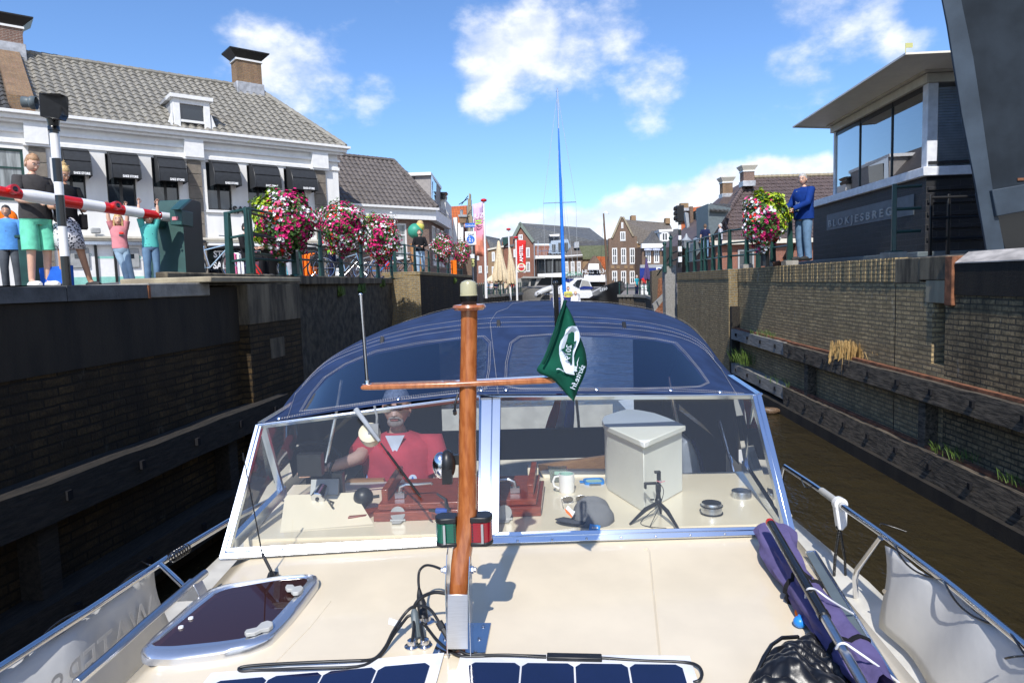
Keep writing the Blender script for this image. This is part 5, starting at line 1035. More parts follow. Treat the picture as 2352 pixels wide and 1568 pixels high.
# cabin top
oL=[dk(509,1289),dk(165,1568)]; xl=lambda y:lerp(-1.205,-1.165,(y-1.9)/.9)
rowsy=[.9,1.4,1.9,2.3,2.7,2.86,2.98]
XL=-1.22; XR=1.20
def edge(y): return (-1.22+.02*(y-1.9), 1.15+.06*(y-1.9))
mb=MB('gelcoat'); prof=[]
for y in(.6,1.2,1.8,2.2,2.6,2.85,3.0):
    a,b_=edge(y); r=[]
    for k in range(25):
        t=k/24; x=lerp(a,b_,t); e=min(t,1-t)*(b_-a); cam_=-.0 if e>.10 else -.05*(1-e/.10)**2
        r.append(V((x,y,dz(x,y)+cam_)))
    r=[r[0]+V((-.05,0,-.34))]+r+[r[-1]+V((.06,0,-.34))]; prof.append(r)
mb.grid(prof); piece(mb,'cabin_top',smooth=60)
mb=MB('gelcoat')  # raised centre panel line and seams
a=dk(*CM(1820,485)); b_=dk(*CM(1915,1230)); mb.tube([dk(1480,1262,.0),dk(*CM(1830,490)),dk(*CM(1845,520)),dk(*CM(1878,850)),b_,dk(*CM(1930,1420))],.004,6); piece(mb,'moulding_line'); mb=MB('gelcoat'); mb.tube([dk(760,1380),dk(712,1440),dk(*CG(1700,1200)),dk(580,1568)],.002,5); piece(mb,'moulding_line')
# side decks and hull
mb=MB('hull_white'); yy=[-.3,.6,1.4,2.2,3.0,4.5,6.5,8.2]
def hullx(y): return 1.02+.25*min(1,(y+.3)/1.4)+.30*min(1,max(0,(y+.3))/3.2)
rowsL=[]; 
for s in(-1,1):
    rr=[]
    for y in yy:
        x=hullx(y)*s*(1. if y>-.2 else .5); e=edge(min(y,3))[0 if s<0 else 1]+.05*s
        rr.append([V((e,y,E-1.46)),V((x,y,E-1.42)),V((x+.02*s,y,E-1.40)),V((x+.03*s,y,E-1.46)),V((x*.97,y,.4)),V((x*.7,y,-.3))])
    mb.grid(rr)
mb.quad(V((-1.2,8.2,E-1.5)),V((1.2,8.2,E-1.5)),V((1.2,8.2,-.3)),V((-1.2,8.2,-.3)))
piece(mb,'hull',smooth=40)
pm('rail_grey',(.10,.11,.12),.5); mb=MB('rail_grey')
for s in(-1,1): mb.tube([V(((hullx(y)-.03)*s,y,E-1.40)) for y in(.6,1.4,2.2,2.6)],.02,6)
piece(mb,'toe_rail')
# window band along the right cabin side
mb=MB('dark_slate_paint'); mb.prism([dk(1850,1268,.004),dk(1872,1266,.004),dk(2060,1568,.004),dk(2018,1568,.004)],(0,0,.004)); mb.use('alu'); mb.tube([dk(1851,1268,.008),dk(1872,1266,.008),dk(2062,1568,.008)],.006,5); piece(mb,'side_skylight')
# windscreen
wl=dk(508,1287,.0); wm=dk(1100,1250,.0); wr=dk(1823,1229,.0)
tl=at(596,979,3.08); tm1=at(1103,915,3.20); tr=at(1746,912,3.22); tm=at(1110,914,3.2)
def on(tri,u,v):
    n=(tri[1]-tri[0]).cross(tri[2]-tri[0]); return hit(u,v,tri[0],n)
PL_=(wl,wm,tl); PR_=(wm,wr,tr)
nL=(wm-wl).cross(tl-wl).normalized(); nR=(wr-wm).cross(tr-wm).normalized()
if nL.y>0: nL=-nL
if nR.y>0: nR=-nR
gL=[on(PL_,532.6,1260.7),on(PL_,1100,1231),on(PL_,1104,917),on(PL_,604,982.6)]
gR=[on(PR_,1146.5,1226),on(PR_,1797,1212),on(PR_,1725,915),on(PR_,1150.7,918)]
for g_,n_,lb in((gL,nL,None),(gR,nR,None)):
    mb=MB('hazed_glass'); mb.quad(*g_); piece(mb,'windscreen_pane',smooth=0)
def frame(quadi,quado,nrm,nm,par=BOAT,th=.03):
    mb=MB('alu'); k=len(quadi)
    for i in range(k):
        j=(i+1)%k
        if (quado[i]-quadi[i]).length<.003 and (quado[j]-quadi[j]).length<.003: continue
        mb.prism([quadi[i]-nrm*.006,quadi[j]-nrm*.006,quado[j]-nrm*.006,quado[i]-nrm*.006],nrm*th)
        m0,m1=quadi[i].lerp(quado[i],.42)+nrm*(th-.006),quadi[j].lerp(quado[j],.42)+nrm*(th-.006)
        mb.tube([m0,m1],.0035,5)
    return mb.build(nm,par,bevel=.003)
fo=[on(PL_,506,1287),on(PL_,1098,1250),on(PL_,1100,912),on(PL_,590,979)]
frame(gL,fo,nL,'windscreen_frame'); fo2=[on(PR_,1097,1254),on(PR_,1824,1230),on(PR_,1745,910),on(PR_,1104,913)]
fr_=frame(gR,fo2,nR,'windscreen_frame',th=.034)
for A0,B0,nn,k in((on(PL_,520,1279),on(PL_,1085,1243),nL,8),(on(PR_,1165,1247),on(PR_,1795,1226),nR,8)):
    for i in range(k): mb=MB('brushed'); mb.lathe([(.006,0),(.006,.002),(.003,.004)],A0.lerp(B0,(i+.3)/k)+nn*.026,nn,10); mb.build('screw',fr_)
# side windows running aft
for s,(p0,p1) in((-1,(dk(532,1262),dk(653,1150))),(1,(dk(1797,1213),dk(1710,1085)))):
    p1=V((p1.x,p1.y,E-1.03)); t0=(tl if s<0 else tr)+V((0,.02,0)); t1=V((p1.x*.98,3.75,t0.z+.02)); mid=(p0+p1)/2
    mb=MB('hazed_glass'); mb.quad(p0,p1,t1,t0); piece(mb,'side_window',smooth=0)
    mb=MB('alu'); n_=V((-s,0,0)); mb.bar(p0+V((0,0,.02)),p1+V((0,0,.02)),.03,.05); mb.bar(t0,t1,.03,.03)
    d0=t0.lerp(t1,.25); mb.bar(V((p0.x,0,0))*0+t0+V((0,.02,0)),p0.lerp(p1,.95)+V((0,0,.03)),.022,.03,up=(1,0,0)) ; piece(mb,'side_frame')
# cockpit coaming / sides further aft
mb=MB('gelcoat_dash')
for s in(-1,1): mb.prism([V((s*1.17,3.0,E-1.40)),V((s*1.30,3.7,E-1.40)),V((s*1.32,4.2,E-1.40)),V((s*1.42,4.2,E-1.40)),V((s*1.38,3.7,E-1.40)),V((s*1.24,3.0,E-1.40))],(0,0,.32))
piece(mb,'coaming')
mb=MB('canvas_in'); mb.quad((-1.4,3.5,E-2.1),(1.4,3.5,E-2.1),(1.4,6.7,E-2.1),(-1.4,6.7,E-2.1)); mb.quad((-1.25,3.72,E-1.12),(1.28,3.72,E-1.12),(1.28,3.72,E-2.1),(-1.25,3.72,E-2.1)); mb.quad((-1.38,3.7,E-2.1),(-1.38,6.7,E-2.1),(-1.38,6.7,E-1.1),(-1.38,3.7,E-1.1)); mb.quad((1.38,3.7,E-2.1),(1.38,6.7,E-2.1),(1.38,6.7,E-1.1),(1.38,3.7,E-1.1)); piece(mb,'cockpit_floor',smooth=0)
# dashboard
mb=MB('gelcoat_dash'); mb.prism([V((-1.17,2.9,E-1.14)),V((1.17,2.9,E-1.14)),V((1.27,3.72,E-1.14)),V((-1.24,3.72,E-1.14))],(0,0,.06)); 
mb.prism([ds(*CA(470,1095)),ds(*CA(1125,1050)),V((ds(*CA(1145,1050)).x+.04,3.72,E-1.08)),V((ds(*CA(470,1095)).x-.0,3.72,E-1.08))],(0,0,.002))
a=ds(*CA(470,1095)); b_=ds(*CA(1125,1040)); a2=atz(*CA(505,835),E-.99); b2=atz(*CA(990,815),E-.99)
mb.add([a,b_,b2,a2,V((a2.x,a2.y+.02,E-1.1)),V((b2.x,b2.y+.02,E-1.1))],[(0,1,2,3),(3,2,5,4),(0,3,4),(1,5,2)]); piece(mb,'dashboard',bevel=.012)
mb=MB('ply_wood'); mb.prism([at(1236,1068,3.72),at(1393,1047,3.85),at(1393,1080,3.85),at(1240,1081,3.72)],(0,.03,0)); mb.prism([at(795,1103,3.72),at(880,1101,3.72),at(884,1110,3.72),at(790,1112,3.72)],(0,.04,0)); piece(mb,'wooden_panel')
mb=MB('gelcoat_dash'); mb.prism([at(1238,1080,3.72),at(1400,1080,3.72),at(1400,1098,3.70),at(1250,1100,3.70)],(0,.05,0)); mb.box(at(1224,1078,3.7),(.06,.08,.05)); piece(mb,'door_sill',bevel=.008)
# mahogany sliding hatch
z0=E-1.08; A1=atz(858,1199,z0); A2=atz(1243,1185,z0); A3=atz(1250,1092,z0+.07); A4=atz(905,1103,z0+.07)
A3=V((A3.x,A3.y,z0)); A4=V((A4.x,A4.y,z0))
mb=MB('mahogany'); mb.prism([A1,A2,A3,A4],(0,0,.045)); i1,i2,i3,i4=[p+V((0,(.02 if k<2 else 0),.047)) for k,p in enumerate((A1,A2,A3,A4))]; mb.prism([i1+V((.02,0,0)),i2+V((-.02,0,0)),i3+V((-.02,0,0)),i4+V((.02,0,0))],(0,0,.03)); 
H_=mb.build('hatch',BOAT,bevel=.004)
mb=MB('mahogany')
for p,q,x in((i1,i4,.04),(i2,i3,-.05)): mb.bar(p.lerp(q,.12)+V((x,0,.055)),p.lerp(q,.96)+V((x,0,.075)),.03,.06)
mb.build('hatch_rail',H_,bevel=.004)
for (x,y,s) in((1310,845,1),(2,0,0)):
    if s: p=atz(*CA(1308,850),z0+.08)
    else: p=atz(*CB(290,845),z0+.08)
    mb=MB('brushed'); mb.box(p+V((0,0,.012)),(.045,.03,.025)); dx=1 if s else -1
    mb.tube([p+V((0,0,.02)),p+V((.005*dx,0,.05)),p+V((.03*dx,0,.062)),p+V((.085*dx,0,.06)),p+V((.15*dx,.005,.062)),p+V((.155*dx,.005,.055))],[.012,.011,.009,.008,.007,.006],8); mb.build('latch_handle',H_)
pm('hinge_metal',(.34,.34,.34),.4,.3)
for P_ in(CA(1297,1010),CB(215,1040)):
    p=ds(*P_); mb=MB('hinge_metal'); mb.lathe([(.034,0),(.034,.004)],p+V((0,-.012,.035)),(0,-1,.25),16); mb.lathe([(.007,-.035),(.007,.035)],p+V((0,-.018,.006)),(1,0,0),8); mb.prism([p+V((-.03,-.015,.004)),p+V((.03,-.015,.004)),p+V((.018,-.06,.004)),p+V((-.02,-.06,.004))],(0,0,.003)); mb.build('hinge',H_)
# instruments on the dash
mb=MB('grey_paint'); p=atz(*CA(785,780),E-.96); r=Matrix.Rotation(R_(-25),3,'X'); mb.box(p,(.135,.02,.075),r); mb.use('steel'); mb.lathe([(.034,0),(.034,.07),(.03,.074)],p+V((-.01,-.0,-.01)),(-.15,-.9,-.35),18); o=piece(mb,'instrument'); 
mb=MB('gloss_black'); mb.lathe([(.010,.074),(.008,.08)],p+V((-.01,0,-.01)),(-.15,-.9,-.35),10); mb.build('knob',o)
p=ds(*CA(790,960)); mb=MB('steel'); mb.prism([p+V((-.016,0,.0)),p+V((.016,0,.0)),p+V((.016,.06,.075)),p+V((-.016,.06,.075))],(0,-.004,.0)); piece(mb,'bracket')
mb=MB('black_plastic'); q=lambda x,y,h=.02:ds(*CA(x,y),h); mb.tube([q(800,870,.1),q(850,890,.06),q(930,905,.03),q(1010,900,.05)],.005,6); mb.tube([q(810,880,.1),q(850,940,.03),q(890,980,.01),q(945,985,.01)],.005,6); piece(mb,'dash_cable')
c=ds(*CA(1050,905),.10); c=ds(*CA(1052,850),.075); mb=MB('black_plastic'); mb.ball(c,(.048,.048,.048),18,12); mb.tube([c+V((-.0,-.02,-.03)),c+V((-.025,-.05,-.055)),ds(*CA(995,965),.02)],[.022,.018,.014],10); mb.tube([c+V((.04,0,0)),c+V((.075,.01,-.0))],.008,8); o=piece(mb,'steering_compass')
mb=MB('mahogany'); a=ds(*CA(945,1030)); b_=ds(*CA(1070,1015)); d_=b_-a; mb.prism([a,b_,b_+V((.05,.12,0)),a+V((0,.10,0))],(0,0,.028)); mb.build('wooden_block',o,bevel=.003)
# wiper
mb=MB('black_plastic'); w0=on(PL_,*CA(1010,270))+nL*.05; w1=on(PL_,*CA(1455,865))+nL*.03; mb.tube([w0.lerp(w1,.4),w1],.004,6); mb.use('zinc'); mb.tube([w0,w0.lerp(w1,.38)],[.013,.008],8); mb.use('black_plastic'); mb.bar(w0.lerp(w1,.5),w0.lerp(w1,.98),.005,.010); o=piece(mb,'wiper')
mb=MB('gelcoat_dash'); p=on(PL_,*CA(1090,390))-nL*.05; mb.lathe([(.045,-.03),(.05,.0),(.05,.035),(.03,.045)],p,nL,18); mb.use('zinc'); mb.box(p+nL*.045+V((.02,0,.01)),(.05,.02,.05)); mb.tube([p+V((.03,0,.03)),p+V((.035,0,.09)),p+V((.025,0,.14))],.006,6); mb.build('wiper_motor',o)
# canopy
def cv(l): return [at(u,v,Y) for u,v,Y in l]
def resamp(P,n):
    d=[0]; 
    for a,b_ in zip(P,P[1:]): d.append(d[-1]+(b_-a).length)
    out=[]
    for i in range(n):
        t=d[-1]*i/(n-1); k=0
        while k<len(d)-2 and d[k+1]<t: k+=1
        out.append(P[k].lerp(P[k+1],(t-d[k])/max(1e-6,d[k+1]-d[k])))
    return out
def smooth_(P,it=2):
    for _ in range(it): P=[P[0]]+[(P[i-1]+P[i]*2+P[i+1])/4 for i in range(1,len(P)-1)]+[P[-1]]
    return P
NB=61
wsl=resamp(cv([(600,972,3.06),(760,946,3.12),(905,926,3.16),(1060,909,3.19),(1110,905,3.2),(1300,904,3.2),(1500,904,3.2),(1748,908,3.2)]),NB)
bow1=cv([(640,950,3.75),(655,928,3.78),(683,900,3.82),(716,860,3.86),(752,829,3.9),(800,807,3.94),(868,783,3.97),(960,762,4.),(1060,748,4.),(1150,742,4.),(1290,740,4.),(1400,744,4.),(1480,751,4.),(1545,763,3.97),(1590,778,3.95),(1622,800,3.92),(1642,830,3.88),(1668,862,3.84),(1695,888,3.8)])
bow1=smooth_(resamp(bow1,NB),1)
roof1=smooth_(resamp(cv([(690,905,4.6),(730,860,4.7),(770,826,4.8),(822,800,4.9),(868,770,5.0),(930,741,5.1),(1010,716,5.2),(1090,701,5.3),(1180,694,5.3),(1290,692,5.3),(1400,697,5.3),(1480,709,5.3),(1545,727,5.2),(1590,752,5.1),(1622,790,5.0),(1648,830,4.8),(1675,865,4.6)]),NB),1)
back=[V((p.x*1.05,6.3,p.z-.02)) for p in roof1]
def loft(a,b_,n,sag=0): return [[x.lerp(y,i/n)+V((0,0,-sag*math.sin(math.pi*i/n))) for x,y in zip(a,b_)] for i in range(n+1)]
# front panel with two vinyl windows: param (t across, s up)
NS=24; fp=loft(wsl,bow1,NS,.0)
mbc=MB('canvas_navy'); mbw=[MB('vinyl_blue'),MB('vinyl_blue')]
def shape_pt(u,v):  # nearest position on the front panel along the view ray, by pixels of each vertex
    pass
def proj(p):
    q=RM.to_3x3().transposed()@(p-V((0,0,E))); return (W/2+F*q.x/-q.z, H/2-F*q.y/-q.z)
winA=[(697,943),(720,905),(752,868),(800,838),(868,812),(960,795),(1050,781),(1105,776),(1119,790),(1116,850),(1108,893),(1080,898),(900,914),(780,932)]
winB=[(1168,885),(1170,835),(1180,790),(1200,776),(1290,771),(1400,776),(1500,782),(1545,790),(1570,815),(1600,850),(1620,878),(1600,887),(1400,890),(1200,892)]
def inside(pt,poly):
    x,y=pt; c=False; n=len(poly)
    for i in range(n):
        x1,y1=poly[i]; x2,y2=poly[(i+1)%n]
        if (y1>y)!=(y2>y) and x<(x2-x1)*(y-y1)/(y2-y1)+x1: c=not c
    return c
# finer grid, classify cells, snap window border vertices onto the outline
NA,NS2=180,60
fa_=resamp(wsl,NA); fb_=resamp(bow1,NA); G2=loft(fa_,fb_,NS2)
PX=[[proj(p) for p in r] for r in G2]
def cls(i,j):
    c=((PX[i][j][0]+PX[i+1][j+1][0])/2,(PX[i][j][1]+PX[i+1][j+1][1])/2)
    return 1 if inside(c,winA) else 2 if inside(c,winB) else 0
CL=[[cls(i,j) for j in range(NA-1)] for i in range(NS2)]
def nearest(pt,poly):
    best=None; x,y=pt
    for i in range(len(poly)):
        (x1,y1),(x2,y2)=poly[i],poly[(i+1)%len(poly)]; dx,dy=x2-x1,y2-y1; t=max(0,min(1,((x-x1)*dx+(y-y1)*dy)/(dx*dx+dy*dy))); q=(x1+t*dx,y1+t*dy); d=(q[0]-x)**2+(q[1]-y)**2
        if best is None or d<best[0]: best=(d,q)
    return best[1]
for i in range(1,NS2):
    for j in range(1,NA-1):
        s={CL[i-1][j-1],CL[i-1][j],CL[i][j-1],CL[i][j]}
        if len(s)>1:
            q=nearest(PX[i][j],winA if 1 in s else winB); p=G2[i][j]; n_=(G2[i+1][j]-G2[i-1][j]).cross(G2[i][j+1]-G2[i][j-1]); G2[i][j]=hit(q[0],q[1],p,n_)
G2f=[p for r in G2 for p in r]
for cid,mb in((0,mbc),(1,mbw[0]),(2,mbw[1])):
    mb.add(G2f,[(i*NA+j,i*NA+j+1,(i+1)*NA+j+1,(i+1)*NA+j) for i in range(NS2) for j in range(NA-1) if CL[i][j]==cid])
def clean(mb):
    used=sorted({i for f in mb.f for i in f}); mp={k:i for i,k in enumerate(used)}; mb.v=[mb.v[k] for k in used]; mb.f=[tuple(mp[i] for i in f) for f in mb.f]; return mb
CAN=clean(mbc).build('canopy',BOAT,smooth=60)
rows=loft([p+V((0,.01,0)) for p in bow1],roof1,8,-.03); 
for r in rows[:2]: pass
mb=MB('canvas_navy'); mb.grid(rows+loft(roof1,back,3,.02)[1:]); mb.build('canopy_roof',CAN,smooth=60,solid=.004)
for mb in mbw: clean(mb).build('canopy_window',CAN,smooth=60)
# sides of the canopy (aft of the front bow) and the back with its window
mb=MB('canvas_in')
for k,s in((0,-1),(NB-1,1)):
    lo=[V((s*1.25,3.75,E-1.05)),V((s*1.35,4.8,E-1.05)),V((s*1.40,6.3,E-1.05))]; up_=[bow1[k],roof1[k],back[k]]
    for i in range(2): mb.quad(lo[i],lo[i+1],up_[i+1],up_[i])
bk=back; X=lambda u:(u-1176)/1568*6.3
z_t=at(1300,770,6.3).z; z_b=at(1300,982,6.3).z; xa,xb=at(1012,880,6.3).x,at(1455,880,6.3).x
zb=E-1.6
bs=sorted(back,key=lambda p:p.x)
def ztop(x):
    for p,q in zip(bs,bs[1:]):
        if p.x<=x<=q.x: return lerp(p.z,q.z,(x-p.x)/max(1e-6,q.x-p.x))
    return bs[0].z if x<bs[0].x else bs[-1].z
xs=sorted([p.x for p in bs]+[xa,xb])
z_t=min(z_t,min(ztop(xa),ztop(xb))-.03)
for x0,x1 in zip(xs,xs[1:]):
    m_x=(x0+x1)/2; t0,t1=ztop(x0),ztop(x1)
    if xa<m_x<xb: mb.quad((x0,6.3,zb),(x1,6.3,zb),(x1,6.3,z_b),(x0,6.3,z_b)); mb.quad((x0,6.3,z_t),(x1,6.3,z_t),(x1,6.3,t1),(x0,6.3,t0))
    else: mb.quad((x0,6.3,zb),(x1,6.3,zb),(x1,6.3,t1),(x0,6.3,t0))
mb.build('canopy_back',CAN,smooth=0)
glass('vinyl_back',(.80,.85,.92),rough=.05,refl=1.2,dif=(.14,(.16,.21,.30)))
mb=MB('vinyl_back'); mb.quad((xa,6.3,z_b),(xb,6.3,z_b),(xb,6.3,z_t),(xa,6.3,z_t)); mb.build('back_window',CAN,smooth=0)
def stitch(pts,nm='stitching',r=.0010,lift=V((0,-.004,.004))):
    mb=MB('thread')
    P=resamp(pts,max(2,int(sum((b_-a).length for a,b_ in zip(pts,pts[1:]))/.0055)))
    for i in range(0,len(P)-1,2): mb.tube([P[i]+lift,P[i+1]+lift],r,4,cap=False)
    return mb
mb=stitch([r.copy() for r in rows[0][4:-4]]); m2=stitch([p for p in rows[1][4:-4]]); mb.add(m2.v,m2.f); m2=stitch(roof1[3:-3],lift=V((0,-.01,.012))); mb.add(m2.v,m2.f)
m2=stitch([a.lerp(b_,.93) for a,b_ in zip(wsl,bow1)][3:-3]); mb.add(m2.v,m2.f); m2=stitch([a.lerp(b_,.06) for a,b_ in zip(wsl,bow1)][2:-2]); mb.add(m2.v,m2.f)
m2=stitch([a.lerp(b_,.03) for a,b_ in zip(wsl,bow1)][2:-2]); mb.add(m2.v,m2.f)
for wn in(winA,winB):
    for g_ in(5,9):
        cx=sum(p[0] for p in wn)/len(wn); cy=sum(p[1] for p in wn)/len(wn); P=[]
        for i,(x,y) in enumerate(wn+[wn[0]]):
            dx,dy=x-cx,y-cy; l=math.hypot(dx,dy); x2,y2=x+dx/l*g_,y+dy/l*g_
            bi=min(((PX[a][b_][0]-x2)**2+(PX[a][b_][1]-y2)**2,a,b_) for a in range(0,NS2+1,2) for b_ in range(0,NA,2)); p=G2[bi[1]][bi[2]]; n_=(G2[min(bi[1]+1,NS2)][bi[2]]-G2[max(0,bi[1]-1)][bi[2]]).cross(G2[bi[1]][min(NA-1,bi[2]+1)]-G2[bi[1]][max(0,bi[2]-1)]); P.append(hit(x2,y2,p,n_))
        m2=stitch(P); mb.add(m2.v,m2.f)
k=NB//2-1
for kk in(int(NB*.47),int(NB*.06),int(NB*.95)): m2=stitch([wsl[kk].lerp(bow1[kk],t/10) for t in range(11)]); mb.add(m2.v,m2.f)
m2=stitch([rows[i][int(NB*.47)+(0 if i<1 else int(i*.35))] for i in range(9)],lift=V((0,-.004,.012))); mb.add(m2.v,m2.f)
mb.build('stitching',CAN,smooth=0)['kind']='stuff'
for (u,v) in((650,962),(918,930),(1100,905),(1166,905),(1366,903),(1543,903),(1660,902),(1746,903)):
    kk=min(range(NB),key=lambda i:abs(proj(wsl[i].lerp(bow1[i],.05))[0]-u)); p=wsl[kk].lerp(bow1[kk],.035); mb=MB('steel'); mb.lathe([(.011,0),(.011,.004),(.008,.010),(.006,.011)],p+V((0,-.004,.003)),(0,-.75,.6),12); mb.build('snap_button',CAN)
for (u,v) in((884,791),(1149,750),(1430,755)):
    kk=min(range(NB),key=lambda i:abs(proj(bow1[i])[0]-u)); p=bow1[kk]+V((0,-.02,.0)); mb=MB('gloss_black'); mb.box(p,(.022,.015,.045),Matrix.Rotation(R_(-35),3,'X')); mb.box(p+V((0,-.008,-.025)),(.028,.012,.012)); mb.build('buckle',CAN,bevel=.002)
# canopy poles inside
for pts in([(783,872,3.9),(770,955,3.85),(748,1062,3.8)],[(1538,865,4.0),(1548,930,3.95),(1562,1000,3.9)],[(1653,966,4.1),(1672,1035,4.0),(1691,1104,3.9)],[(838,1120,3.9),(850,1060,4.0),(862,1000,4.1)]):
    mb=MB('steel'); mb.tube(cv(pts),.0125,10); mb.build('pole',CAN)
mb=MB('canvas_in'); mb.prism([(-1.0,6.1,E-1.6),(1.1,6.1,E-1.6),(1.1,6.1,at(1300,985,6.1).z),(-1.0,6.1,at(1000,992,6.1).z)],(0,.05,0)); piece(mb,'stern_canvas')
# seats and wheel
pm('seat_vinyl',(.45,.45,.44),.5); 
for pts,Y in(([(1567,1020),(1575,1010),(1590,1012),(1605,1050),(1612,1090),(1630,1093),(1628,1104),(1567,1110)],4.0),):
    mb=MB('seat_vinyl'); mb.prism([at(u,v,Y) for u,v in pts],(0,.45,0)); o=piece(mb,'seat',bevel=.02); mb=MB('navy_cloth'); mb.tube([at(1590,1010,3.98),at(1604,1040,3.98),at(1612,1070,3.98),at(1615,1092,3.98)],.012,8); mb.build('piping',o)
cW=at(712,1085,3.83); mb=MB('black_plastic'); ax=V((.1,-.75,.6)).normalized(); a_=ax.orthogonal().normalized(); b2=ax.cross(a_); mb.tube([cW+(a_*math.cos(t/24*6.283)+b2*math.sin(t/24*6.283))*.19 for t in range(25)],.013,8)
for t in(0,2.1,4.2): mb.tube([cW,cW+(a_*math.cos(t)+b2*math.sin(t))*.19],.008,6)
mb.ball(cW,.03,8,6); piece(mb,'steering_wheel')
mb=MB('black_plastic'); mb.box(atz(*CA(685,620),E-.80),(.11,.05,.10)); mb.box(atz(*CA(880,760),E-.96),(.05,.05,.12)); piece(mb,'throttle')
# ---- mast
mz0=dk(1050,1500); ymast=mz0.y
Mp=lambda u,v,y=0:at(u,v,ymast+y)
MAST=MB('varnish')
lft=[(1030,1370),(1034,1300),(1041,1240),(1049,1180),(1051,1100),(1052,1000),(1053,905),(1056,800),(1057,712)]; rgt=[(1074,1370),(1080,1300),(1089,1240),(1096,1180),(1094,1100),(1093,1000),(1094,905),(1095,800),(1096,712)]
rows_=[]
for i,((u0,v0),(u1,v1)) in enumerate(zip(lft,rgt)):
    p,q=Mp(u0,v0,.0),Mp(u1,v1,.0); c=(p+q)/2; r=(q-p).length/2; sq=2.8 if i<2 else (2.3 if i==2 else 2.0); r_=[]
    for k in range(24):
        a=k/24*6.2832; ca,sa=math.cos(a),math.sin(a); rr=r/((abs(ca)**sq+abs(sa)**sq)**(1/sq)); r_.append(c+V((ca*rr,sa*rr*1.0+.03,0)))
    rows_.append(r_)
MAST.grid(rows_,close=True); MAST.add(rows_[0],[tuple(range(24))]); MA=MAST.build('mast',BOAT,smooth=50)
ct=(Mp(1057,712)+Mp(1096,712))/2+V((0,.03,0)); k_=ymast/1568
mb=MB('varnish'); mb.lathe([(.02,-.006),(.045,-.004),(.051,.004),(.047,.012),(.03,.014)],ct+V((0,0,.003)),n=28); mb.build('mast_cap',MA)
mb=MB('gloss_black'); mb.lathe([(.022,0),(.026,.012),(.027,.026)],ct+V((.0,0,.016)),n=20); mb.build('lamp_base',MA)
m,nt,b=_new('lamp_lens'); b.inputs['Base Color'].default_value=(.62,.58,.36,1); b.inputs['Roughness'].default_value=.25; b.inputs['Transmission Weight'].default_value=.35
cl=ct+V((0,0,.041)); mb=MB('lamp_lens'); n=48; rr=[]
for r,z in((.0265,0),(.0265,.003),(.0245,.004),(.0240,.036),(.021,.042),(.010,.047),(.001,.048)): rr.append([cl+V((math.cos(k/n*6.283)*(r+(.0008 if k%2 and .003<z<.037 else 0)),math.sin(k/n*6.283)*(r+(.0008 if k%2 and .003<z<.037 else 0)),z)) for k in range(n)])
mb.grid(rr,close=True); mb.build('masthead_lamp',MA,smooth=30)
mb=MB('varnish'); pts=[(826,890),(832,884),(1050,877),(1265,866),(1282,870),(1282,878),(1265,881),(1050,890),(860,896),(830,896)]; mb.prism([Mp(u,v,-.004) for u,v in pts],(0,.05,0)); mb.build('crosstree',MA,bevel=.005)
mb=MB('steel'); p=Mp(844,884,.02); mb.lathe([(.017,0),(.017,.003),(.009,.005),(.008,.014)],p,n=16); mb.tube([p,Mp(828,677,.02)],.0052,10); mb.ball(Mp(828,677,.02),.0062,8,6); mb.build('rod',MA)
mb=MB('gloss_black'); mb.tube([Mp(1284,872,.02),Mp(1276,652,.02)],.0075,10); mb.ball(Mp(1276,651,.02),.009,8,6); mb.build('flag_rod',MA)
m,nt,b=_new('rope_white'); b.inputs['Base Color'].default_value=(.72,.72,.74,1); b.inputs['Roughness'].default_value=.9
def rope(mb,pts,r,tw=.02):
    P=resamp(pts,max(6,int(sum((b_-a).length for a,b_ in zip(pts,pts[1:]))/(tw*.25))))
    for ph in(0,2.09,4.18):
        Q=[]
        for i,p in enumerate(P):
            d=(P[min(i+1,len(P)-1)]-P[max(i-1,0)]).normalized(); a_=d.orthogonal().normalized(); a_=(V((1,0,.1))-d*d.dot(V((1,0,.1)))).normalized(); b2=d.cross(a_); t=i*1.57*.8+ph; Q.append(p+(a_*math.cos(t)+b2*math.sin(t))*r*.5)
        mb.tube(Q,r*.62,6)
    return mb
mb=MB('rope_white'); rope(mb,[Mp(1272,655,.025),Mp(1274,700,.03),Mp(1282,738,.03)],.005); rope(mb,[Mp(1287,660,.03),Mp(1292,690,.03),Mp(1290,740,.03)],.005); mb.build('halyard',MA,smooth=60)
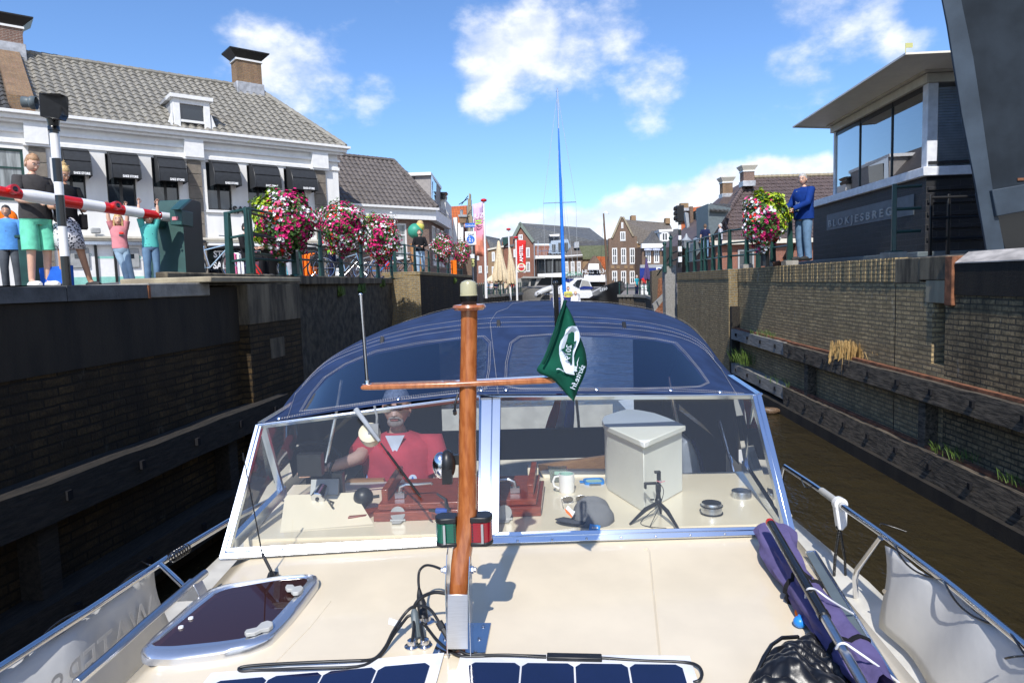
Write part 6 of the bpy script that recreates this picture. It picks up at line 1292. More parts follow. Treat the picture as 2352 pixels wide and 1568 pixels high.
# navigation lights
m,nt,b=_new('lens_green'); b.inputs['Base Color'].default_value=(.0,.10,.06,1); b.inputs['Roughness'].default_value=.12; b.inputs['Coat Weight'].default_value=.6
m,nt,b=_new('lens_red'); b.inputs['Base Color'].default_value=(.26,.0,.012,1); b.inputs['Roughness'].default_value=.12; b.inputs['Coat Weight'].default_value=.6
for s,(u0,u1,v0,v1),cl_ in((-1,(1001,1048,1185,1252),'lens_green'),(1,(1082,1131,1182,1250),'lens_red')):
    p0=Mp(u0,v1,.02); p1=Mp(u1,v0,.02); c=(p0+p1)/2; w2=(p1.x-p0.x)/2; h2=(p1.z-p0.z)/2; out=s
    def D_(sc,z0,z1): # D-shaped outline: flat towards the mast, round outwards
        pts=[V((-out*w2*sc,w2*.8,0)),V((-out*w2*sc,-w2*.9*sc,0))]+[V((out*w2*sc*math.cos(a),-w2*.9*sc+ (w2*1.7*sc)*(a+1.2)/2.4*1.0,0)) if 0 else V((out*w2*(.25+.75*math.cos(a))*sc,w2*1.0*math.sin(a)*sc,0)) for a in [(-1.45+2.9*i/8) for i in range(9)]]
        return [c+q+V((0,.01,z0)) for q in pts],V((0,0,z1-z0))
    mb=MB('black_plastic'); mb.prism(*D_(1.,h2*.62,h2)); mb.prism(*D_(1.,-h2,-h2*.72)); mb.box(c+V((-out*w2*.45,.01,0)),(w2*1.0,w2*1.7,h2*1.8)); o=mb.build('navigation_light',MA,bevel=.003)
    mb=MB(cl_); mb.prism(*D_(.93,-h2*.71,h2*.61)); 
    for k in range(7): mb.prism(*D_(.95,-h2*.66+k*h2*.19,-h2*.62+k*h2*.19))
    mb.build('lens',o,smooth=60); mb=MB('grey_paint'); mb.box(c+V((out*w2*.08,-w2*.88,-h2*.05)),(w2*.2,.006,h2*1.3)); mb.build('reflector',o)
c=Mp(1019,1066,.02); mb=MB('steel'); mb.ball(c+V((-.008,-.005,0)),(.026,.026,.040),18,12); mb.use('black_plastic'); mb.ball(c+V((.012,-.003,.0)),(.025,.034,.046),18,12); mb.box(c+V((.012,-.02,-.03)),(.03,.03,.045)); mb.box(c+V((.035,.01,.012)),(.03,.02,.03)); mb.build('horn',MA)
# tabernacle
mb=MB('brushed'); q=[Mp(1028,1365,-.035),Mp(1075,1365,-.035),Mp(1075,1490,-.035),Mp(1026,1490,-.035)]; mb.prism(q,(0,.003,0)); mb.use('steel')
for u,x in((1028,-1),(1078,1)): 
    a=Mp(u,1292,-.03).z; mb.prism([V((Mp(u,1400).x,ymast-.035,Mp(u,1495).z)),V((Mp(u,1400).x,ymast+.10,Mp(u,1495).z)),V((Mp(u,1300).x,ymast+.075,a)),V((Mp(u,1300).x,ymast+.05,a+.018)),V((Mp(u,1300).x,ymast+.01,a+.01)),V((Mp(u,1400).x,ymast-.03,a-.08))],(.003*x,0,0))
for u,x in((1028,-1),(1079,1)): mb.lathe([(.012,0),(.012,.012),(.008,.013),(.008,.02),(.0,.024)],Mp(u,1308,.03),(x,0,0),6)
TB=mb.build('tabernacle',MA,bevel=.001)
mb=MB('steel'); mb.prism([dk(993,1504,.002),dk(1115,1500,.002),dk(1128,1432,.002),dk(1022,1432,.002)],(0,0,.004)); 
for u,v in((1009,1494),(1022,1466),(1084,1437),(1110,1437),(1101,1466),(1092,1495)): mb.lathe([(.006,0),(.006,.002),(.003,.004)],dk(u,v,.007),n=10)
mb.build('base_plate',MA)
mb=MB('varnish'); mb.prism([dk(1026,1497,.006),dk(1069,1497,.006),dk(1072,1470,.006),dk(1030,1470,.006)],(0,0,.03)); mb.build('mast_heel',MA)
# cables and connectors
def cab(pts,r,nm,par=BOAT,mat='black_plastic',n=8):
    P=[V(p) for p in pts]; Q=[]
    for i in range(len(P)-1):
        p0=P[max(i-1,0)];p1=P[i];p2=P[i+1];p3=P[min(i+2,len(P)-1)]
        for t in(0,.25,.5,.75): Q.append(.5*((2*p1)+(p2-p0)*t+(2*p0-5*p1+4*p2-p3)*t*t+(3*p1-p0-3*p2+p3)*t**3))
    Q.append(P[-1]); mb=MB(mat); mb.tube(Q,r,n); return mb.build(nm,par,smooth=60)
m_=lambda x,y,h:dk(*CM(x,y),h)
cab([m_(478,645,.17),m_(400,612,.17),m_(340,605,.16),m_(300,640,.14),m_(292,700,.12),m_(296,760,.10)],.0045,'cable')
mb=MB('black_plastic'); mb.tube([m_(296,760,.10),m_(300,800,.08),m_(312,860,.06),m_(325,960,.02)],[.005,.010,.016,.016],12); mb.use('steel'); mb.lathe([(.03,0),(.03,.004),(.018,.008),(.016,.02)],m_(340,985,.0),n=20); piece(mb,'deck_plug')
cab([m_(485,795,.14),m_(400,785,.14),m_(320,815,.12),m_(275,860,.10),m_(262,900,.08)],.006,'cable')
mb=MB('dark_slate_paint'); mb.tube([m_(262,900,.08),m_(265,930,.07),m_(275,1010,.04),m_(285,1080,.01)],[.008,.013,.014,.015],10); piece(mb,'plug')
for x,y in((248,1150),(335,1145)):
    mb=MB('steel'); mb.lathe([(.024,0),(.024,.003),(.010,.006),(.014,.008),(.014,.022),(.008,.026)],m_(x,y,0),n=18); piece(mb,'deck_gland')
cab([m_(248,1120,.025),m_(262,1010,.05),m_(255,950,.06),m_(225,945,.06),m_(190,985,.05),m_(120,1080,.03),m_(60,1180,.01),m_(0,1235,.008),dk(820,1530,.01),dk(700,1534,.02),dk(600,1538,.01),dk(556,1540,.01),dk(552,1532,.012),dk(600,1526,.015),dk(720,1520,.02),dk(830,1516,.015)],.0048,'cable')
cab([dk(830,1516,.015),m_(0,1228,.01),m_(70,1150,.02),m_(120,1050,.04),m_(200,930,.07),m_(260,880,.09),m_(330,880,.10),m_(380,910,.10),m_(430,985,.08)],.0048,'cable')
cab([m_(325,1110,.025),m_(310,1000,.04),m_(340,1010,.03),m_(420,1110,.02),m_(520,1190,.01),m_(620,1218,.008),m_(900,1210,.008),m_(1150,1215,.008)],.0048,'cable')
cab([m_(560,1160,.03),m_(640,1205,.01),m_(900,1205,.018),m_(1150,1222,.01)],.0042,'cable')
mb=MB('black_plastic'); mb.tube([m_(430,985,.08),m_(455,1030,.065)],.012,10); mb.tube([m_(455,1030,.065),m_(500,1100,.045)],.009,6); mb.tube([m_(500,1100,.045),m_(545,1165,.03)],.012,10); piece(mb,'solar_connector')
mb=MB('black_plastic'); a=m_(1155,1218,.012); b_=m_(1525,1226,.012); mb.bar(a,b_,.028,.014); piece(mb,'junction_box',bevel=.003); mb=MB('gloss_white'); mb.bar(m_(1135,1234,.004),m_(1545,1244,.004),.03,.004); piece(mb,'junction_pad')
cab([m_(1525,1226,.01),m_(1800,1245,.008),m_(2080,1255,.01),m_(2170,1280,.015),m_(2198,1330,.015),m_(2180,1375,.012),m_(2140,1390,.006)],.0048,'cable')
mb=MB('sign_white'); p=m_(135,1000,.055); mb.bar(p+V((-.02,.0,.012)),p+V((.02,.015,-.012)),.022,.001,up=(0,-.5,.8)); piece(mb,'cable_label')
cab([Mp(1052,905,.0),Mp(1046,925,-.01),Mp(1045,940,-.01)],.0035,'mast_cable',MA); mb=MB('gloss_black'); mb.lathe([(.006,0),(.006,.014)],Mp(1045,950,-.01),(0,-.6,.8),12); mb.build('socket',MA)
# solar panels
pm('solar_cell',(.006,.010,.045),.12,var=.15,s=3,coat=.8); pm('panel_white',(.75,.76,.78),.3,coat=.5)
def panel(corn,nx,nm='solar_panel',skip=0):
    A_,B_,Cc,D_=corn; mb=MB('panel_white'); mb.prism([A_,B_,Cc,D_],(0,0,.003)); o=piece(mb,nm)
    return o
def cellgrid(o,A_,ex,ey,n,rows,size):
    for i in range(n):
        for j in range(rows):
            c=A_+ex*(i+.5)*size*1.02+ey*(j+.5)*size*1.02; s=size*.5*.985; k=s*.78
            mb=MB('solar_cell'); mb.prism([c+ex*a+ey*b_+V((0,0,.004)) for a,b_ in((-k,-s),(k,-s),(s,-k),(s,k),(k,s),(-k,s),(-s,k),(-s,-k))],(0,0,.0015)); mb.build('solar_cell',o,smooth=0)
tlc=dk(*CM(630,1262),.004); trc=dk(*CM(2065,1278),.004); ex=(trc-tlc).normalized(); size=(trc-tlc).length/4/1.02; ey=dkn.cross(ex); ey=-ey if ey.y>0 else ey
o=panel([tlc-ex*.03-ey*.045,trc+ex*.03-ey*.045,trc+ex*.03+ey*.9,tlc-ex*.03+ey*.9],4); cellgrid(o,tlc,ex,ey,4,3,size)
trc2=dk(*CM(382,1262),.004); l2=dk(*CG(1490,1285),.004); ex2=(trc2-l2).normalized()
o=panel([trc2-ex2*(.03+4*size*1.02)-ey*.045,trc2+ex2*.03-ey*.045,trc2+ex2*.03+ey*.9,trc2-ex2*(.03+4*size*1.02)+ey*.9],4); cellgrid(o,trc2-ex2*4*size*1.02,ex2,ey,4,3,size)
# left deck hatch
ol=[(324,1513),(327,1522),(340,1528),(400,1530),(500,1517),(575,1502),(620,1485),(660,1445),(700,1395),(732,1352),(734,1341),(718,1335),(640,1340),(520,1358),(480,1370),(440,1400),(385,1450),(345,1487)]
il=[(352,1497),(358,1502),(400,1502),(500,1492),(560,1484),(600,1470),(640,1428),(680,1382),(708,1349),(706,1343),(690,1342),(640,1347),(530,1366),(500,1376),(460,1408),(405,1455),(370,1485)]
def rs(poly,n): 
    P=[dk(u,v,.0) for u,v in poly]; return resamp(P+[P[0]],n+1)[:-1]
O_,I_=rs(ol,64),rs(il+[il[-1]],64)
k0=min(range(64),key=lambda k:(I_[k]-O_[0]).length); I_=I_[k0:]+I_[:k0]
Z=lambda P,h:[p+V((0,0,h)) for p in P]
mb=MB('steel_soft') if 'steel_soft' in M else None
pm('hatch_alu',(.74,.75,.78),.2,.9,var=.03); mb=MB('hatch_alu'); md=[a.lerp(b_,.5) for a,b_ in zip(O_,I_)]
mb.grid([Z(O_,0),Z(O_,.022),Z([a.lerp(b_,.15) for a,b_ in zip(O_,I_)],.032),Z(md,.036),Z([a.lerp(b_,.55) for a,b_ in zip(O_,I_)],.030),Z([a.lerp(b_,.9) for a,b_ in zip(O_,I_)],.031),Z(I_,.026)],close=True); HT=piece(mb,'deck_hatch',smooth=40)
mb=MB('smoked_glass'); I2=Z(I_,.027); mb.add(I2,[tuple(range(64))]); mb.build('acrylic_pane',HT,smooth=0)
mb=MB('canvas_in'); mb.add(Z([a.lerp(b_,.8) for a,b_ in zip(O_,I_)],.004),[tuple(range(64))]); mb.build('hatch_well',HT,smooth=0)
for pts in([(1790,720),(1800,705),(1840,705),(1850,718),(1890,710),(1905,725),(1895,740),(1870,755),(1840,758),(1825,745),(1835,735),(1800,735)],[(1535,1005),(1545,990),(1610,975),(1640,945),(1680,932),(1712,940),(1715,960),(1690,980),(1640,990),(1600,1010),(1545,1018)]):
    mb=MB('grey_handle') if 'grey_handle' in M else None
    if mb is None: pm('grey_handle',(.42,.42,.40),.5,var=.05); mb=MB('grey_handle')
    mb.prism([dk(*CG(x,y),.036) for x,y in pts],(0,0,.014)); mb.build('hatch_handle',HT,bevel=.003)
mb=MB('gloss_white')
for x,y in((1135,955),(1197,898)): mb.lathe([(.009,0),(.008,.005)],dk(*CG(x,y),.028),n=12)
mb.build('stud',HT)
# whip antenna
p=dk(*CG(1712,655),.0); q=at(558,1040,p.y+.03); mb=MB('black_plastic'); mb.add([],[]); mb.prism([dk(*CG(x,y),0) for x,y in((1675,675),(1735,660),(1748,640),(1700,630),(1685,645))],(0,0,.022)); t1=dk(*CG(1700,600),.05); mb.tube([dk(*CG(1710,640),.02),t1],[.012,.006],8); mb.tube([t1,at(602,1270,p.y)],[.006,.006],8); mb.tube([at(602,1270,p.y),q],[.003,.0018],6); mb.tube([q+V((0,0,-.03)),q],.003,6); piece(mb,'antenna')
# grab rail left with bracket
mb=MB('brushed'); hgt=.06; pts=[(1290,610),(1170,705),(900,935),(700,1115),(480,1303)]; mb.tube([dk(*CG(x,y),hgt) for x,y in pts],.014,10); p=dk(*CG(1190,790)); mb.prism([p+V((-.05,0,0)),p+V((.045,0,0)),p+V((.02,.0,hgt)),p+V((-.025,0,hgt))],(0,.06,0)); piece(mb,'grab_rail',bevel=.002)
# guard rails with dodgers
RZ=E-1.08
def rl(u,v,dz_=0): return atz(u,v,RZ+dz_)
def gr(pts,posts,dod,lab,s,hang):
    mb=MB('steel'); P=resamp(pts,30); mb.tube(P,.0145,12); o=piece(mb,'guard_rail',smooth=60)
    for pp in posts: mb=MB('steel'); mb.tube(pp,.0115,10); mb.build('stanchion',o,smooth=60)
    top,botm=dod; n=26; T_=resamp(top,n); B2=resamp(botm,n); rws=[]
    for j in range(9): rws.append([t.lerp(b_,j/8)+V((s*.012*math.sin(i*.9+j*.6),0,0)) for i,(t,b_) in enumerate(zip(T_,B2))])
    mb=MB('dodger_white'); mb.grid(rws); d_=mb.build('dodger',o,smooth=60,solid=.002)
    mb=MB('gloss_black'); tp=resamp(pts,60); lo_=T_
    k=0; Pc=[]
    for i in range(120):
        t=i/119; c=top[0].lerp(top[-1],t)+V((0,0,.012)); a_=t*hang*6.283; Pc.append(c+V((math.cos(a_)*.016,0,math.sin(a_)*.016+.0)))
    mb.tube(Pc,.0038,6); mb.build('lacing_cord',d_,smooth=60)
    for t in(0.01,.5):
        e=T_[0].lerp(B2[0],.55) if t<.1 else None
        if e: mb=MB('steel'); mb.lathe([(.010,0),(.010,.003),(.005,.003)],e+V((.0,-.012,0)),(-s,-1,0),12); mb.build('eyelet',d_)
    return o,d_
pm('dodger_white',(.50,.50,.49),.7,var=.06,s=4,bump=.15,bs=6)
Rp=[rl(*CR(740,110)),rl(*CR(940,240)),rl(*CR(1120,370)),rl(*CR(1370,545)),rl(*CR(1850,900)),rl(*CR(2352,1310))]
Rp.append(Rp[-1]+(Rp[-1]-Rp[-2])*.9)
first=[V((Rp[0].x-.01,Rp[0].y+.05,E-1.42)),Rp[0]+V((-.003,.03,-.06)),Rp[0]+V((0,.015,-.015)),Rp[0]]
q0=rl(*CR(1385,590)); zb_=E-1.42; st=[q0,atz(*CR(1230,800),E-1.25),atz(*CR(1213,860),E-1.30),atz(*CR(1218,990),E-1.43)]
dtop=[rl(*CR(1415,640),-.02),rl(*CR(1850,925),-.02),rl(*CR(2352,1340),-.02)]; dtop.append(dtop[-1]+(dtop[-1]-dtop[-2])*.9)
dbot=[atz(*CR(1395,1190),E-1.40),atz(*CR(1700,1540),E-1.40),V((1.30,1.6,E-1.40)),V((1.22,1.1,E-1.40))]
gr(Rp,[first,st],(dtop,dbot),'',1,3.4)
Lp=[rl(*CG(1770,170)),rl(*CG(1740,135)),rl(*CG(1440,285)),rl(*CG(1080,500)),rl(*CG(560,845)),rl(*CG(0,1205))]; Lp.append(Lp[-1]+(Lp[-1]-Lp[-2])*.9)
l0=rl(*CG(1010,560)); 
dt=[rl(*CG(965,590),-.02),rl(*CG(560,870),-.02),rl(*CG(0,1225),-.02)]; dt.append(dt[-1]+(dt[-1]-dt[-2])*.9)
db=[V((-1.44,dt[0].y+.05,E-1.42)),V((-1.42,2.2,E-1.42)),V((-1.33,1.6,E-1.42)),V((-1.2,1.,E-1.42))]
o,d_=gr(Lp,[[Lp[1],V((-1.3,Lp[0].y+.1,E-1.4))],[l0,dk(*CG(1160,700),.02),dk(*CG(1180,720),.0)]],(dt,db),'',-1,3)
a=dt[0].lerp(db[0],.35); b_=dt[2].lerp(db[2],.35); dx=(a-b_).normalized()
pm('faded_print',(.486,.486,.484),.7); text('WATERS',.15,a.lerp(b_,.45)+V((.02,-.0,-.06)),dx,(0,0,1),'faded_print','lettering',d_,.0002,mirror=True)
mb=MB('gloss_black'); c=l0.lerp(Lp[2],.12); dd=(Lp[2]-l0).normalized(); a_=V((1,0,0)); mb.tube([c+dd*(i*.0022)+V((math.cos(i*.8)*.02,0,math.sin(i*.8)*.02)) for i in range(50)],.0035,6); mb.build('cord_coil',o,smooth=60)
# ---------------- loose things on the boat
def lt(nm,p,label,cat,grp=None): return thing(nm,p,label,cat,grp)
# white wedge box on the dash
z=E-.765; lid=[(1225,530),(1525,402),(1400,345),(1300,308),(1210,290),(1150,281),(1100,280),(1040,295),(935,330),(919,362),(940,402)]
LP=[atz(*CB(x,y),z) for x,y in lid]; c=sum(LP,V((0,0,0)))/len(LP); pm('box_white',(.74,.75,.70),.5,var=.03,bump=.1,bs=50)
T=lt('wedge_box',(c.x,c.y,E-1.078),'tall off-white painted wooden box with wedge-shaped lid standing on the dash','box')
mb=MB('box_white'); mb.prism(LP,(0,0,.028)); mb.build('lid',T,bevel=.004)
BP=[(c+(p-c)*.93) for p in LP]; mb=MB('box_white'); mb.prism([V((p.x,p.y,E-1.078)) for p in BP],(0,0,z-E+1.078-.001)); mb.build('body',T,bevel=.004)
# mug
def dpt(x,y,h=0): return ds(*CB(x,y),h)
p=dpt(665,845); T=lt('mug',p,'white mug with pale green inside, standing on the dash','mug'); k=.040
mb=MB('gloss_white'); mb.lathe([(.001,.003),(k*.9,.0),(k,.008),(k,.098),(k*.93,.098),(k*.9,.012),(.001,.010)],p,n=28,cap=False); mb.tube([p+V((-k,0,.085)),p+V((-k-.020,0,.082)),p+V((-k-.030,0,.06)),p+V((-k-.026,0,.035)),p+V((-k,0,.020))],.006,10); mb.build('body',T)
pm('mint',(.35,.55,.48),.3); mb=MB('mint'); mb.lathe([(k*.905,.097),(k*.88,.014),(.001,.013)],p,n=28,cap=False); mb.build('inside',T)
p=dpt(600,765); T=lt('food_tub',p,'clear plastic tub with green label behind the mug','container'); glass('clear_plastic',(.80,.84,.82),refl=1.5,dif=(.2,(.6,.65,.62)))
mb=MB('clear_plastic'); b4=[V((-.048,-.035,0)),V((.048,-.035,0)),V((.048,.035,0)),V((-.048,.035,0))]; rws=[[p+q*s+V((0,0,h)) for q in b4] for s,h in((.85,.002),(1,.07),(1.06,.072))]; mb.grid(rws,close=True); mb.add(rws[0],[(0,1,2,3)]); mb.build('tub',T,smooth=0,solid=.002)
mb=MB('weed'); mb.box(p+V((0,0,.02)),(.06,.045,.03)); mb.build('contents',T,bevel=.006); mb=MB('mint'); mb.box(p+V((.01,-.038,.055)),(.06,.002,.018)); mb.build('label',T)
p=dpt(860,775); T=lt('box_lid',p,'blue clip-on food box lid lying flat beside the mug','lid'); pm('clip_blue',(.02,.22,.65),.35)
mb=MB('clip_blue'); ring=[V((math.copysign(abs(math.cos(a))**.45,math.cos(a))*.055,math.copysign(abs(math.sin(a))**.45,math.sin(a))*.048,0)) for a in [i/32*6.283 for i in range(32)]]
mb.grid([[p+q*1.0 for q in ring],[p+q*1.0+V((0,0,.012)) for q in ring],[p+q*.78+V((0,0,.012)) for q in ring],[p+q*.78 for q in ring]],close=True); mb.box(p+V((-.066,0,.006)),(.02,.03,.005)); mb.build('rim',T,smooth=40)
mb=MB('mint'); mb.add([p+q*.78+V((0,0,.006)) for q in ring],[tuple(range(32))]); mb.build('panel',T,smooth=0); mb=MB('clear_plastic'); mb.box(p+V((0,-.055,.006)),(.06,.018,.006)); mb.build('clip',T)
# sunglasses
p=dpt(720,895,.02); T=lt('sunglasses',p,'aviator sunglasses lying between the mug and the grey cap','sunglasses'); glass('lens_smoke',(.25,.23,.20),refl=2.,dif=(.3,(.08,.07,.06)))
for s in(-1,1):
    c=p+V((s*.033,.004*s,0)); ov=[c+V((.027*math.cos(a)*(1+.12*math.sin(a)*-s*0),0,.021*math.sin(a)*(1 if math.sin(a)<0 else .8))) for a in [i/20*6.283 for i in range(20)]]
    mb=MB('lens_smoke'); mb.add(ov,[tuple(range(20))]); mb.build('lens',T,smooth=0); mb=MB('brushed'); mb.tube(ov+[ov[0]],.001,5); mb.tube([c+V((s*.027,0,.008)),c+V((s*.032,.0,.008)),c+V((s*.03,-.07+.0,-.01)),c+V((s*.026,-.085,-.018))],.0012,5); mb.build('rim',T)
mb=MB('brushed'); mb.tube([p+V((-.008,0,.004)),p+V((0,0,.007)),p+V((.008,0,.004))],.001,5); mb.tube([p+V((-.01,0,.013)),p+V((.01,0,.013))],.001,5); mb.build('bridge',T)
# cap
cloth('cap_grey',(.17,.175,.19),.06); cloth('cap_dark',(.05,.055,.07),.06)
c=dpt(840,1060,.0); T=lt('cap',c,'grey baseball cap with printed front and blue side patch, inside the windscreen','cap')
mb=MB('cap_grey'); 
def capf(q):
    n_=1+.05*math.sin(q.x*7+q.z*5)*max(0,q.x+.2)+.04*math.cos(q.y*9+q.z*6); f_=1.0+(.12 if q.x>.5 else 0)
    return V((q.x*n_*f_,q.y*n_,(q.z if q.z>0 else q.z*.15)*n_))
mb.ball(c,(.088,.085,.115),28,18,fn=capf); o=mb.build('crown',T,smooth=80)
mb=MB('cap_dark'); rws=[]
for r,h in((.075,.012),(.11,.02),(.145,.012)): rws.append([c+V((-math.cos(a)*r*1.05-.01,math.sin(a)*.068*(r/.1)**.4-.015,h+.01*math.cos(a*2)+(.02*-math.sin(a)))) for a in [(-1.35+2.7*i/14) for i in range(15)]])
mb.grid(rws); mb.build('brim',T,smooth=70,solid=.004)
q=on((c+V((.02,-.083,.03)),c+V((.06,-.075,.03)),c+V((.02,-.078,.05))),*CB(868,1100)); mb=MB('clip_blue'); mb.prism([on((c+V((.02,-.086,.03)),c+V((.06,-.078,.03)),c+V((.02,-.08,.05))),*CB(x,y)) for x,y in((832,1075),(908,1088),(903,1128),(824,1118))],(0,.004,0)); pt=mb.build('patch',T)
mb=MB('gloss_white'); pl=(c+V((.02,-.088,.03)),c+V((.06,-.080,.03)),c+V((.02,-.082,.05)))
for x in(850,862,875,886): mb.add([on(pl,*CB(x-5,1108)),on(pl,*CB(x+6,1109)),on(pl,*CB(x+1,1092))],[(0,1,2)])
mb.build('emblem',pt,smooth=0)
pl=(c+V((-.055,-.06,.075)),c+V((-.005,-.09,.06)),c+V((-.04,-.04,.10)))
for pts,mt in((((655,965),(672,940),(705,975),(725,985),(705,1025),(690,1000),(680,990)),'gloss_white'),(((648,965),(668,970),(708,1020),(700,1030),(660,995)),'orange_plastic')):
    mb=MB(mt); mb.prism([on(pl,*CB(x,y)) for x,y in pts],(0,.003,0)); mb.build('print',T,smooth=0)
pb=atz(*CB(668,1128),c.z+.012); text('CODE|ZERO',.017,pb+V((0,-.006,.0)),(1,0,.08),(0,.45,.9),'gloss_white','lettering',T,.0006)
# mini tripod with phone clamp
a=dpt(1325,1030,.0); T=lt('phone_tripod',(a.x,a.y,E-1.078),'black mini tripod with empty phone clamp on the dash','tripod')
hub=dpt(1325,940,.06); mb=MB('black_plastic'); hub=atz(*CB(1327,905),E-1.0)
for x,y in((1120,1078),(1478,1120),(1345,1000)): f=dpt(x,y,.004); mb.tube([hub+V((0,0,-.008)),hub.lerp(f,.45)+V((0,0,.008)),f],[.008,.010,.005],8)
mb.ball(hub,.0165,14,10); mb.lathe([(.012,0),(.010,.02),(.012,.03)],hub+V((0,0,.012)),n=12); mb.box(hub+V((-.028,0,.005)),(.018,.006,.006)); mb.build('legs',T)
hd=hub+V((0,0,.05)); mb=MB('black_plastic'); mb.box(hd+V((.0,0,.01)),(.022,.018,.035)); mb.box(hd+V((.003,0,.055)),(.018,.010,.055)); mb.box(hd+V((-.004,-.006,.083)),(.028,.018,.010)); mb.box(hd+V((-.035,-.0,.03)),(.055,.010,.012)); mb.box(hd+V((-.060,-.008,.022)),(.010,.020,.026)); o=mb.build('phone_clamp',T,bevel=.002)
mb=MB('brushed'); mb.lathe([(.008,0),(.006,.006)],hd+V((.008,-.008,.038)),(0,-1,.2),12); mb.use('pink_cloth'); mb.tube([hd+V((-.01,-.012,.045)),hd+V((.008,-.014,.038)),hd+V((.028,-.012,.042))],.002,6); mb.build('screw',o)
cab([hd+V((-.002,-.01,.04)),hd+V((.02,-.02,.0)),hub+V((.0,-.02,-.02)),dpt(1265,1095,.004)],.0016,'cord',T); cab([hub+V((0,-.01,-.02)),dpt(1200,1060,.004),dpt(1260,1095,.004),dpt(1385,1105,.004)],.0018,'cord',T)
# two steel tins
for (x,y),lb in(((1712,1000),'round steel tin with black rubber ring on the dash, nearer one'),((1928,880),'low round steel vent on the dash in the right corner, without ring')):
    c=dpt(x,y); T=lt('steel_tin',c,lb,'tin'); r=.0475; ring=x==1712
    mb=MB('brushed'); mb.lathe([(r,0),(r,.030),(r*.98,.032),(.001,.033)] if not ring else [(r*.98,0),(r*.98,.045),(r*.92,.052),(.001,.052)],c,n=32,cap=False); mb.build('tin',T)
    if ring:
        for h,q in((.038,1.02),(.004,1.03)): mb=MB('gloss_black'); mb.tube([c+V((math.cos(i/28*6.283)*r*q,math.sin(i/28*6.283)*r*q,h)) for i in range(29)],.0035,6); mb.build('rubber_ring',T)
# hose nozzle
c=ds(*CA(1640,950),.06); T=lt('hose_nozzle',c-V((0,0,.06)),'blue garden hose nozzle lying on the mahogany hatch behind the mast','nozzle'); pm('hose_blue',(.02,.07,.35),.35)
mb=MB('hose_blue'); mb.tube([ds(*CA(1560,945),.06),c],[.014,.016],10); mb.build('body',T); mb=MB('black_plastic'); mb.tube([ds(*CA(1560,945),.06),ds(*CA(1510,940),.06)],[.009,.007],8); mb.tube([c,c+V((-.01,.02,.05)),c+V((-.05,.03,.075))],[.012,.008,.005],6); mb.build('trigger',T)
# dutch flag on the stern
T=lt('ensign',at(1328,985,6.55),'red white and blue flag on a wooden staff at the stern, seen through the canopy','flag')
mb=MB('ply_wood'); mb.tube([at(1330,985,6.6),at(1322,895,6.6),at(1316,800,6.6)],.014,8); mb.build('staff',T)
S0=[at(1258,984,6.58),at(1292,984,6.57)],; 
for m_c,(u0,u1,w0,w1) in(('red_cloth',(1252,1276,1283,1295)),('white_cloth',(1276,1294,1295,1305)),('sky_cloth',(1294,1318,1305,1320))):
    mb=MB(m_c if m_c!='sky_cloth' else 'flag_blue') if m_c!='sky_cloth' or 'flag_blue' in M else None
    if mb is None: cloth('flag_blue',(.14,.22,.60)); mb=MB('flag_blue')
    rws=[[at(lerp(lerp(u0,w0,t),lerp(u1,w1,t),s),lerp(984,890,t),6.6)+V((0,math.sin(t*7+s*2)*.03,0)) for s in(0,.33,.66,1)] for t in [i/12 for i in range(13)]]; mb.grid(rws); mb.build('stripe',T,smooth=60,solid=.003)
# green pennant on the mast
cloth('flag_green',(.004,.075,.045),.2); cloth('flag_hem',(.002,.045,.03),.2)
Fl=[(505,0),(545,80),(600,170),(650,280),(700,400),(750,540),(795,640),(840,760),(860,860),(872,980),(858,1080),(800,1230),(745,1330),(715,1400),(665,1517)]
Fr2=[(505,0),(480,90),(430,240),(385,400),(340,520),(290,660),(240,800),(180,930),(130,1000),(92,1050),(150,1110),(260,1150),(350,1190),(480,1330),(560,1420),(665,1517)]
yf=ymast-.03
PF=lambda x,y:at(*CF(x,y),yf)
def fz(p,t,s): return p+V((0,.02*math.sin(s*5.5+t*3)*(1-abs(2*t-1)**4)+.02*s,0))
Lr=resamp([PF(x,y) for x,y in Fr2],29); Rr=resamp([PF(x,y) for x,y in Fl],29)
rws=[[fz(a.lerp(b_,s/8),t/28,s/8) for s in range(9)] for t,(a,b_) in enumerate(zip(Lr,Rr))]
mb=MB('flag_green'); mb.grid(rws); FLAG=mb.build('pennant',None,'dark green pennant with white ship emblem hanging from the mast crosstree','flag',smooth=60,solid=.0015)
ORG[FLAG]=FLAG.location.copy()
mb=MB('flag_hem'); mb.tube([p+V((.006,-.002,0)) for p in Lr[:16]],.004,6,flat=1); mb.build('hem',FLAG,smooth=60)
def fpoly(pts,mt,nm,off=.012):
    mb=MB(mt); P=[]
    for x,y in pts:
        p=PF(x,y); best=min(((p.x-q.x)**2+(p.z-q.z)**2,q.y) for r in rws for q in r); P.append(at(*CF(x,y),best[1]-off))
    mb.prism(P,(0,.0015,0)); return mb.build(nm,FLAG,smooth=0)
cloth('emblem_white',(.62,.70,.80),.05)
fpoly([(625,388),(695,390),(730,460),(753,545),(735,610),(700,690),(675,760),(655,830),(658,905),(662,985),(705,990),(702,1020),(690,1040),(705,1050),(705,1068),(680,1072),(655,1060),(667,1117),(600,1113),(540,1090),(515,1068),(490,1000),(455,900),(437,800),(437,690),(460,610),(515,530),(540,440),(575,400)],'emblem_white','emblem')
fpoly([(465,738),(540,705),(560,660),(600,640),(668,662),(640,740),(625,850),(630,968),(600,935),(580,880),(540,800)],'flag_green','sail',.015)
fpoly([(612,640),(697,605),(675,662)],'flag_green','sail',.015); fpoly([(548,595),(605,632),(595,640),(560,620),(550,660)],'flag_green','sail',.015)
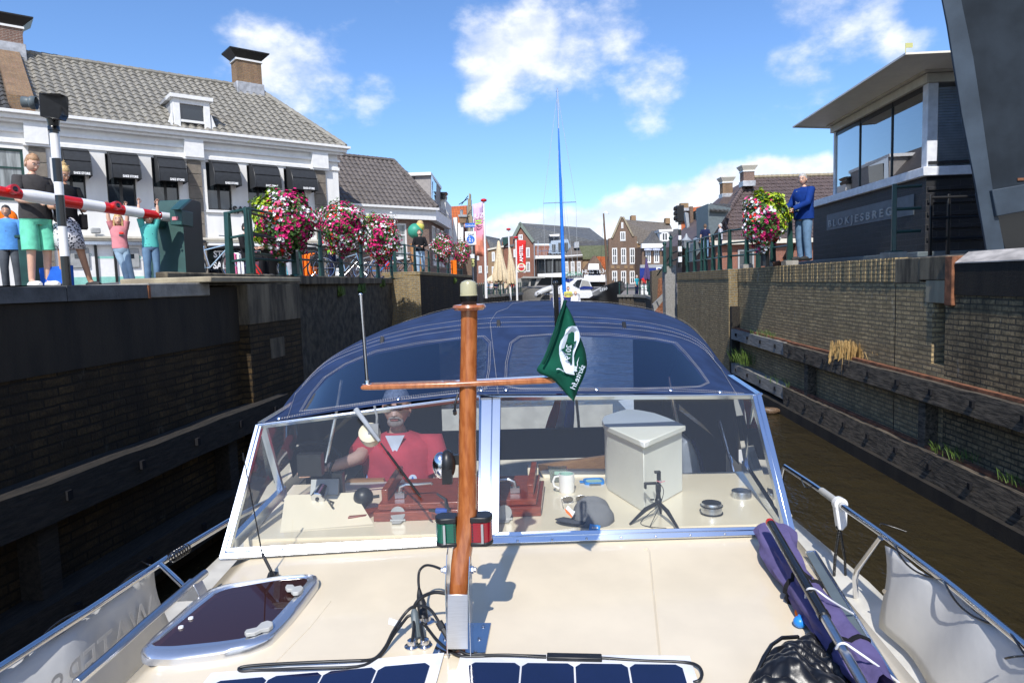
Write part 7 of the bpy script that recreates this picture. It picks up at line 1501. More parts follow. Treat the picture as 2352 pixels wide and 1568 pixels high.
fpoly([(392,1038),(400,1025),(430,1018),(470,1035),(515,1070),(500,1068),(450,1035),(415,1032)],'emblem_white','pennon'); fpoly([(700,935),(735,850),(712,930),(716,985),(704,985)],'emblem_white','pennon')
p=PF(600,770); text('2019',.022,V((p.x,yf-.022,p.z)),(.12,0,1),(-1,0,.12),'emblem_white','lettering',FLAG,.0005,mirror=True)
p=PF(735,1160); text('skrite.frl',.023,V((p.x+.002,yf-.006,p.z)),(.42,0,.9),(-.9,0,.42),'emblem_white','lettering',FLAG,.0005,mirror=True)
# furled purple sun awning with boat hook, cords
P_=lambda x,y,h:dk(*CR(x,y),h)
cloth('purple_fabric',(.115,.095,.215),.12)
T=lt('furled_awning',P_(800,900,0),'long rolled purple fabric cover lying along the right edge of the cabin roof','cover')
ax_=[P_(665,545,.06),P_(720,700,.055),P_(810,850,.055),P_(900,1000,.055),P_(1010,1150,.055),P_(1130,1300,.055),P_(1260,1460,.05),P_(1400,1640,.05)]; wd=[.075,.075,.062,.058,.062,.062,.055,.045]
ax2=resamp(ax_,40); rws=[]
for i,p in enumerate(ax2):
    t=i/39; w_=lerp(wd[int(t*7)],wd[min(7,int(t*7)+1)],t*7%1)*(.85 if i==0 else 1); d=(ax2[min(i+1,39)]-ax2[max(i-1,0)]).normalized(); s_=d.cross(V((0,0,1))).normalized(); r_=[]
    for k in range(28):
        a=k/28*6.283; f_=.92+.14*math.sin(3*a+i*.22)+.10*math.sin(5*a-i*.31)+.06*math.sin(9*a+i*.5)+.035*math.sin(14*a-i*.4); r_.append(p+s_*math.cos(a)*w_*f_+V((0,0,math.sin(a)*.048*f_)))
    rws.append(r_)
mb=MB('purple_fabric'); mb.grid(rws,close=True); mb.add(rws[0],[tuple(range(28))]); mb.build('fabric',T,smooth=60)
for x,y in((1000,930),(1290,1360)):
    i=min(range(40),key=lambda i:abs(proj(ax2[i])[1]-CR(x,y)[1])); mb=MB('black_cloth'); mb.tube([q+ (q-ax2[i])*.08 for q in rws[i]]+[rws[i][0]+(rws[i][0]-ax2[i])*.08],.010,6,flat=.35); mb.build('strap',T,smooth=60)
T=lt('boat_hook',P_(1000,1100,.1),'black and silver telescopic boat hook with red tip lying on the purple cover','boat hook')
h0,h1=P_(645,495,.16),P_(1000,1110,.135); h2=h0+(h1-h0)*1.9
mb=MB('gloss_black'); mb.tube([h0,h1],.0165,16); mb.build('grip',T); mb=MB('brushed'); mb.tube([h1,h2],.0135,16); mb.build('shaft',T); mb=MB('red_paint'); mb.tube([h0+(h0-h1).normalized()*.02,h0+(h0-h1).normalized()*.015,h0+(h1-h0).normalized()*.002],[.010,.0165,.0172],16); mb.build('tip',T)
mb=MB('gloss_black'); mb.tube([h1+(h0-h1).normalized()*.01,h1+(h1-h0).normalized()*.012],.0185,16); mb.build('collar',T)
GE='white elastic cords with coloured beads over the boat hook'
def ecord(pts,label,beads):
    T=lt('elastic_cord',pts[len(pts)//2],label,'cord',GE); cab(pts,.0035,'cord',T,'rope_white')
    for p,c,r in beads: mb=MB(c); mb.ball(p,(r,r,r*.95),14,10); mb.tube([p+V((0,0,r*.8)),p+V((0,0,r*1.15))],.006,8); mb.build('bead',T)
ecord([P_(870,1130,.02),P_(878,1000,.09),P_(890,940,.15),P_(920,930,.16),P_(960,945,.14),P_(1050,1010,.11),P_(1200,1100,.02)],'white elastic cord with an orange and a blue bead, across the black grip',[(P_(845,1095,.018),'orange_plastic',.018),(P_(840,1155,.019),'clip_blue',.020)])
ecord([P_(1085,1335,.13),P_(1105,1305,.15),P_(1145,1300,.155),P_(1200,1335,.14),P_(1350,1440,.10),P_(1510,1565,.01)],'white elastic cord without beads, across the silver shaft',[])
# padded jacket
m,nt,b=_new('puffer'); b.inputs['Base Color'].default_value=(.0035,.0035,.0045,1); b.inputs['Roughness'].default_value=.36; b.inputs['Sheen Weight'].default_value=.1
hh=obj_noise(nt,22,5,rough=.6); L(nt,nd(nt,'Bump',i_Strength=.25,i_Distance=.006,i_Height=hh).outputs[0],b.inputs['Normal'])
outl=[(500,1568),(560,1440),(620,1350),(680,1285),(760,1270),(850,1255),(900,1225),(965,1215),(1000,1260),(1010,1330),(1080,1350),(1080,1430),(1130,1415),(1180,1440),(1200,1568)]
T=lt('padded_jacket',P_(850,1450,0),'crumpled shiny black padded jacket lying at the lower right edge','jacket')
ol=[(470,1640),(530,1520),(590,1450),(650,1390),(720,1345),(810,1325),(880,1290),(950,1262),(1000,1290),(1015,1350),(1070,1375),(1090,1440),(1130,1425),(1180,1450),(1210,1530),(1230,1640),(1240,1800),(450,1800)]
op=resamp([P_(x,y,0) for x,y in ol+[ol[0]]],97)[:-1]; cc=P_(840,1560,0); rws=[]
from mathutils import noise as mn
for j in range(0,34):
    r=1-j/34.; row=[]
    for i,p in enumerate(op):
        q=cc.lerp(p,r); f1=mn.noise(V((q.x*7,q.y*7,1.3))); w1=mn.noise(V((q.x*4,q.y*4,5.1)))
        base=.095*(1-r**3)**.5 if r<1 else 0; fold=.045*f1+.02*mn.noise(V((q.x*16,q.y*16,2)))
        quilt=abs(math.sin((q.x*.8+q.y*1.0+w1*.11)*62)); h=(base*.55+1.35*fold*(1-r**4))+.024*quilt**.6*(1-r**6)+.010*mn.noise(V((q.x*45,q.y*45,9)))*(1-r**3)
        row.append(q+V((0,0,max(.002,h))))
    rws.append(row)
mb=MB('puffer'); mb.grid(rws,close=True); mb.add(rws[-1],[tuple(range(96))]); mb.build('padding',T,smooth=80)
mb=MB('gloss_black'); mb.tube([P_(x,y,h) for x,y,h in((520,1570,.03),(560,1480,.06),(600,1390,.08),(650,1310,.08),(720,1262,.07),(830,1255,.05))],.006,6); mb.build('zip',T,smooth=60)
# fender hanger on right rail
c=rl(*CR(1110,360)); d=(Rp[2]-Rp[1]).normalized(); T=lt('fender_hook',c,'white plastic fender hook with black rope on the right guard rail','fender hook')
mb=MB('gloss_white'); mb.tube([c-d*.022,c+d*.022],.032,18); mb.prism([c+V((-.03,-.02,0)),c+V((.03,-.02,0)),c+V((.028,-.02,-.10)),c+V((.008,-.02,-.125)),c+V((-.012,-.02,-.12))],(0,.04,0)); mb.build('hook',T,bevel=.006)
mb=MB('grey_handle'); mb.tube([c-d*.2,c+d*.035],.0175,14); mb.build('sleeve',T)
mb=MB('gloss_black'); e=c+V((0,0,-.115)); mb.ball(e,(.02,.016,.014),8,6); rope(mb,[e,e+V((-.02,0,-.15)),e+V((-.03,0,-.42))],.007,.02); rope(mb,[e,e+V((.022,-.01,-.15)),e+V((.035,-.02,-.5))],.006,.02); mb.build('rope',T,smooth=60)
GC='black loose cord ends tied on the guard rails'
for a,b_,c_,lb in(((1385,510),(1400,495),(1560,548),'loose black cord end sticking out above the right guard rail'),((2225,1400),(2290,1388),(2352,1385),'loose black cord end at the lower right edge of the right dodger'),((850,190),(880,250),(930,240),'black cord tied round the right guard rail near its aft end')):
    p=rl(*CR(*a)); o=cab([p,rl(*CR(*b_),.02),rl(*CR(*c_),.0)],.003,'cord_end',None,'gloss_black'); tag(o,lb,'cord',GC)
p=rl(*CG(890,540)); o=cab([rl(*CG(985,565),.0),rl(*CG(930,560),.01),p],.003,'cord_end',None,'gloss_black'); tag(o,'loose black cord end on the left guard rail beside the dodger corner','cord',GC)
# duck
c=atz(1772,950,.0); T=lt('duck',c,'brown mallard duck swimming near the right wall','duck'); m,nt,b=_new('duck_feather'); f=obj_noise(nt,40,5,(1,1,2)); L(nt,mix(nt,ramp(nt,f,.35,.65,0.,1.),(.06,.035,.02),(.20,.13,.08)),b.inputs['Base Color'])
mb=MB('duck_feather'); k=1.25
rg=[(-.17,.03,.008,.008),(-.14,.045,.022,.018),(-.09,.05,.05,.042),(-.02,.045,.068,.058),(.05,.045,.066,.060),(.11,.06,.042,.046),(.13,.10,.024,.026),(.145,.135,.024,.024),(.165,.155,.03,.027),(.195,.152,.022,.02),(.205,.148,.01,.01)]
rw_=[[c+V(((-x)*k,math.cos(a)*ry*k,z*k+math.sin(a)*rz*k)) for a in [i/14*6.283 for i in range(14)]] for x,z,ry,rz in rg]
mb.grid(rw_,close=True); mb.build('body',T,smooth=70); mb=MB('lime_leaf'); mb.add([c+V((-.2*k,-.012,.148*k)),c+V((-.2*k,.012,.148*k)),c+V((-.25*k,.012,.138*k)),c+V((-.25*k,-.012,.138*k)),c+V((-.2*k,0,.162*k))],[(0,1,2,3),(0,3,4),(1,2,4),(3,2,4)]); mb.build('bill',T)
# ---------------- people
DG=None
def skin_mesh(J,rad,edges,sub=1):
    keys=list(J); me=bpy.data.meshes.new('sk'); me.from_pydata([J[k] for k in keys],[(keys.index(a),keys.index(b)) for a,b in edges],[])
    o=bpy.data.objects.new('sk',me); COL.objects.link(o); o.modifiers.new('s','SKIN')
    sv=me.skin_vertices[0].data
    for i,k in enumerate(keys):
        r=rad[k]; r=r if isinstance(r,tuple) else (r,r); sv[i].radius=r; sv[i].use_root=(i==0)
    if sub: m=o.modifiers.new('u','SUBSURF'); m.levels=sub; m.render_levels=sub
    dg=bpy.context.evaluated_depsgraph_get(); dg.update(); em=bpy.data.meshes.new_from_object(o.evaluated_get(dg))
    bpy.data.objects.remove(o); bpy.data.meshes.remove(me); return em
def person(label,P,h,face,pose=None,skin='skin',hair='hair_brown',top=('grey_cloth','short'),bottom=('jeans','long'),shoes='shoe_dark',hairstyle='short',group=None,build=1.,lod=1,look=0,holdY=None):
    """P: feet point; h: height; face: heading angle in degrees, 0 looks towards the camera (-Y), 90 towards +X.
    pose: joint overrides as fractions of height in the body frame (x to the person's left seen from the camera = +x right, y front = -y)."""
    k=h/1.8; J=dict(pel=(0,0,.95),wai=(0,0,1.10),che=(0,.0,1.34),nek=(0,0,1.49),hed=(0,-.01,1.56),
      shR=(-.17,0,1.43),elR=(-.23,.02,1.15),wrR=(-.24,-.06,.90),shL=(.17,0,1.43),elL=(.23,.02,1.15),wrL=(.24,-.06,.90),
      hpR=(-.09,0,.91),knR=(-.10,-.02,.50),anR=(-.10,.03,.09),toR=(-.11,-.12,.04),hpL=(.09,0,.91),knL=(.10,-.02,.50),anL=(.10,.03,.09),toL=(.11,-.12,.04))
    for q,v in (pose or {}).items():
        if q[0]!='_': J[q]=v
    b=build; RD=dict(pel=(.155*b,.11*b),wai=(.135*b,.10*b),che=(.155*b,.105*b),nek=.052,hed=.05,shR=.05,shL=.05,elR=.043,elL=.043,wrR=.029,wrL=.029,hpR=.088*b,hpL=.088*b,knR=.058,knL=.058,anR=.040,anL=.040,toR=.035,toL=.035)
    if h<1.3: RD={q:(tuple(x*1.12 for x in r) if isinstance(r,tuple) else r*1.12) for q,r in RD.items()}
    rot=Matrix.Rotation(R_(face),3,'Z'); P=V(P); W_=lambda v:P+rot@(V(v)*k)
    T=thing('person',P,label,'person',group)
    JJ={q:V(v)*k for q,v in J.items()}; RR={q:(tuple(x*k for x in r) if isinstance(r,tuple) else r*k) for q,r in RD.items()}
    ED=[('pel','wai'),('wai','che'),('che','nek'),('nek','hed'),('che','shR'),('shR','elR'),('elR','wrR'),('che','shL'),('shL','elL'),('elL','wrL'),('pel','hpR'),('hpR','knR'),('knR','anR'),('anR','toR'),('pel','hpL'),('hpL','knL'),('knL','anL'),('anL','toL')]
    def put(mb,me): mb.add([P+rot@v.co for v in me.vertices],[tuple(p.vertices) for p in me.polygons]); bpy.data.meshes.remove(me)
    mb=MB(skin); put(mb,skin_mesh(JJ,RR,ED))
    # head
    hk=k*(1.0 if h>1.3 else 1.28); hc=V(J['hed'])*k+V((0,-.005*k,.085*hk)); hr=Matrix.Rotation(R_(look),3,'Z'); tilt=Matrix.Rotation(R_((pose or {}).get('_tilt',0)),3,'X')
    HR=rot@hr@tilt
    def hf(q):
        x,y,z=q; 
        if z<0: x*=1-.22*z*z-.08*abs(z); y*=1-.10*z*z
        if y<0 and abs(x)<.35: y-=.05*max(0,1-abs(z+.25)*2.2)
        return V((x,y,z))
    hcw=P+rot@hc; mb.ball(hcw,(.076*hk,.094*hk,.118*hk),16,12,rot=HR,fn=hf)
    hp=lambda x,y,z:hcw+HR@V((x*hk,y*hk,z*hk))
    mb.add([hp(-.011,-.092,.008),hp(.011,-.092,.008),hp(.016,-.094,-.030),hp(0,-.120,-.027),hp(-.016,-.094,-.030)],[(0,1,3),(1,2,3),(0,3,4),(2,4,3)])
    for s in(-1,1): mb.ball(hp(.079*s,.008,-.005),(.010*hk,.020*hk,.030*hk),6,5,rot=HR)
    # hands with fingers
    for s,e,w_ in((-1,'elR','wrR'),(1,'elL','wrL')):
        a=V(J[e])*k; c=V(J[w_])*k; d=(c-a).normalized(); sd=d.cross(V((0,-1,.2))).normalized(); nrm=sd.cross(d).normalized()
        hd=(pose or {}).get('_hand'+w_[2]); 
        if hd: d=V(hd).normalized(); sd=d.cross(V((0,-1,.2))).normalized(); nrm=sd.cross(d).normalized()
        pc=c+d*.05*k; mb.tube([P+rot@(c-d*.01*k),P+rot@(c+d*.025*k),P+rot@(c+d*.075*k),P+rot@(c+d*.095*k)],[.026*k,.036*k,.040*k,.028*k],8,flat=.5)
        for f in range(4):
            o_=sd*(-.028+.0187*f)*k; l=[.062,.074,.070,.055][f]*k; p0=c+d*.085*k+o_; p1=p0+d*l*.5+nrm*.008*k; p2=p1+d*l*.32+nrm*l*.32; mb.tube([P+rot@p0,P+rot@p1,P+rot@p2],[.0095*k,.009*k,.006*k],5)
        p0=c+d*.03*k-sd*s*.03*k; mb.tube([P+rot@p0,P+rot@(p0+d*.03*k-sd*s*.022*k),P+rot@(p0+d*.06*k-sd*s*.02*k+nrm*.01*k)],[.012*k,.011*k,.008*k],5)
    body=mb.build('body',T,smooth=70)
    if lod:
        mb=MB('petal_white')
        for s in(-1,1): mb.ball(hp(.030*s,-.088,.018),(.013*hk,.006*hk,.007*hk),8,5,rot=HR)
        mb.use('eye_dark')
        for s in(-1,1): mb.ball(hp(.030*s,-.0935,.018),(.006*hk,.003*hk,.006*hk),6,4,rot=HR); mb.bar(hp(.014*s,-.091,.038),hp(.048*s,-.084,.036),.006*hk,.006*hk)
        mb.use('lips'); mb.ball(hp(0,-.093,-.056),(.024*hk,.007*hk,.007*hk),8,5,rot=HR); mb.build('face',T)
    # hair
    rnd=random.Random(len(label)); mb=MB(hair)
    cut={'short':-.05,'bun':-.05,'long':-.95,'bald':.4}[hairstyle]
    def hf2(q):
        x,y,z=q; f_=1+.05*math.sin(x*17+z*13)*math.cos(y*15)
        lim=(.50 if hairstyle!='bald' else .8) if y<-.45 else ((.30 if y<-.1 else -.12) if y<.15 else -.62)
        if z<lim: return V((x*.90,y*.90 if y<0 else y*.95,max(z,-.5) if hairstyle!='long' else z*1.1))
        return V((x*1.07,y*1.06,z*1.06))*f_
    mb.ball(hcw+HR@V((0,.006*hk,.008*hk)),(.079*hk,.096*hk,.120*hk),22,16,rot=HR,fn=hf2)
    if hairstyle=='bun': mb.ball(hp(0,.06,.12),(.05*hk,.05*hk,.045*hk),10,8); [mb.tube([hp(rnd.uniform(-.05,.05),.05,.12),hp(rnd.uniform(-.09,.09),rnd.uniform(0,.1),rnd.uniform(.12,.2))],.004*hk,4) for _ in range(10)]
    if hairstyle=='long':
        for i in range(16): a=-.5+i/15*4.14; x,y=math.cos(a)*.07,math.sin(a)*.08; mb.tube([hp(x,y,.03),hp(x*1.15,y*1.1+.01,-.08),hp(x*1.2,y*1.15+.01,-.17-rnd.random()*.03)],[.02*hk,.022*hk,.008*hk],6)
    mb.build('hair',T,smooth=60)
    tm,tl_=top; bm_,bl=bottom; co=tl_=='coat'
    def ring(c,rx,ry,n=20,wob=.0,ph=0): return [P+rot@(c+V((math.cos(a)*rx*(1+wob*math.sin(a*3+ph)),math.sin(a)*ry*(1+wob*math.cos(a*4+ph)),0))) for a in [i/n*6.2832 for i in range(n)]]
    shm=(JJ['shR']+JJ['shL'])/2; b=build; kk=k*(1.1 if h<1.3 else 1)
    m2=MB(tm); rr=[]
    hem=JJ['pel']+V((0,0,(-.10 if co else -.035)*k))
    for c,rx,ry in((hem,.168,.122),(JJ['pel'].lerp(JJ['wai'],.3),.168,.124),(JJ['wai'],.155,.118),(JJ['wai'].lerp(JJ['che'],.5),.165,.124),(JJ['che'],.182,.126),(JJ['che'].lerp(shm,.7),.188,.118),(shm+V((0,0,.022*k)),.175,.10),(shm+V((0,0,.048*k)),.12,.085),(JJ['nek']+V((0,0,.012*k)),.068,.064)):
        g_=(1.05 if co else 1)*kk*(b if rx>.1 else 1); rr.append(ring(c,rx*g_,ry*g_,wob=.035 if rx>.1 else 0,ph=c.z*9/k))
    m2.grid(rr,close=True)
    for s in 'RL':
        a,e,w2=JJ['sh'+s],JJ['el'+s],JJ['wr'+s]; ins=a.lerp(shm,.35)
        if tl_=='short': pts=[ins,a,a.lerp(e,.35),a.lerp(e,.66)]; rs_=[.055,.072,.066,.068]
        else: pts=[ins,a,a.lerp(e,.5),e,e.lerp(w2,.5),e.lerp(w2,.95)]; rs_=[.055,.074,.064,.056,.050,.042]
        m2.tube([P+rot@p for p in pts],[r*kk*(1.08 if co else 1)*b**.5 for r in rs_],14)
    m2.build('top',T,smooth=75)
    pl=JJ['pel']; cr=(JJ['hpR']+JJ['hpL'])/2
    if bl=='skirt':
        m2=MB(bm_); kc=(JJ['knR']+JJ['knL'])/2; m2.grid([ring(c,rx*k,ry*k,wob=.03) for c,rx,ry in((pl+V((0,0,.07*k)),.15,.115),(pl,.168,.128),(pl.lerp(kc,.45),.19,.145),(pl.lerp(kc,.85),.20,.15))],close=True); m2.build('skirt',T,smooth=70,solid=.004)
    else:
        m2=MB(bm_); m2.grid([ring(c,rx*kk*b,ry*kk*b) for c,rx,ry in((pl+V((0,0,.09*k)),.140,.105),(pl,.160,.118),(cr+V((0,0,-.01*k)),.163,.118),(cr+V((0,0,-.07*k)),.12,.09))],close=True)
        for s in 'RL':
            a,e,w2=JJ['hp'+s],JJ['kn'+s],JJ['an'+s]
            if bl=='shorts': pts=[a+V((0,0,.03*k)),a.lerp(e,.35),a.lerp(e,.98)]; rs_=[.088,.098,.096]
            else: pts=[a+V((0,0,.03*k)),a.lerp(e,.35),e,e.lerp(w2,.5),w2+V((0,0,-.03*k))]; rs_=[.086,.090,.070,.064,.060]
            m2.tube([P+rot@p for p in pts],[r*kk*b**.6 for r in rs_],14)
        m2.build('trousers' if bl!='shorts' else 'shorts',T,smooth=75)
    if shoes:
        for s in 'RL':
            m2=MB(shoes); a,t=JJ['an'+s],JJ['to'+s]; d_=(t-a); d_.z=0; d_.normalize(); z0=min(a.z,t.z)-.0*k
            pts=[P+rot@V((p.x,p.y,z0+.012*k)) for p in(a-d_*.075*k,a-d_*.01*k,a.lerp(t,.6),t+d_*.02*k,t+d_*.085*k)]; m2.tube(pts,[.030*kk,.052*kk,.052*kk,.052*kk,.025*kk],12,flat=.9); m2.build('shoe',T,smooth=60)
    T['h']=h; del T['h']; return T,hp,(lambda v:P+rot@(V(v)*k))
def feet(u,v,Y): return at(u,v,Y)
# couple at the barrier
T,hp,w_=person('man in charcoal polo and mint green shorts looking down at his phone behind the barrier',feet(96,662,9.55),1.86,62,dict(_tilt=26,elR=(-.25,-.08,1.14),wrR=(-.10,-.30,1.12),elL=(.24,-.08,1.13),wrL=(.06,-.32,1.14),hed=(0,-.03,1.56)),hair='hair_sand',top=('grey_cloth','short'),bottom=('mint_cloth','shorts'),shoes='shoe_white',build=1.2)
m2=MB('clip_blue'); m2.tube([w_((math.cos(a)*.062,math.sin(a)*.058-.005,1.485+.012*math.sin(a))) for a in [i/16*6.283 for i in range(17)]],.008,6); m2.build('collar_trim',T)
T,hp,w_=person('blonde woman in black top and black and white patterned skirt looking at her phone',feet(165,662,9.75),1.74,58,dict(_tilt=28,elR=(-.24,-.08,1.14),wrR=(-.12,-.28,1.18),elL=(.24,-.06,1.13),wrL=(.08,-.28,1.18),hed=(0,-.03,1.56),knL=(.16,-.03,.50),anL=(.30,.06,.09),toL=(.32,-.06,.04)),skin='skin_tan',hair='hair_blond',hairstyle='bun',top=('black_cloth','short'),bottom=('leopard_cloth','skirt'),shoes='shoe_dark')
m2=MB('black_cloth'); m2.box(w_((.26,.05,.98)),(.10,.26,.20),.6); m2.tube([w_((.26,.0,1.05)),w_((.1,.05,1.42)),w_((-.1,.0,1.47))],.012,6); o=m2.build('handbag',None,'black shoulder bag hanging at the side of the blonde woman','bag',bevel=.03)
o=MB('clip_blue'); o.box(w_((.0,-.36,1.20)),(.09,.02,.15),.9); o.build('smartphone',None,'turquoise-cased smartphone in the hands of the blonde woman','phone',bevel=.006)
T,hp,w_=person('dark-haired woman in bright blue jacket and grey trousers at the left edge',V((at(30,660,13).x,13,ZN)),1.62,25,dict(wrL=(.30,-.10,.86),knR=(-.10,-.08,.50),anR=(-.12,.05,.09)),skin='skin_tan',hair='hair_dark',top=('blue_cloth','coat'),bottom=('slate_cloth','long'),build=1.15)
m2=MB('floral_cloth'); m2.prism([w_((-.035,-.135,1.42)),w_((.035,-.135,1.42)),w_((.02,-.15,1.22)),w_((-.02,-.15,1.22))],(0,.01,0)); m2.build('shirt_front',T)
# children hanging on the boom
bmz=lambda u:pA.lerp(pB,tt(u))
def childpose(gx,gz,lean=0): return dict(hed=(0,-.01,1.50),nek=(0,0,1.43),elR=(-.21,-.05,1.68),wrR=(-.20,-.06,1.93),elL=(.21,-.05,1.68),wrL=(.20,-.06,1.93),shR=(-.15,0,1.42),shL=(.15,0,1.42),_handR=(0,-.3,1),_handL=(0,-.3,1))
p=childpose(0,0); p.update(hpR=(-.06,.0,.86),hpL=(.10,.0,.86),knR=(.04,-.02,.50),anR=(.10,.05,.09),toR=(.0,-.06,.04),knL=(.16,-.02,.50),anL=(.22,.04,.09),toL=(.20,-.1,.04))
T,hp,w_=person('little blonde girl in pink t-shirt and jeans hanging by her hands from the barrier boom',feet(283,655,9.75),1.02,25,p,hair='hair_blond',hairstyle='long',top=('pink_cloth','short'),bottom=('pale_jeans','long'),shoes='shoe_white',group=None)
m2=MB('petal_red'); m2.ball(w_((.06,-.155,1.28)),(.035,.012,.02),10,6); m2.use('slate_cloth'); m2.ball(w_((.05,-.15,1.23)),(.04,.01,.015),8,5); m2.build('shirt_print',T)
T,hp,w_=person('little boy in turquoise shirt and jeans holding the barrier boom above his head',feet(352,655,9.8),1.06,40,childpose(0,0),hair='hair_sand',top=('turq_print','short'),bottom=('jeans','long'),shoes='shoe_dark')
# shopping bag, orange container, cyclist shop stuff
q=at(135,664,9.7); m2=MB('bag_blue'); m2.add([q+V((-.17,-.1,0)),q+V((.16,-.1,0)),q+V((.16,.1,0)),q+V((-.17,.1,0)),q+V((-.21,-.06,.30)),q+V((.19,-.06,.33)),q+V((.19,.06,.33)),q+V((-.21,.06,.30))],[(0,1,5,4),(1,2,6,5),(2,3,7,6),(3,0,4,7),(0,3,2,1)]); m2.build('shopping_bag',None,'big blue shopping bag standing behind the foot of the striped signal post','bag',smooth=0,solid=.006)
q=at(22,502,15.5); m2=MB('orange_plastic'); m2.lathe([(.03,0),(.16,.02),(.19,.08),(.19,.16),(.15,.2),(.03,.21)],V((q.x,15.5,q.z)),(.3,-1,0),24); o=m2.build('lifebuoy_case',None,'orange lifebuoy case behind the woman in blue','lifebuoy'); 
m2=MB('dark_green'); m2.box((at(60,640,12.4).x,12.6,E+.62),(.28,.3,.9)); m2.box((at(60,640,12.4).x,12.6,E+1.1),(.34,.36,.06)); m2.build('litter_bin',None,'dark green litter bin behind the woman in blue','bin',bevel=.02)
T,hp,w_=person('person in pale grey trousers hidden by the biggest flower basket',feet(657,640,18.5),1.78,-20,dict(knL=(.13,-.02,.5),anL=(.14,.03,.09)),top=('sky_cloth','long'),bottom=('pale_trouser','long'),build=1.15)
T,hp,w_=person('man in black pullover and light jeans walking behind the far left railing',feet(967,630,27.5),1.8,8,dict(elR=(-.27,-.02,1.15),wrR=(-.14,-.25,1.12),elL=(.27,-.02,1.16),wrL=(.1,-.27,1.1)),hair='hair_brown',top=('black_cloth','long'),bottom=('pale_jeans','long'),build=1.12)
T,hp,w_=person('man in royal blue jacket, floral shirt and jeans leaning on the right railing',feet(1846,600,14.1),1.80,-68,dict(elR=(-.26,-.10,1.17),wrR=(-.26,-.34,1.03),elL=(.24,-.14,1.16),wrL=(.10,-.40,1.04),hed=(0,-.04,1.56),che=(0,-.03,1.34)),hair='hair_grey',top=('royal_cloth','coat'),bottom=('jeans','long'),build=1.25,look=30)
m2=MB('floral_cloth'); m2.prism([w_((-.05,-.16,1.42)),w_((.04,-.16,1.42)),w_((.06,-.175,1.02)),w_((-.06,-.175,1.02))],(0,.015,0)); m2.build('shirt_front',T); 
m2=MB('eye_dark'); [m2.tube([hp(s*.03+math.cos(a)*.02,-.105,.016+math.sin(a)*.014) for a in [i/10*6.283 for i in range(11)]],.002,4) for s in(-1,1)]; m2.build('glasses',T)
T,hp,w_=person('woman in white and navy striped top sitting behind the curved right railing',feet(1655,590,33),1.62,-110,{},skin='skin',hair='hair_grey',top=('striped_cloth','long'),bottom=('navy_cloth','long'),lod=0)
T,hp,w_=person('person in dark blue shirt standing behind the curved right railing',feet(1620,592,34),1.68,160,{},skin='skin',hair='hair_brown',top=('navy_cloth','short'),bottom=('jeans','long'),lod=0)
# helmsman
pm('beard_tone',(.34,.27,.23),.8,var=.2,s=50)
HP=V((at(915,1000,4.02).x,4.02,at(905,936,4.02).z-1.66)); HJ=lambda u,v,Y:tuple((at(u,v,Y)-HP)/(1.82/1.8))
hs=at(905,985,4.02); P0=V((at(915,1000,4.02).x,4.02,hs.z-1.70+.0))
T,hp,w_=person('helmsman in coral red polo shirt steering behind the windscreen',V((at(915,1000,4.02).x,4.02,at(905,936,4.02).z-1.66)),1.82,0,dict(elR=HJ(828,1050,3.86),wrR=HJ(748,1076,3.74),elL=(.27,-.10,1.18),wrL=(.16,-.25,1.02),_handR=(-1,-.1,-.05),hpR=(-.1,0,.85),hpL=(.1,0,.85),shR=(-.2,0,1.42),shL=(.2,0,1.42)),hair='hair_grey',top=('coral_cloth','short'),bottom=('navy_cloth','long'),build=1.25)
m2=MB('black_plastic'); 
for s in(-1,1): m2.ball(hp(s*.032,-.098,.016),(.026,.008,.018),10,6)
m2.bar(hp(-.06,-.095,.026),hp(.06,-.095,.026),.006,.004); m2.build('sunglasses',T)
m2=MB('white_cloth'); m2.prism([w_((-.055,-.118,1.50)),w_((.055,-.118,1.50)),w_((0,-.148,1.39))],(0,.012,0)); m2.build('undershirt',T); m2=MB('beard_tone'); m2.ball(hp(0,-.060,-.075),(.050,.036,.034),12,8); m2.tube([hp(-.03,-.094,-.045),hp(0,-.102,-.040),hp(.03,-.094,-.045)],.006,6); m2.build('beard',T,smooth=70)
m2=MB('white_cloth'); c_=w_((.10,-.165,1.26)); m2.lathe([(.024,0),(.024,.003)],c_,(0,-1,.15),16); m2.use('clip_blue'); m2.add([c_+V((-.012,-.006,-.008)),c_+V((.012,-.006,-.008)),c_+V((0,-.006,.016))],[(0,1,2)]); m2.build('badge',T)
wc=at(762,1072,3.76); m2=MB('gloss_black'); m2.tube([wc+V((.012*math.sin(a),math.cos(a)*.034,math.sin(a)*.034)) for a in [i/12*6.283 for i in range(13)]],.008,6); m2.build('wristwatch',T)
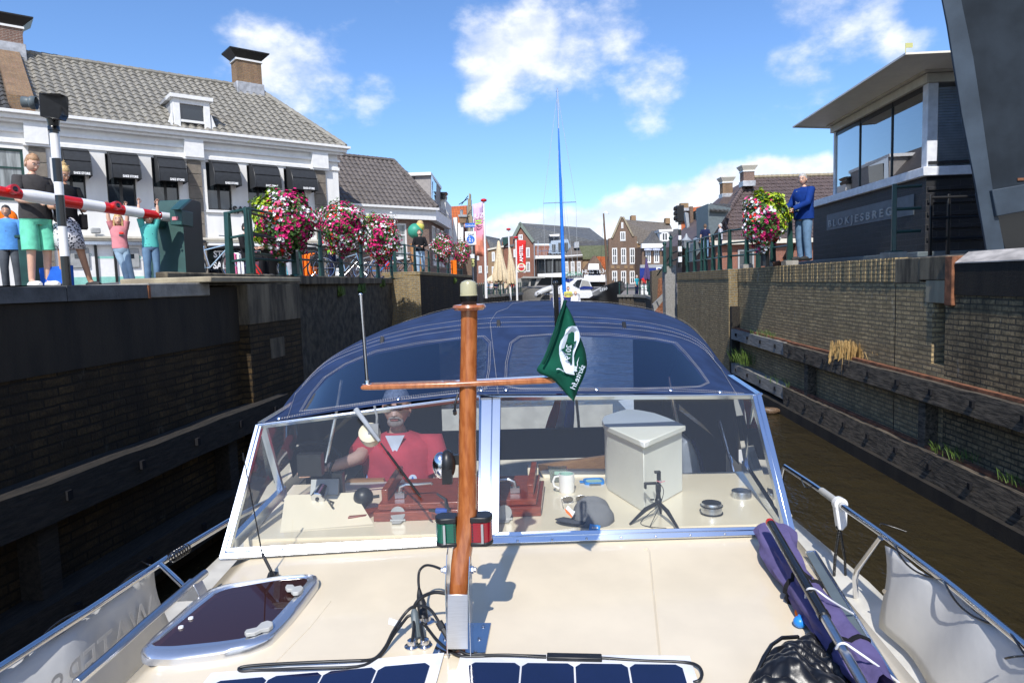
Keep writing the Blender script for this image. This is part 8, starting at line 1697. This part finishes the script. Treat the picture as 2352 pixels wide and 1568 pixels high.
# harbour people
GH='people on the harbour quays'
for (u,v,Y,h,f,lb,hr,tp,bt) in ((1463,678,60,1.78,40,'man in teal polo shirt on the right harbour quay','hair_grey',('teal_cloth','short'),('navy_cloth','long')),
    (1511,668,55,1.78,-60,'grey-haired man in light blue shirt and pale jeans by the ice cream stand','hair_grey',('sky_cloth','long'),('pale_jeans','long')),
    (1480,672,66,1.7,0,'person in red behind the ice cream cone','hair_brown',('red_cloth','short'),('jeans','long')),
    (1385,664,110,1.75,0,'man in black in front of the small gable house','hair_grey',('black_cloth','short'),('navy_cloth','long')),
    (1361,664,110,1.7,0,'woman in pale top left of the man in black across the harbour','hair_blond',('white_cloth','short'),('pink_cloth','long'))):
    person(lb,feet(u,v,Y),h,f,{},hair=hr,top=tp,bottom=bt,lod=0,group=GH)
SIT=dict(pel=(0,0,.50),wai=(0,.02,.66),che=(0,.03,.90),nek=(0,.02,1.05),hed=(0,0,1.12),shR=(-.17,.03,.99),shL=(.17,.03,.99),elR=(-.22,-.02,.74),elL=(.22,-.02,.74),wrR=(-.12,-.25,.72),wrL=(.12,-.25,.72),hpR=(-.09,0,.48),hpL=(.09,0,.48),knR=(-.12,-.42,.50),knL=(.12,-.42,.50),anR=(-.12,-.40,.09),anL=(.12,-.40,.09),toR=(-.12,-.52,.04),toL=(.12,-.52,.04))
GT='guests sitting on the left terrace'
for i,(u,Y,f,hr,tp,lb) in enumerate(((1122,62,60,'hair_grey',('sky_cloth','short'),'terrace guest in pale blue behind the railing, leftmost'),(1130,65,-40,'hair_grey',('white_cloth','short'),'terrace guest in white behind the railing, second from the left'),(1140,62,20,'hair_sand',('navy_cloth','short'),'terrace guest in navy shirt below the big closed parasol'),(1150,66,160,'hair_brown',('grey_cloth','short'),'terrace guest with grey shirt seen from behind'),(1161,64,-20,'hair_blond',('beige_cloth','short'),'terrace guest in beige between the two parasols'),(1176,65,30,'hair_dark',('red_cloth','short'),'terrace guest in red beside the beer banner pole'))):
    p=at(u,670,Y); person(lb,V((p.x,Y,1.66)),1.75,f,dict(SIT),hair=hr,top=tp,bottom=('slate_cloth','long'),lod=0,group=GT)
    c=thing('terrace_chair',(p.x,Y,1.66),['pale terrace chair under the leftmost guest','pale terrace chair under the guest in white','pale terrace chair below the big parasol','pale terrace chair under the guest seen from behind','pale terrace chair under the guest in beige','pale terrace chair under the guest in red'][i],'chair','chairs on the left terrace'); r3=Matrix.Rotation(R_(f),3,'Z'); q=V((p.x,Y,1.66))
    m2=MB('cream_paint'); m2.box(q+V((0,0,.43)),(.46,.46,.05),r3); m2.build('seat',c); m2=MB('cream_paint'); m2.box(q+r3@V((0,.22,.66)),(.46,.04,.45),r3); m2.build('backrest',c)
    for sx in(-1,1):
        for sy in(-1,1): m2=MB('cream_paint'); m2.box(q+r3@V((.2*sx,.2*sy,.2)),(.04,.04,.4),r3); m2.build('leg',c)
# ---------------- ice cream cone statue, boards
p=at(1499,672,56); T=thing('ice_cream_statue',p,'giant ice cream cone statue with mint and brown scoops on the right quay','statue'); m2=MB('ply_wood'); m2.lathe([(.08,0),(.14,.2),(.28,1.1)],p,n=12); m2.build('cone',T)
for dz_,dx,mt in((1.25,-.05,'hair_brown'),(1.5,.02,'turq_cloth'),(1.3,-.3,'red_cloth')): m2=MB(mt); m2.ball(p+V((dx,0,dz_)),.26 if dx>-.2 else .18,12,8); m2.build('scoop',T)
for u,lb,s_ in((1478,'white banner board reading AL on the right quay railing','AL'),(1488,'white banner board reading DI on the right quay railing','DI')):
    p=at(u,670,59); m2=MB('sign_white'); m2.box(p+V((0,0,.15)),(.38,.03,.85)); o=m2.build('banner_board',None,lb,'sign','white boards on the right quay railing',smooth=0); text(s_,.3,p+V((0,-.03,.3)),(1,0,0),(0,0,1),'bank_green','lettering',o)
T=thing('ice_cream_figure',at(957,600,30),'green and white ice cream advertising figure behind the man in black','statue'); p=at(957,560,29.5); m2=MB('ply_wood'); m2.tube([V((p.x,29.5,ZL)),p],[.25,.3],12); m2.build('stand',T)
for (u,v,r,mt) in((954,531,.33,'turq_cloth'),(964,521,.2,'yellow_cloth'),(965,514,.15,'hair_blond')): m2=MB(mt if mt!='turq_cloth' else 'bank_green'); m2.ball(at(u,v,29.5),r,14,10); m2.build('scoop',T)
# ---------------- parasols, terrace tent
def parasol(u0,v0,u1,v1,w0,Y,mat,label,grp):
    t=at(u0,v0,Y); b=at(u1,v1,Y); b=V((b.x,Y,min(b.z,t.z-2.6))); k=Y/1568; T=thing('parasol',(b.x,Y,1.66),label,'parasol',grp); n=24; rr=[]
    hgt=t.z-at(u1,v1,Y).z
    for s,r in((0,.05),(.04,.18),(.3,.42),(.6,.68),(.85,.95),(1.0,.90),(1.03,.55)): rr.append([V((lerp(t.x,b.x,s)+math.cos(i/n*6.283)*r*w0*k*.5*(1+(.22*s if i%2 else -.12*s)),Y+math.sin(i/n*6.283)*r*w0*k*.5*(1+(.22*s if i%2 else -.12*s)),t.z-hgt*s+(.09*s*math.sin(i*2.3)))) for i in range(n)])
    m2=MB(mat); m2.grid(rr,close=True); m2.build('canopy',T,smooth=50); m2=MB('dark_green'); m2.tube([V((b.x,Y,1.66)),V((t.x,Y,t.z+.08))],.045,8); m2.build('pole',T); return T
GP='closed parasols on the left terrace'
parasol(1145,552,1149,644,33,56,'beige_cloth','large closed cream parasol, nearest to the tall flagpole',GP)
parasol(1170,566,1177,650,24,60,'beige_cloth','slimmer closed cream parasol behind the plain flagpole',GP)
parasol(1484,592,1487,640,14,56,'purple_cloth','closed dark purple parasol in front of the blue awning',None)
T=thing('market_tent',at(1127,650,70),'low cream tent roof behind the large closed parasol','tent'); m2=MB('beige_cloth'); m2.add([at(1112,645,66),at(1146,645,66),at(1146,645,72),at(1112,645,72),at(1140,624,69)],[(0,1,4),(1,2,4),(2,3,4),(3,0,4)]); m2.build('roof',T,solid=.03); m2=MB('alu'); [m2.tube([at(u,645,66),V((at(u,645,66).x,66,1.66))],.04,5) for u in(1113,1145)]; m2.build('leg',T)
# ---------------- boats in the harbour
def hull(T,pts,mat,nm='hull',W_=None):
    """pts: list of sections (centre point, half width vector, keel z, sheer z)"""
    rr=[]
    for c,hw,zk,zs in pts: rr.append([V((c[0],c[1],0))+hw*s+V((0,0,z)) for s,z in((-1.,zs),(-.96,zs*.55+zk*.45),(-.7,zk),(.7,zk),(.96,zs*.55+zk*.45),(1.,zs))])
    m2=MB(mat); m2.grid(rr); m2.add(rr[0],[(0,1,2,3,4,5)]); m2.add(rr[-1],[(5,4,3,2,1,0)]); m2.grid([[r[0],r[5]] for r in rr]); return m2.build(nm,T,smooth=40)
def shipline(u0,u1,Y0,Y1,n,beam,zk,zs0,zs1,bow=True):
    a,b_=V((at(u0,680,Y0).x,Y0,0)),V((at(u1,680,Y1).x,Y1,0)); d=(b_-a).normalized(); s=V((d.y,-d.x,0)); out=[]
    for i in range(n+1):
        t=i/n; w2=beam/2*(min(1,.85+t*.5) if t<.5 else max(.04,1-((t-.5)/.5)**2.2)); out.append((a.lerp(b_,t),s*w2,zk,lerp(zs0,zs1,t**2)))
    return out
def ppoly(T,pts,Y,dep,mat,nm,**k): m2=MB(mat); m2.prism([at(u,v,Y) for u,v in pts],(0,dep,0)); return m2.build(nm,T,**k)
pm('boat_grey',(.20,.19,.175),.4); pm('boat_white',(.72,.73,.75),.25,coat=.4); pm('boat_black',(.012,.012,.014),.3,coat=.5); pm('canvas_grey',(.30,.29,.27),.8)
c4=lambda *p:[C4(x,y) for x,y in p]
T=thing('grey_cruiser',(at(1215,680,100).x,100,0),'grey motor cruiser with grey canopy moored left of the white one','boat')
hull(T,shipline(1186,1262,100,94,8,3.2,-.2,2.0,2.2),'boat_grey'); ppoly(T,c4((822,1010),(835,925),(1050,920),(985,1005)),99,1.8,'canvas_grey','cabin'); ppoly(T,c4((880,907),(1080,912),(1075,922),(860,925)),98.5,2.8,'canvas_grey','bimini'); ppoly(T,c4((865,1000),(872,940),(935,935),(925,995)),98.9,.1,'dark_pane','side_pane'); ppoly(T,c4((945,995),(950,935),(1000,930),(980,990)),98.9,.1,'dark_pane','side_pane')
m2=MB('black_plastic'); m2.ball(at(*C4(934,1030),96),.55,10,8); m2.tube([at(*C4(934,1035),96),at(*C4(937,1090),96)],[.5,.45],8); m2.build('fender',T)
m2=MB('steel'); m2.tube([at(*C4(985,1020),95),at(*C4(1005,1080),95)],.05,6); m2.tube([at(*C4(830,1008),96),at(*C4(1060,1008),94)],.04,5); m2.build('bow_rail',T)
T=thing('inflatable_dinghy',(at(1248,680,92).x,92,.5),'pale grey inflatable dinghy hanging between the two cruisers','dinghy')
for dy in(0,1.1): m2=MB('boat_white' if 0 else 'pale_rubber') if 'pale_rubber' in M else None; pm('pale_rubber',(.5,.5,.5),.5) if 'pale_rubber' not in M else None; m2=MB('pale_rubber'); m2.tube([at(*C4(985,1085),92+dy),at(*C4(1000,1075),92+dy),at(*C4(1060,1040),92+dy),at(*C4(1140,1010),92+dy)],[.15,.42,.42,.38],12); m2.build('tube',T,smooth=60)
m2=MB('gloss_black'); m2.box(at(*C4(1020,1075),91.8),(.5,.4,.6)); m2.build('outboard',T)
T=thing('white_cruiser',(at(1325,680,98).x,98,0),'white sports cruiser with blue canopy in the middle of the harbour','boat')
ppoly(T,c4((1262,1062),(1500,1040),(1532,1030),(1505,1080),(1470,1102),(1290,1102)),95.5,2.4,'boat_white','hull'); ppoly(T,c4((1100,1060),(1180,1020),(1265,960),(1345,925),(1420,925),(1470,945),(1500,1010),(1525,1060),(1520,1085),(1280,1085)),96,2.2,'boat_white','superstructure',bevel=.1)
ppoly(T,c4((1325,985),(1365,940),(1405,935),(1380,1015),(1350,1000)),95.9,.1,'dark_pane','side_pane'); ppoly(T,c4((1395,1000),(1410,940),(1465,950),(1485,1000)),95.9,.1,'canvas_grey','canopy'); ppoly(T,c4((1385,1010),(1420,995),(1495,1000),(1510,1020),(1390,1025)),95.8,.3,'awn_blue','blue_cover'); ppoly(T,c4((1250,950),(1280,928),(1335,930),(1290,960)),95.9,.1,'awn_blue','blue_cover')
T=thing('black_barge',(at(1415,690,92).x,92,0),'old black sailing barge seen from the bow with tall brown mast','boat')
cB=at(1415,688,90).x; sec=[]
for t,hw,zs in((0,.12,2.7),(.08,.9,2.4),(.25,1.5,1.9),(.6,1.8,1.6),(1,1.8,1.5)): sec.append((V((cB+ .3-t*2.0,88+t*14,0)),V((hw,0,0)),-.2,zs*.95))
hull(T,sec,'boat_black'); m2=MB('gloss_white'); m2.tube([at(*C4(1500,1050),90),at(*C4(1575,1010),89.5)],.05,5); m2.build('rubbing_strake',T)
m2=MB('hair_brown'); p0=at(*C4(1640,1000),93); m2.tube([p0,at(*C4(1600,345),93)],[.20,.10],8); m2.build('mast',T); ppoly(T,c4((1665,995),(1690,935),(1725,990)),89.5,.8,'hair_brown','furled_sail',bevel=.1)
m2=MB('black_plastic'); [m2.tube([at(*C4(1600,400),93),at(*C4(x,1000),93)],.02,4) for x in(1560,1680)]; m2.build('stay',T); m2=MB('sign_white'); m2.add([at(*C4(1598,330),93),at(*C4(1625,325),93),at(*C4(1655,352),93),at(*C4(1610,335),93)],[(0,1,2,3)]); m2.build('pennant',T,solid=.02)
p0=at(*C4(1600,1035),88.3); text('LE50',.5,p0,(1,0,.25),(0,0,1),'sign_white','lettering',T)
for x,y,l in((1745,1075,'x'),):
    m2=MB('timber_black'); [m2.tube([V((at(1424+k*2,690,93).x,93,-.3)),V((at(1424+k*2,690,93).x,93,1.9))],.15,7) for k in range(1)]; m2.build('mooring_pile',None,'dark mooring pile beside the black barge','post')
# sailing boat ahead with blue wrapped mast and its crew
T=thing('sailing_boat',(at(1292,700,40).x,40,0),'sailing boat ahead in the canal with tall mast partly wrapped in bright blue','boat')
pm('mast_blue',(.01,.16,.62),.5); m2=MB('alu'); mx=lambda v:at(lerp(1280,1294,(v-207)/483),v,40); m2.tube([mx(700),mx(207)],.05,10); m2.build('mast',T)
m2=MB('mast_blue'); m2.tube([at(lerp(1283,1296.5,(v-295)/395),v,39.9) for v in(690,600,520,466,400,330,295)],[.12,.115,.10,.085,.07,.045,.02],10); m2.build('mast_wrap',T,smooth=60)
m2=MB('alu'); a,b_=at(1248,467,40),at(1323,464,40); m2.tube([a,b_],.025,6); m2.build('spreader',T)
m2=MB('zinc'); 
for e in(a,b_): m2.tube([mx(215),e],.012,4); m2.tube([e,e+V((0,0,-4.2))],.012,4); 
m2.tube([mx(330),at(1265,690,39)],.010,4); m2.tube([mx(330),at(1325,690,39)],.010,4); m2.tube([mx(330),at(1312,690,41)],.010,4); m2.build('shroud',T)
m2=MB('zinc'); m2.tube([mx(207),mx(207)+V((0,0,.12))],.02,5); m2.tube([mx(212)+V((-.1,0,.05)),mx(212)+V((.1,0,.05))],.012,4); m2.build('masthead',T)
hull(T,[(V((mx(700).x-.1,33+t*9,0)),V((w2,0,0)),-.2,1.15) for t,w2 in((0,1.15),(.3,1.3),(.7,1.1),(1,.1))],'boat_white'); m2=MB('steel'); [m2.tube([at(u,690,34),at(u,676,34)],.02,5) for u in(1250,1330)]; m2.tube([at(1250,676,34),at(1330,676,34)],.02,5); m2.build('pushpit',T)
m2=MB('awn_blue'); m2.prism([at(1262,700,36),at(1335,700,36),at(1330,684,36),at(1270,684,36)],(0,1.2,0)); m2.build('spray_hood',T)
s_=dict(SIT)
p=at(1305,668,37.5); person('crew member in yellow shirt bending forward on the sailing boat ahead',V((p.x,37.5,at(1305,664,37.5).z-1.15)),1.75,0,s_,hair='hair_brown',top=('yellow_cloth','short'),lod=0)
p=at(1322,680,35.5); person('crew member with sunglasses and life jacket in the cockpit of the sailing boat',V((p.x,35.5,at(1321,675,35.5).z-1.15)),1.75,0,s_,hair='hair_blond',top=('white_cloth','long'),lod=0)
# ---------------- bicycles and shop goods behind the left railing
def bicycle(P,rz,col,label,bag=None,grp='bicycles parked behind the left railing'):
    T=thing('bicycle',P,label,'bicycle',grp); r3=Matrix.Rotation(rz,3,'Z'); w_=lambda x,z,y=0:V(P)+r3@V((x,y,z))
    for x in(-.52,.52):
        m2=MB('black_plastic'); m2.tube([w_(x+math.cos(i/24*6.283)*.34,.35+math.sin(i/24*6.283)*.34) for i in range(25)],.02,6); o=m2.build('wheel',T,smooth=60)
        m2=MB('steel'); m2.tube([w_(x+math.cos(i/24*6.283)*.315,.35+math.sin(i/24*6.283)*.315) for i in range(25)],.010,5); [m2.tube([w_(x,.35),w_(x+math.cos(i*.785)*.31,.35+math.sin(i*.785)*.31)],.003,3) for i in range(8)]; m2.build('rim',o)
    m2=MB(col); [m2.tube([w_(*a),w_(*b_)],.018,6) for a,b_ in(((-.52,.35),(-.2,.85)),((-.52,.35),(-.1,.32)),((-.1,.32),(-.25,.92)),((-.1,.32),(.36,.80)),((-.22,.75),(.36,.88)),((.35,.95),(.52,.35)))]; m2.build('frame',T)
    m2=MB('black_plastic'); m2.ball(w_(-.26,.96),(.13,.08,.04),8,5,rot=r3); m2.build('saddle',T); m2=MB('steel'); m2.tube([w_(.36,.9),w_(.34,1.05)],.012,5); m2.tube([w_(.25,1.08,-.28),w_(.36,1.07,-.2),w_(.36,1.07,.2),w_(.25,1.08,.28)],.012,6); m2.build('handlebar',T)
    if bag:
        for s in(-1,1): m2=MB(bag); m2.box(w_(-.55,.60,.14*s),(.36,.13,.34),r3); m2.build('pannier',T,bevel=.03)
        m2=MB('black_plastic'); m2.box(w_(-.52,.80),(.4,.14,.03),r3); m2.build('rack',T)
for u,Y,rz,col,bag,lb in((705,21,.2,'gloss_black','black_plastic','black touring bicycle with big dark panniers behind the railing'),(770,22,.5,'gloss_black','black_plastic','black bicycle standing behind the second flower basket'),(800,24,-.3,'alu','slate_cloth','silver bicycle with blue-grey bag behind the railing'),(845,25,.9,'zinc',None,'grey bicycle under the third flower basket'),(880,26,.2,'clip_blue',None,'blue bicycle at the railing corner under the third basket'),(925,28,.4,'gloss_black','red_cloth','bicycle with red panniers beside the man in black'),(493,17,.1,'alu',None,'bicycle with pale wheel beside the barrier housing')):
    p=at(u,640,Y); bicycle(V((p.x,Y,ZL)),rz,col,lb,bag)
GB2='clothes racks of the shop'
def rack(u,Y,cols,label):
    p=at(u,640,Y); T=thing('clothes_rack',(p.x,Y,ZL),label,'clothes rack',GB2); m2=MB('steel'); n=len(cols); m2.tube([V((p.x-.14*n/2-.1,Y,ZL)),V((p.x-.14*n/2-.1,Y,ZL+1.15)),V((p.x+.14*n/2+.1,Y,ZL+1.15)),V((p.x+.14*n/2+.1,Y,ZL))],.018,6); m2.build('frame',T)
    for i,c in enumerate(cols): m2=MB(c); x=p.x+(i-(n-1)/2)*.14; m2.prism([V((x-.05,Y-.22,ZL+1.02)),V((x-.05,Y,ZL+1.12)),V((x-.05,Y+.22,ZL+1.02)),V((x-.05,Y+.2,ZL+.25)),V((x-.05,Y-.2,ZL+.25))],(.09,0,0)); m2.build('garment',T,smooth=0)
rack(560,25,['pink_cloth','pink_cloth','petal_pink','white_cloth','white_cloth','navy_cloth','petal_pink','pink_cloth'],'rack of pink and white clothes behind the railing end')
rack(695,27,['teal_cloth','clip_blue','teal_cloth','orange_plastic','orange_plastic','orange_plastic','orange_plastic','orange_plastic'],'rack of turquoise and orange clothes under the biggest flower basket')
p=at(602,632,15); m2=MB('red_cloth'); m2.ball(p+V((-.12,0,.12)),(.08,.07,.20),14,10,rot=Matrix.Rotation(-.6,3,'Y')); m2.use('grey_cloth'); m2.tube([p+V((-.12,-.12,.25)),p+V((.05,-.15,.0)),p+V((.14,-.1,-.1))],.015,6); m2.build('backpack',None,'red backpack leaning behind the railing end section','backpack')
T,hp,w_=person('cyclist in bright lime jacket behind the second flower basket',feet(765,640,23),1.75,80,{},hair='hair_brown',top=('lime_cloth','coat'),bottom=('navy_cloth','long'),lod=0)
T,hp,w_=person('person crouching in dark clothes near the red backpack',V((at(572,640,15.6).x,15.6,ZL)),1.7,80,dict(SIT),hair='hair_dark',top=('black_cloth','coat'),bottom=('black_cloth','long'),lod=0)
m2=MB('orange_plastic'); q=at(1043,622,36); m2.box((q.x,36,ZL+.55),(.3,.3,.9)); m2.build('orange_bin',None,'orange bin between the two small flower baskets','bin',bevel=.02)
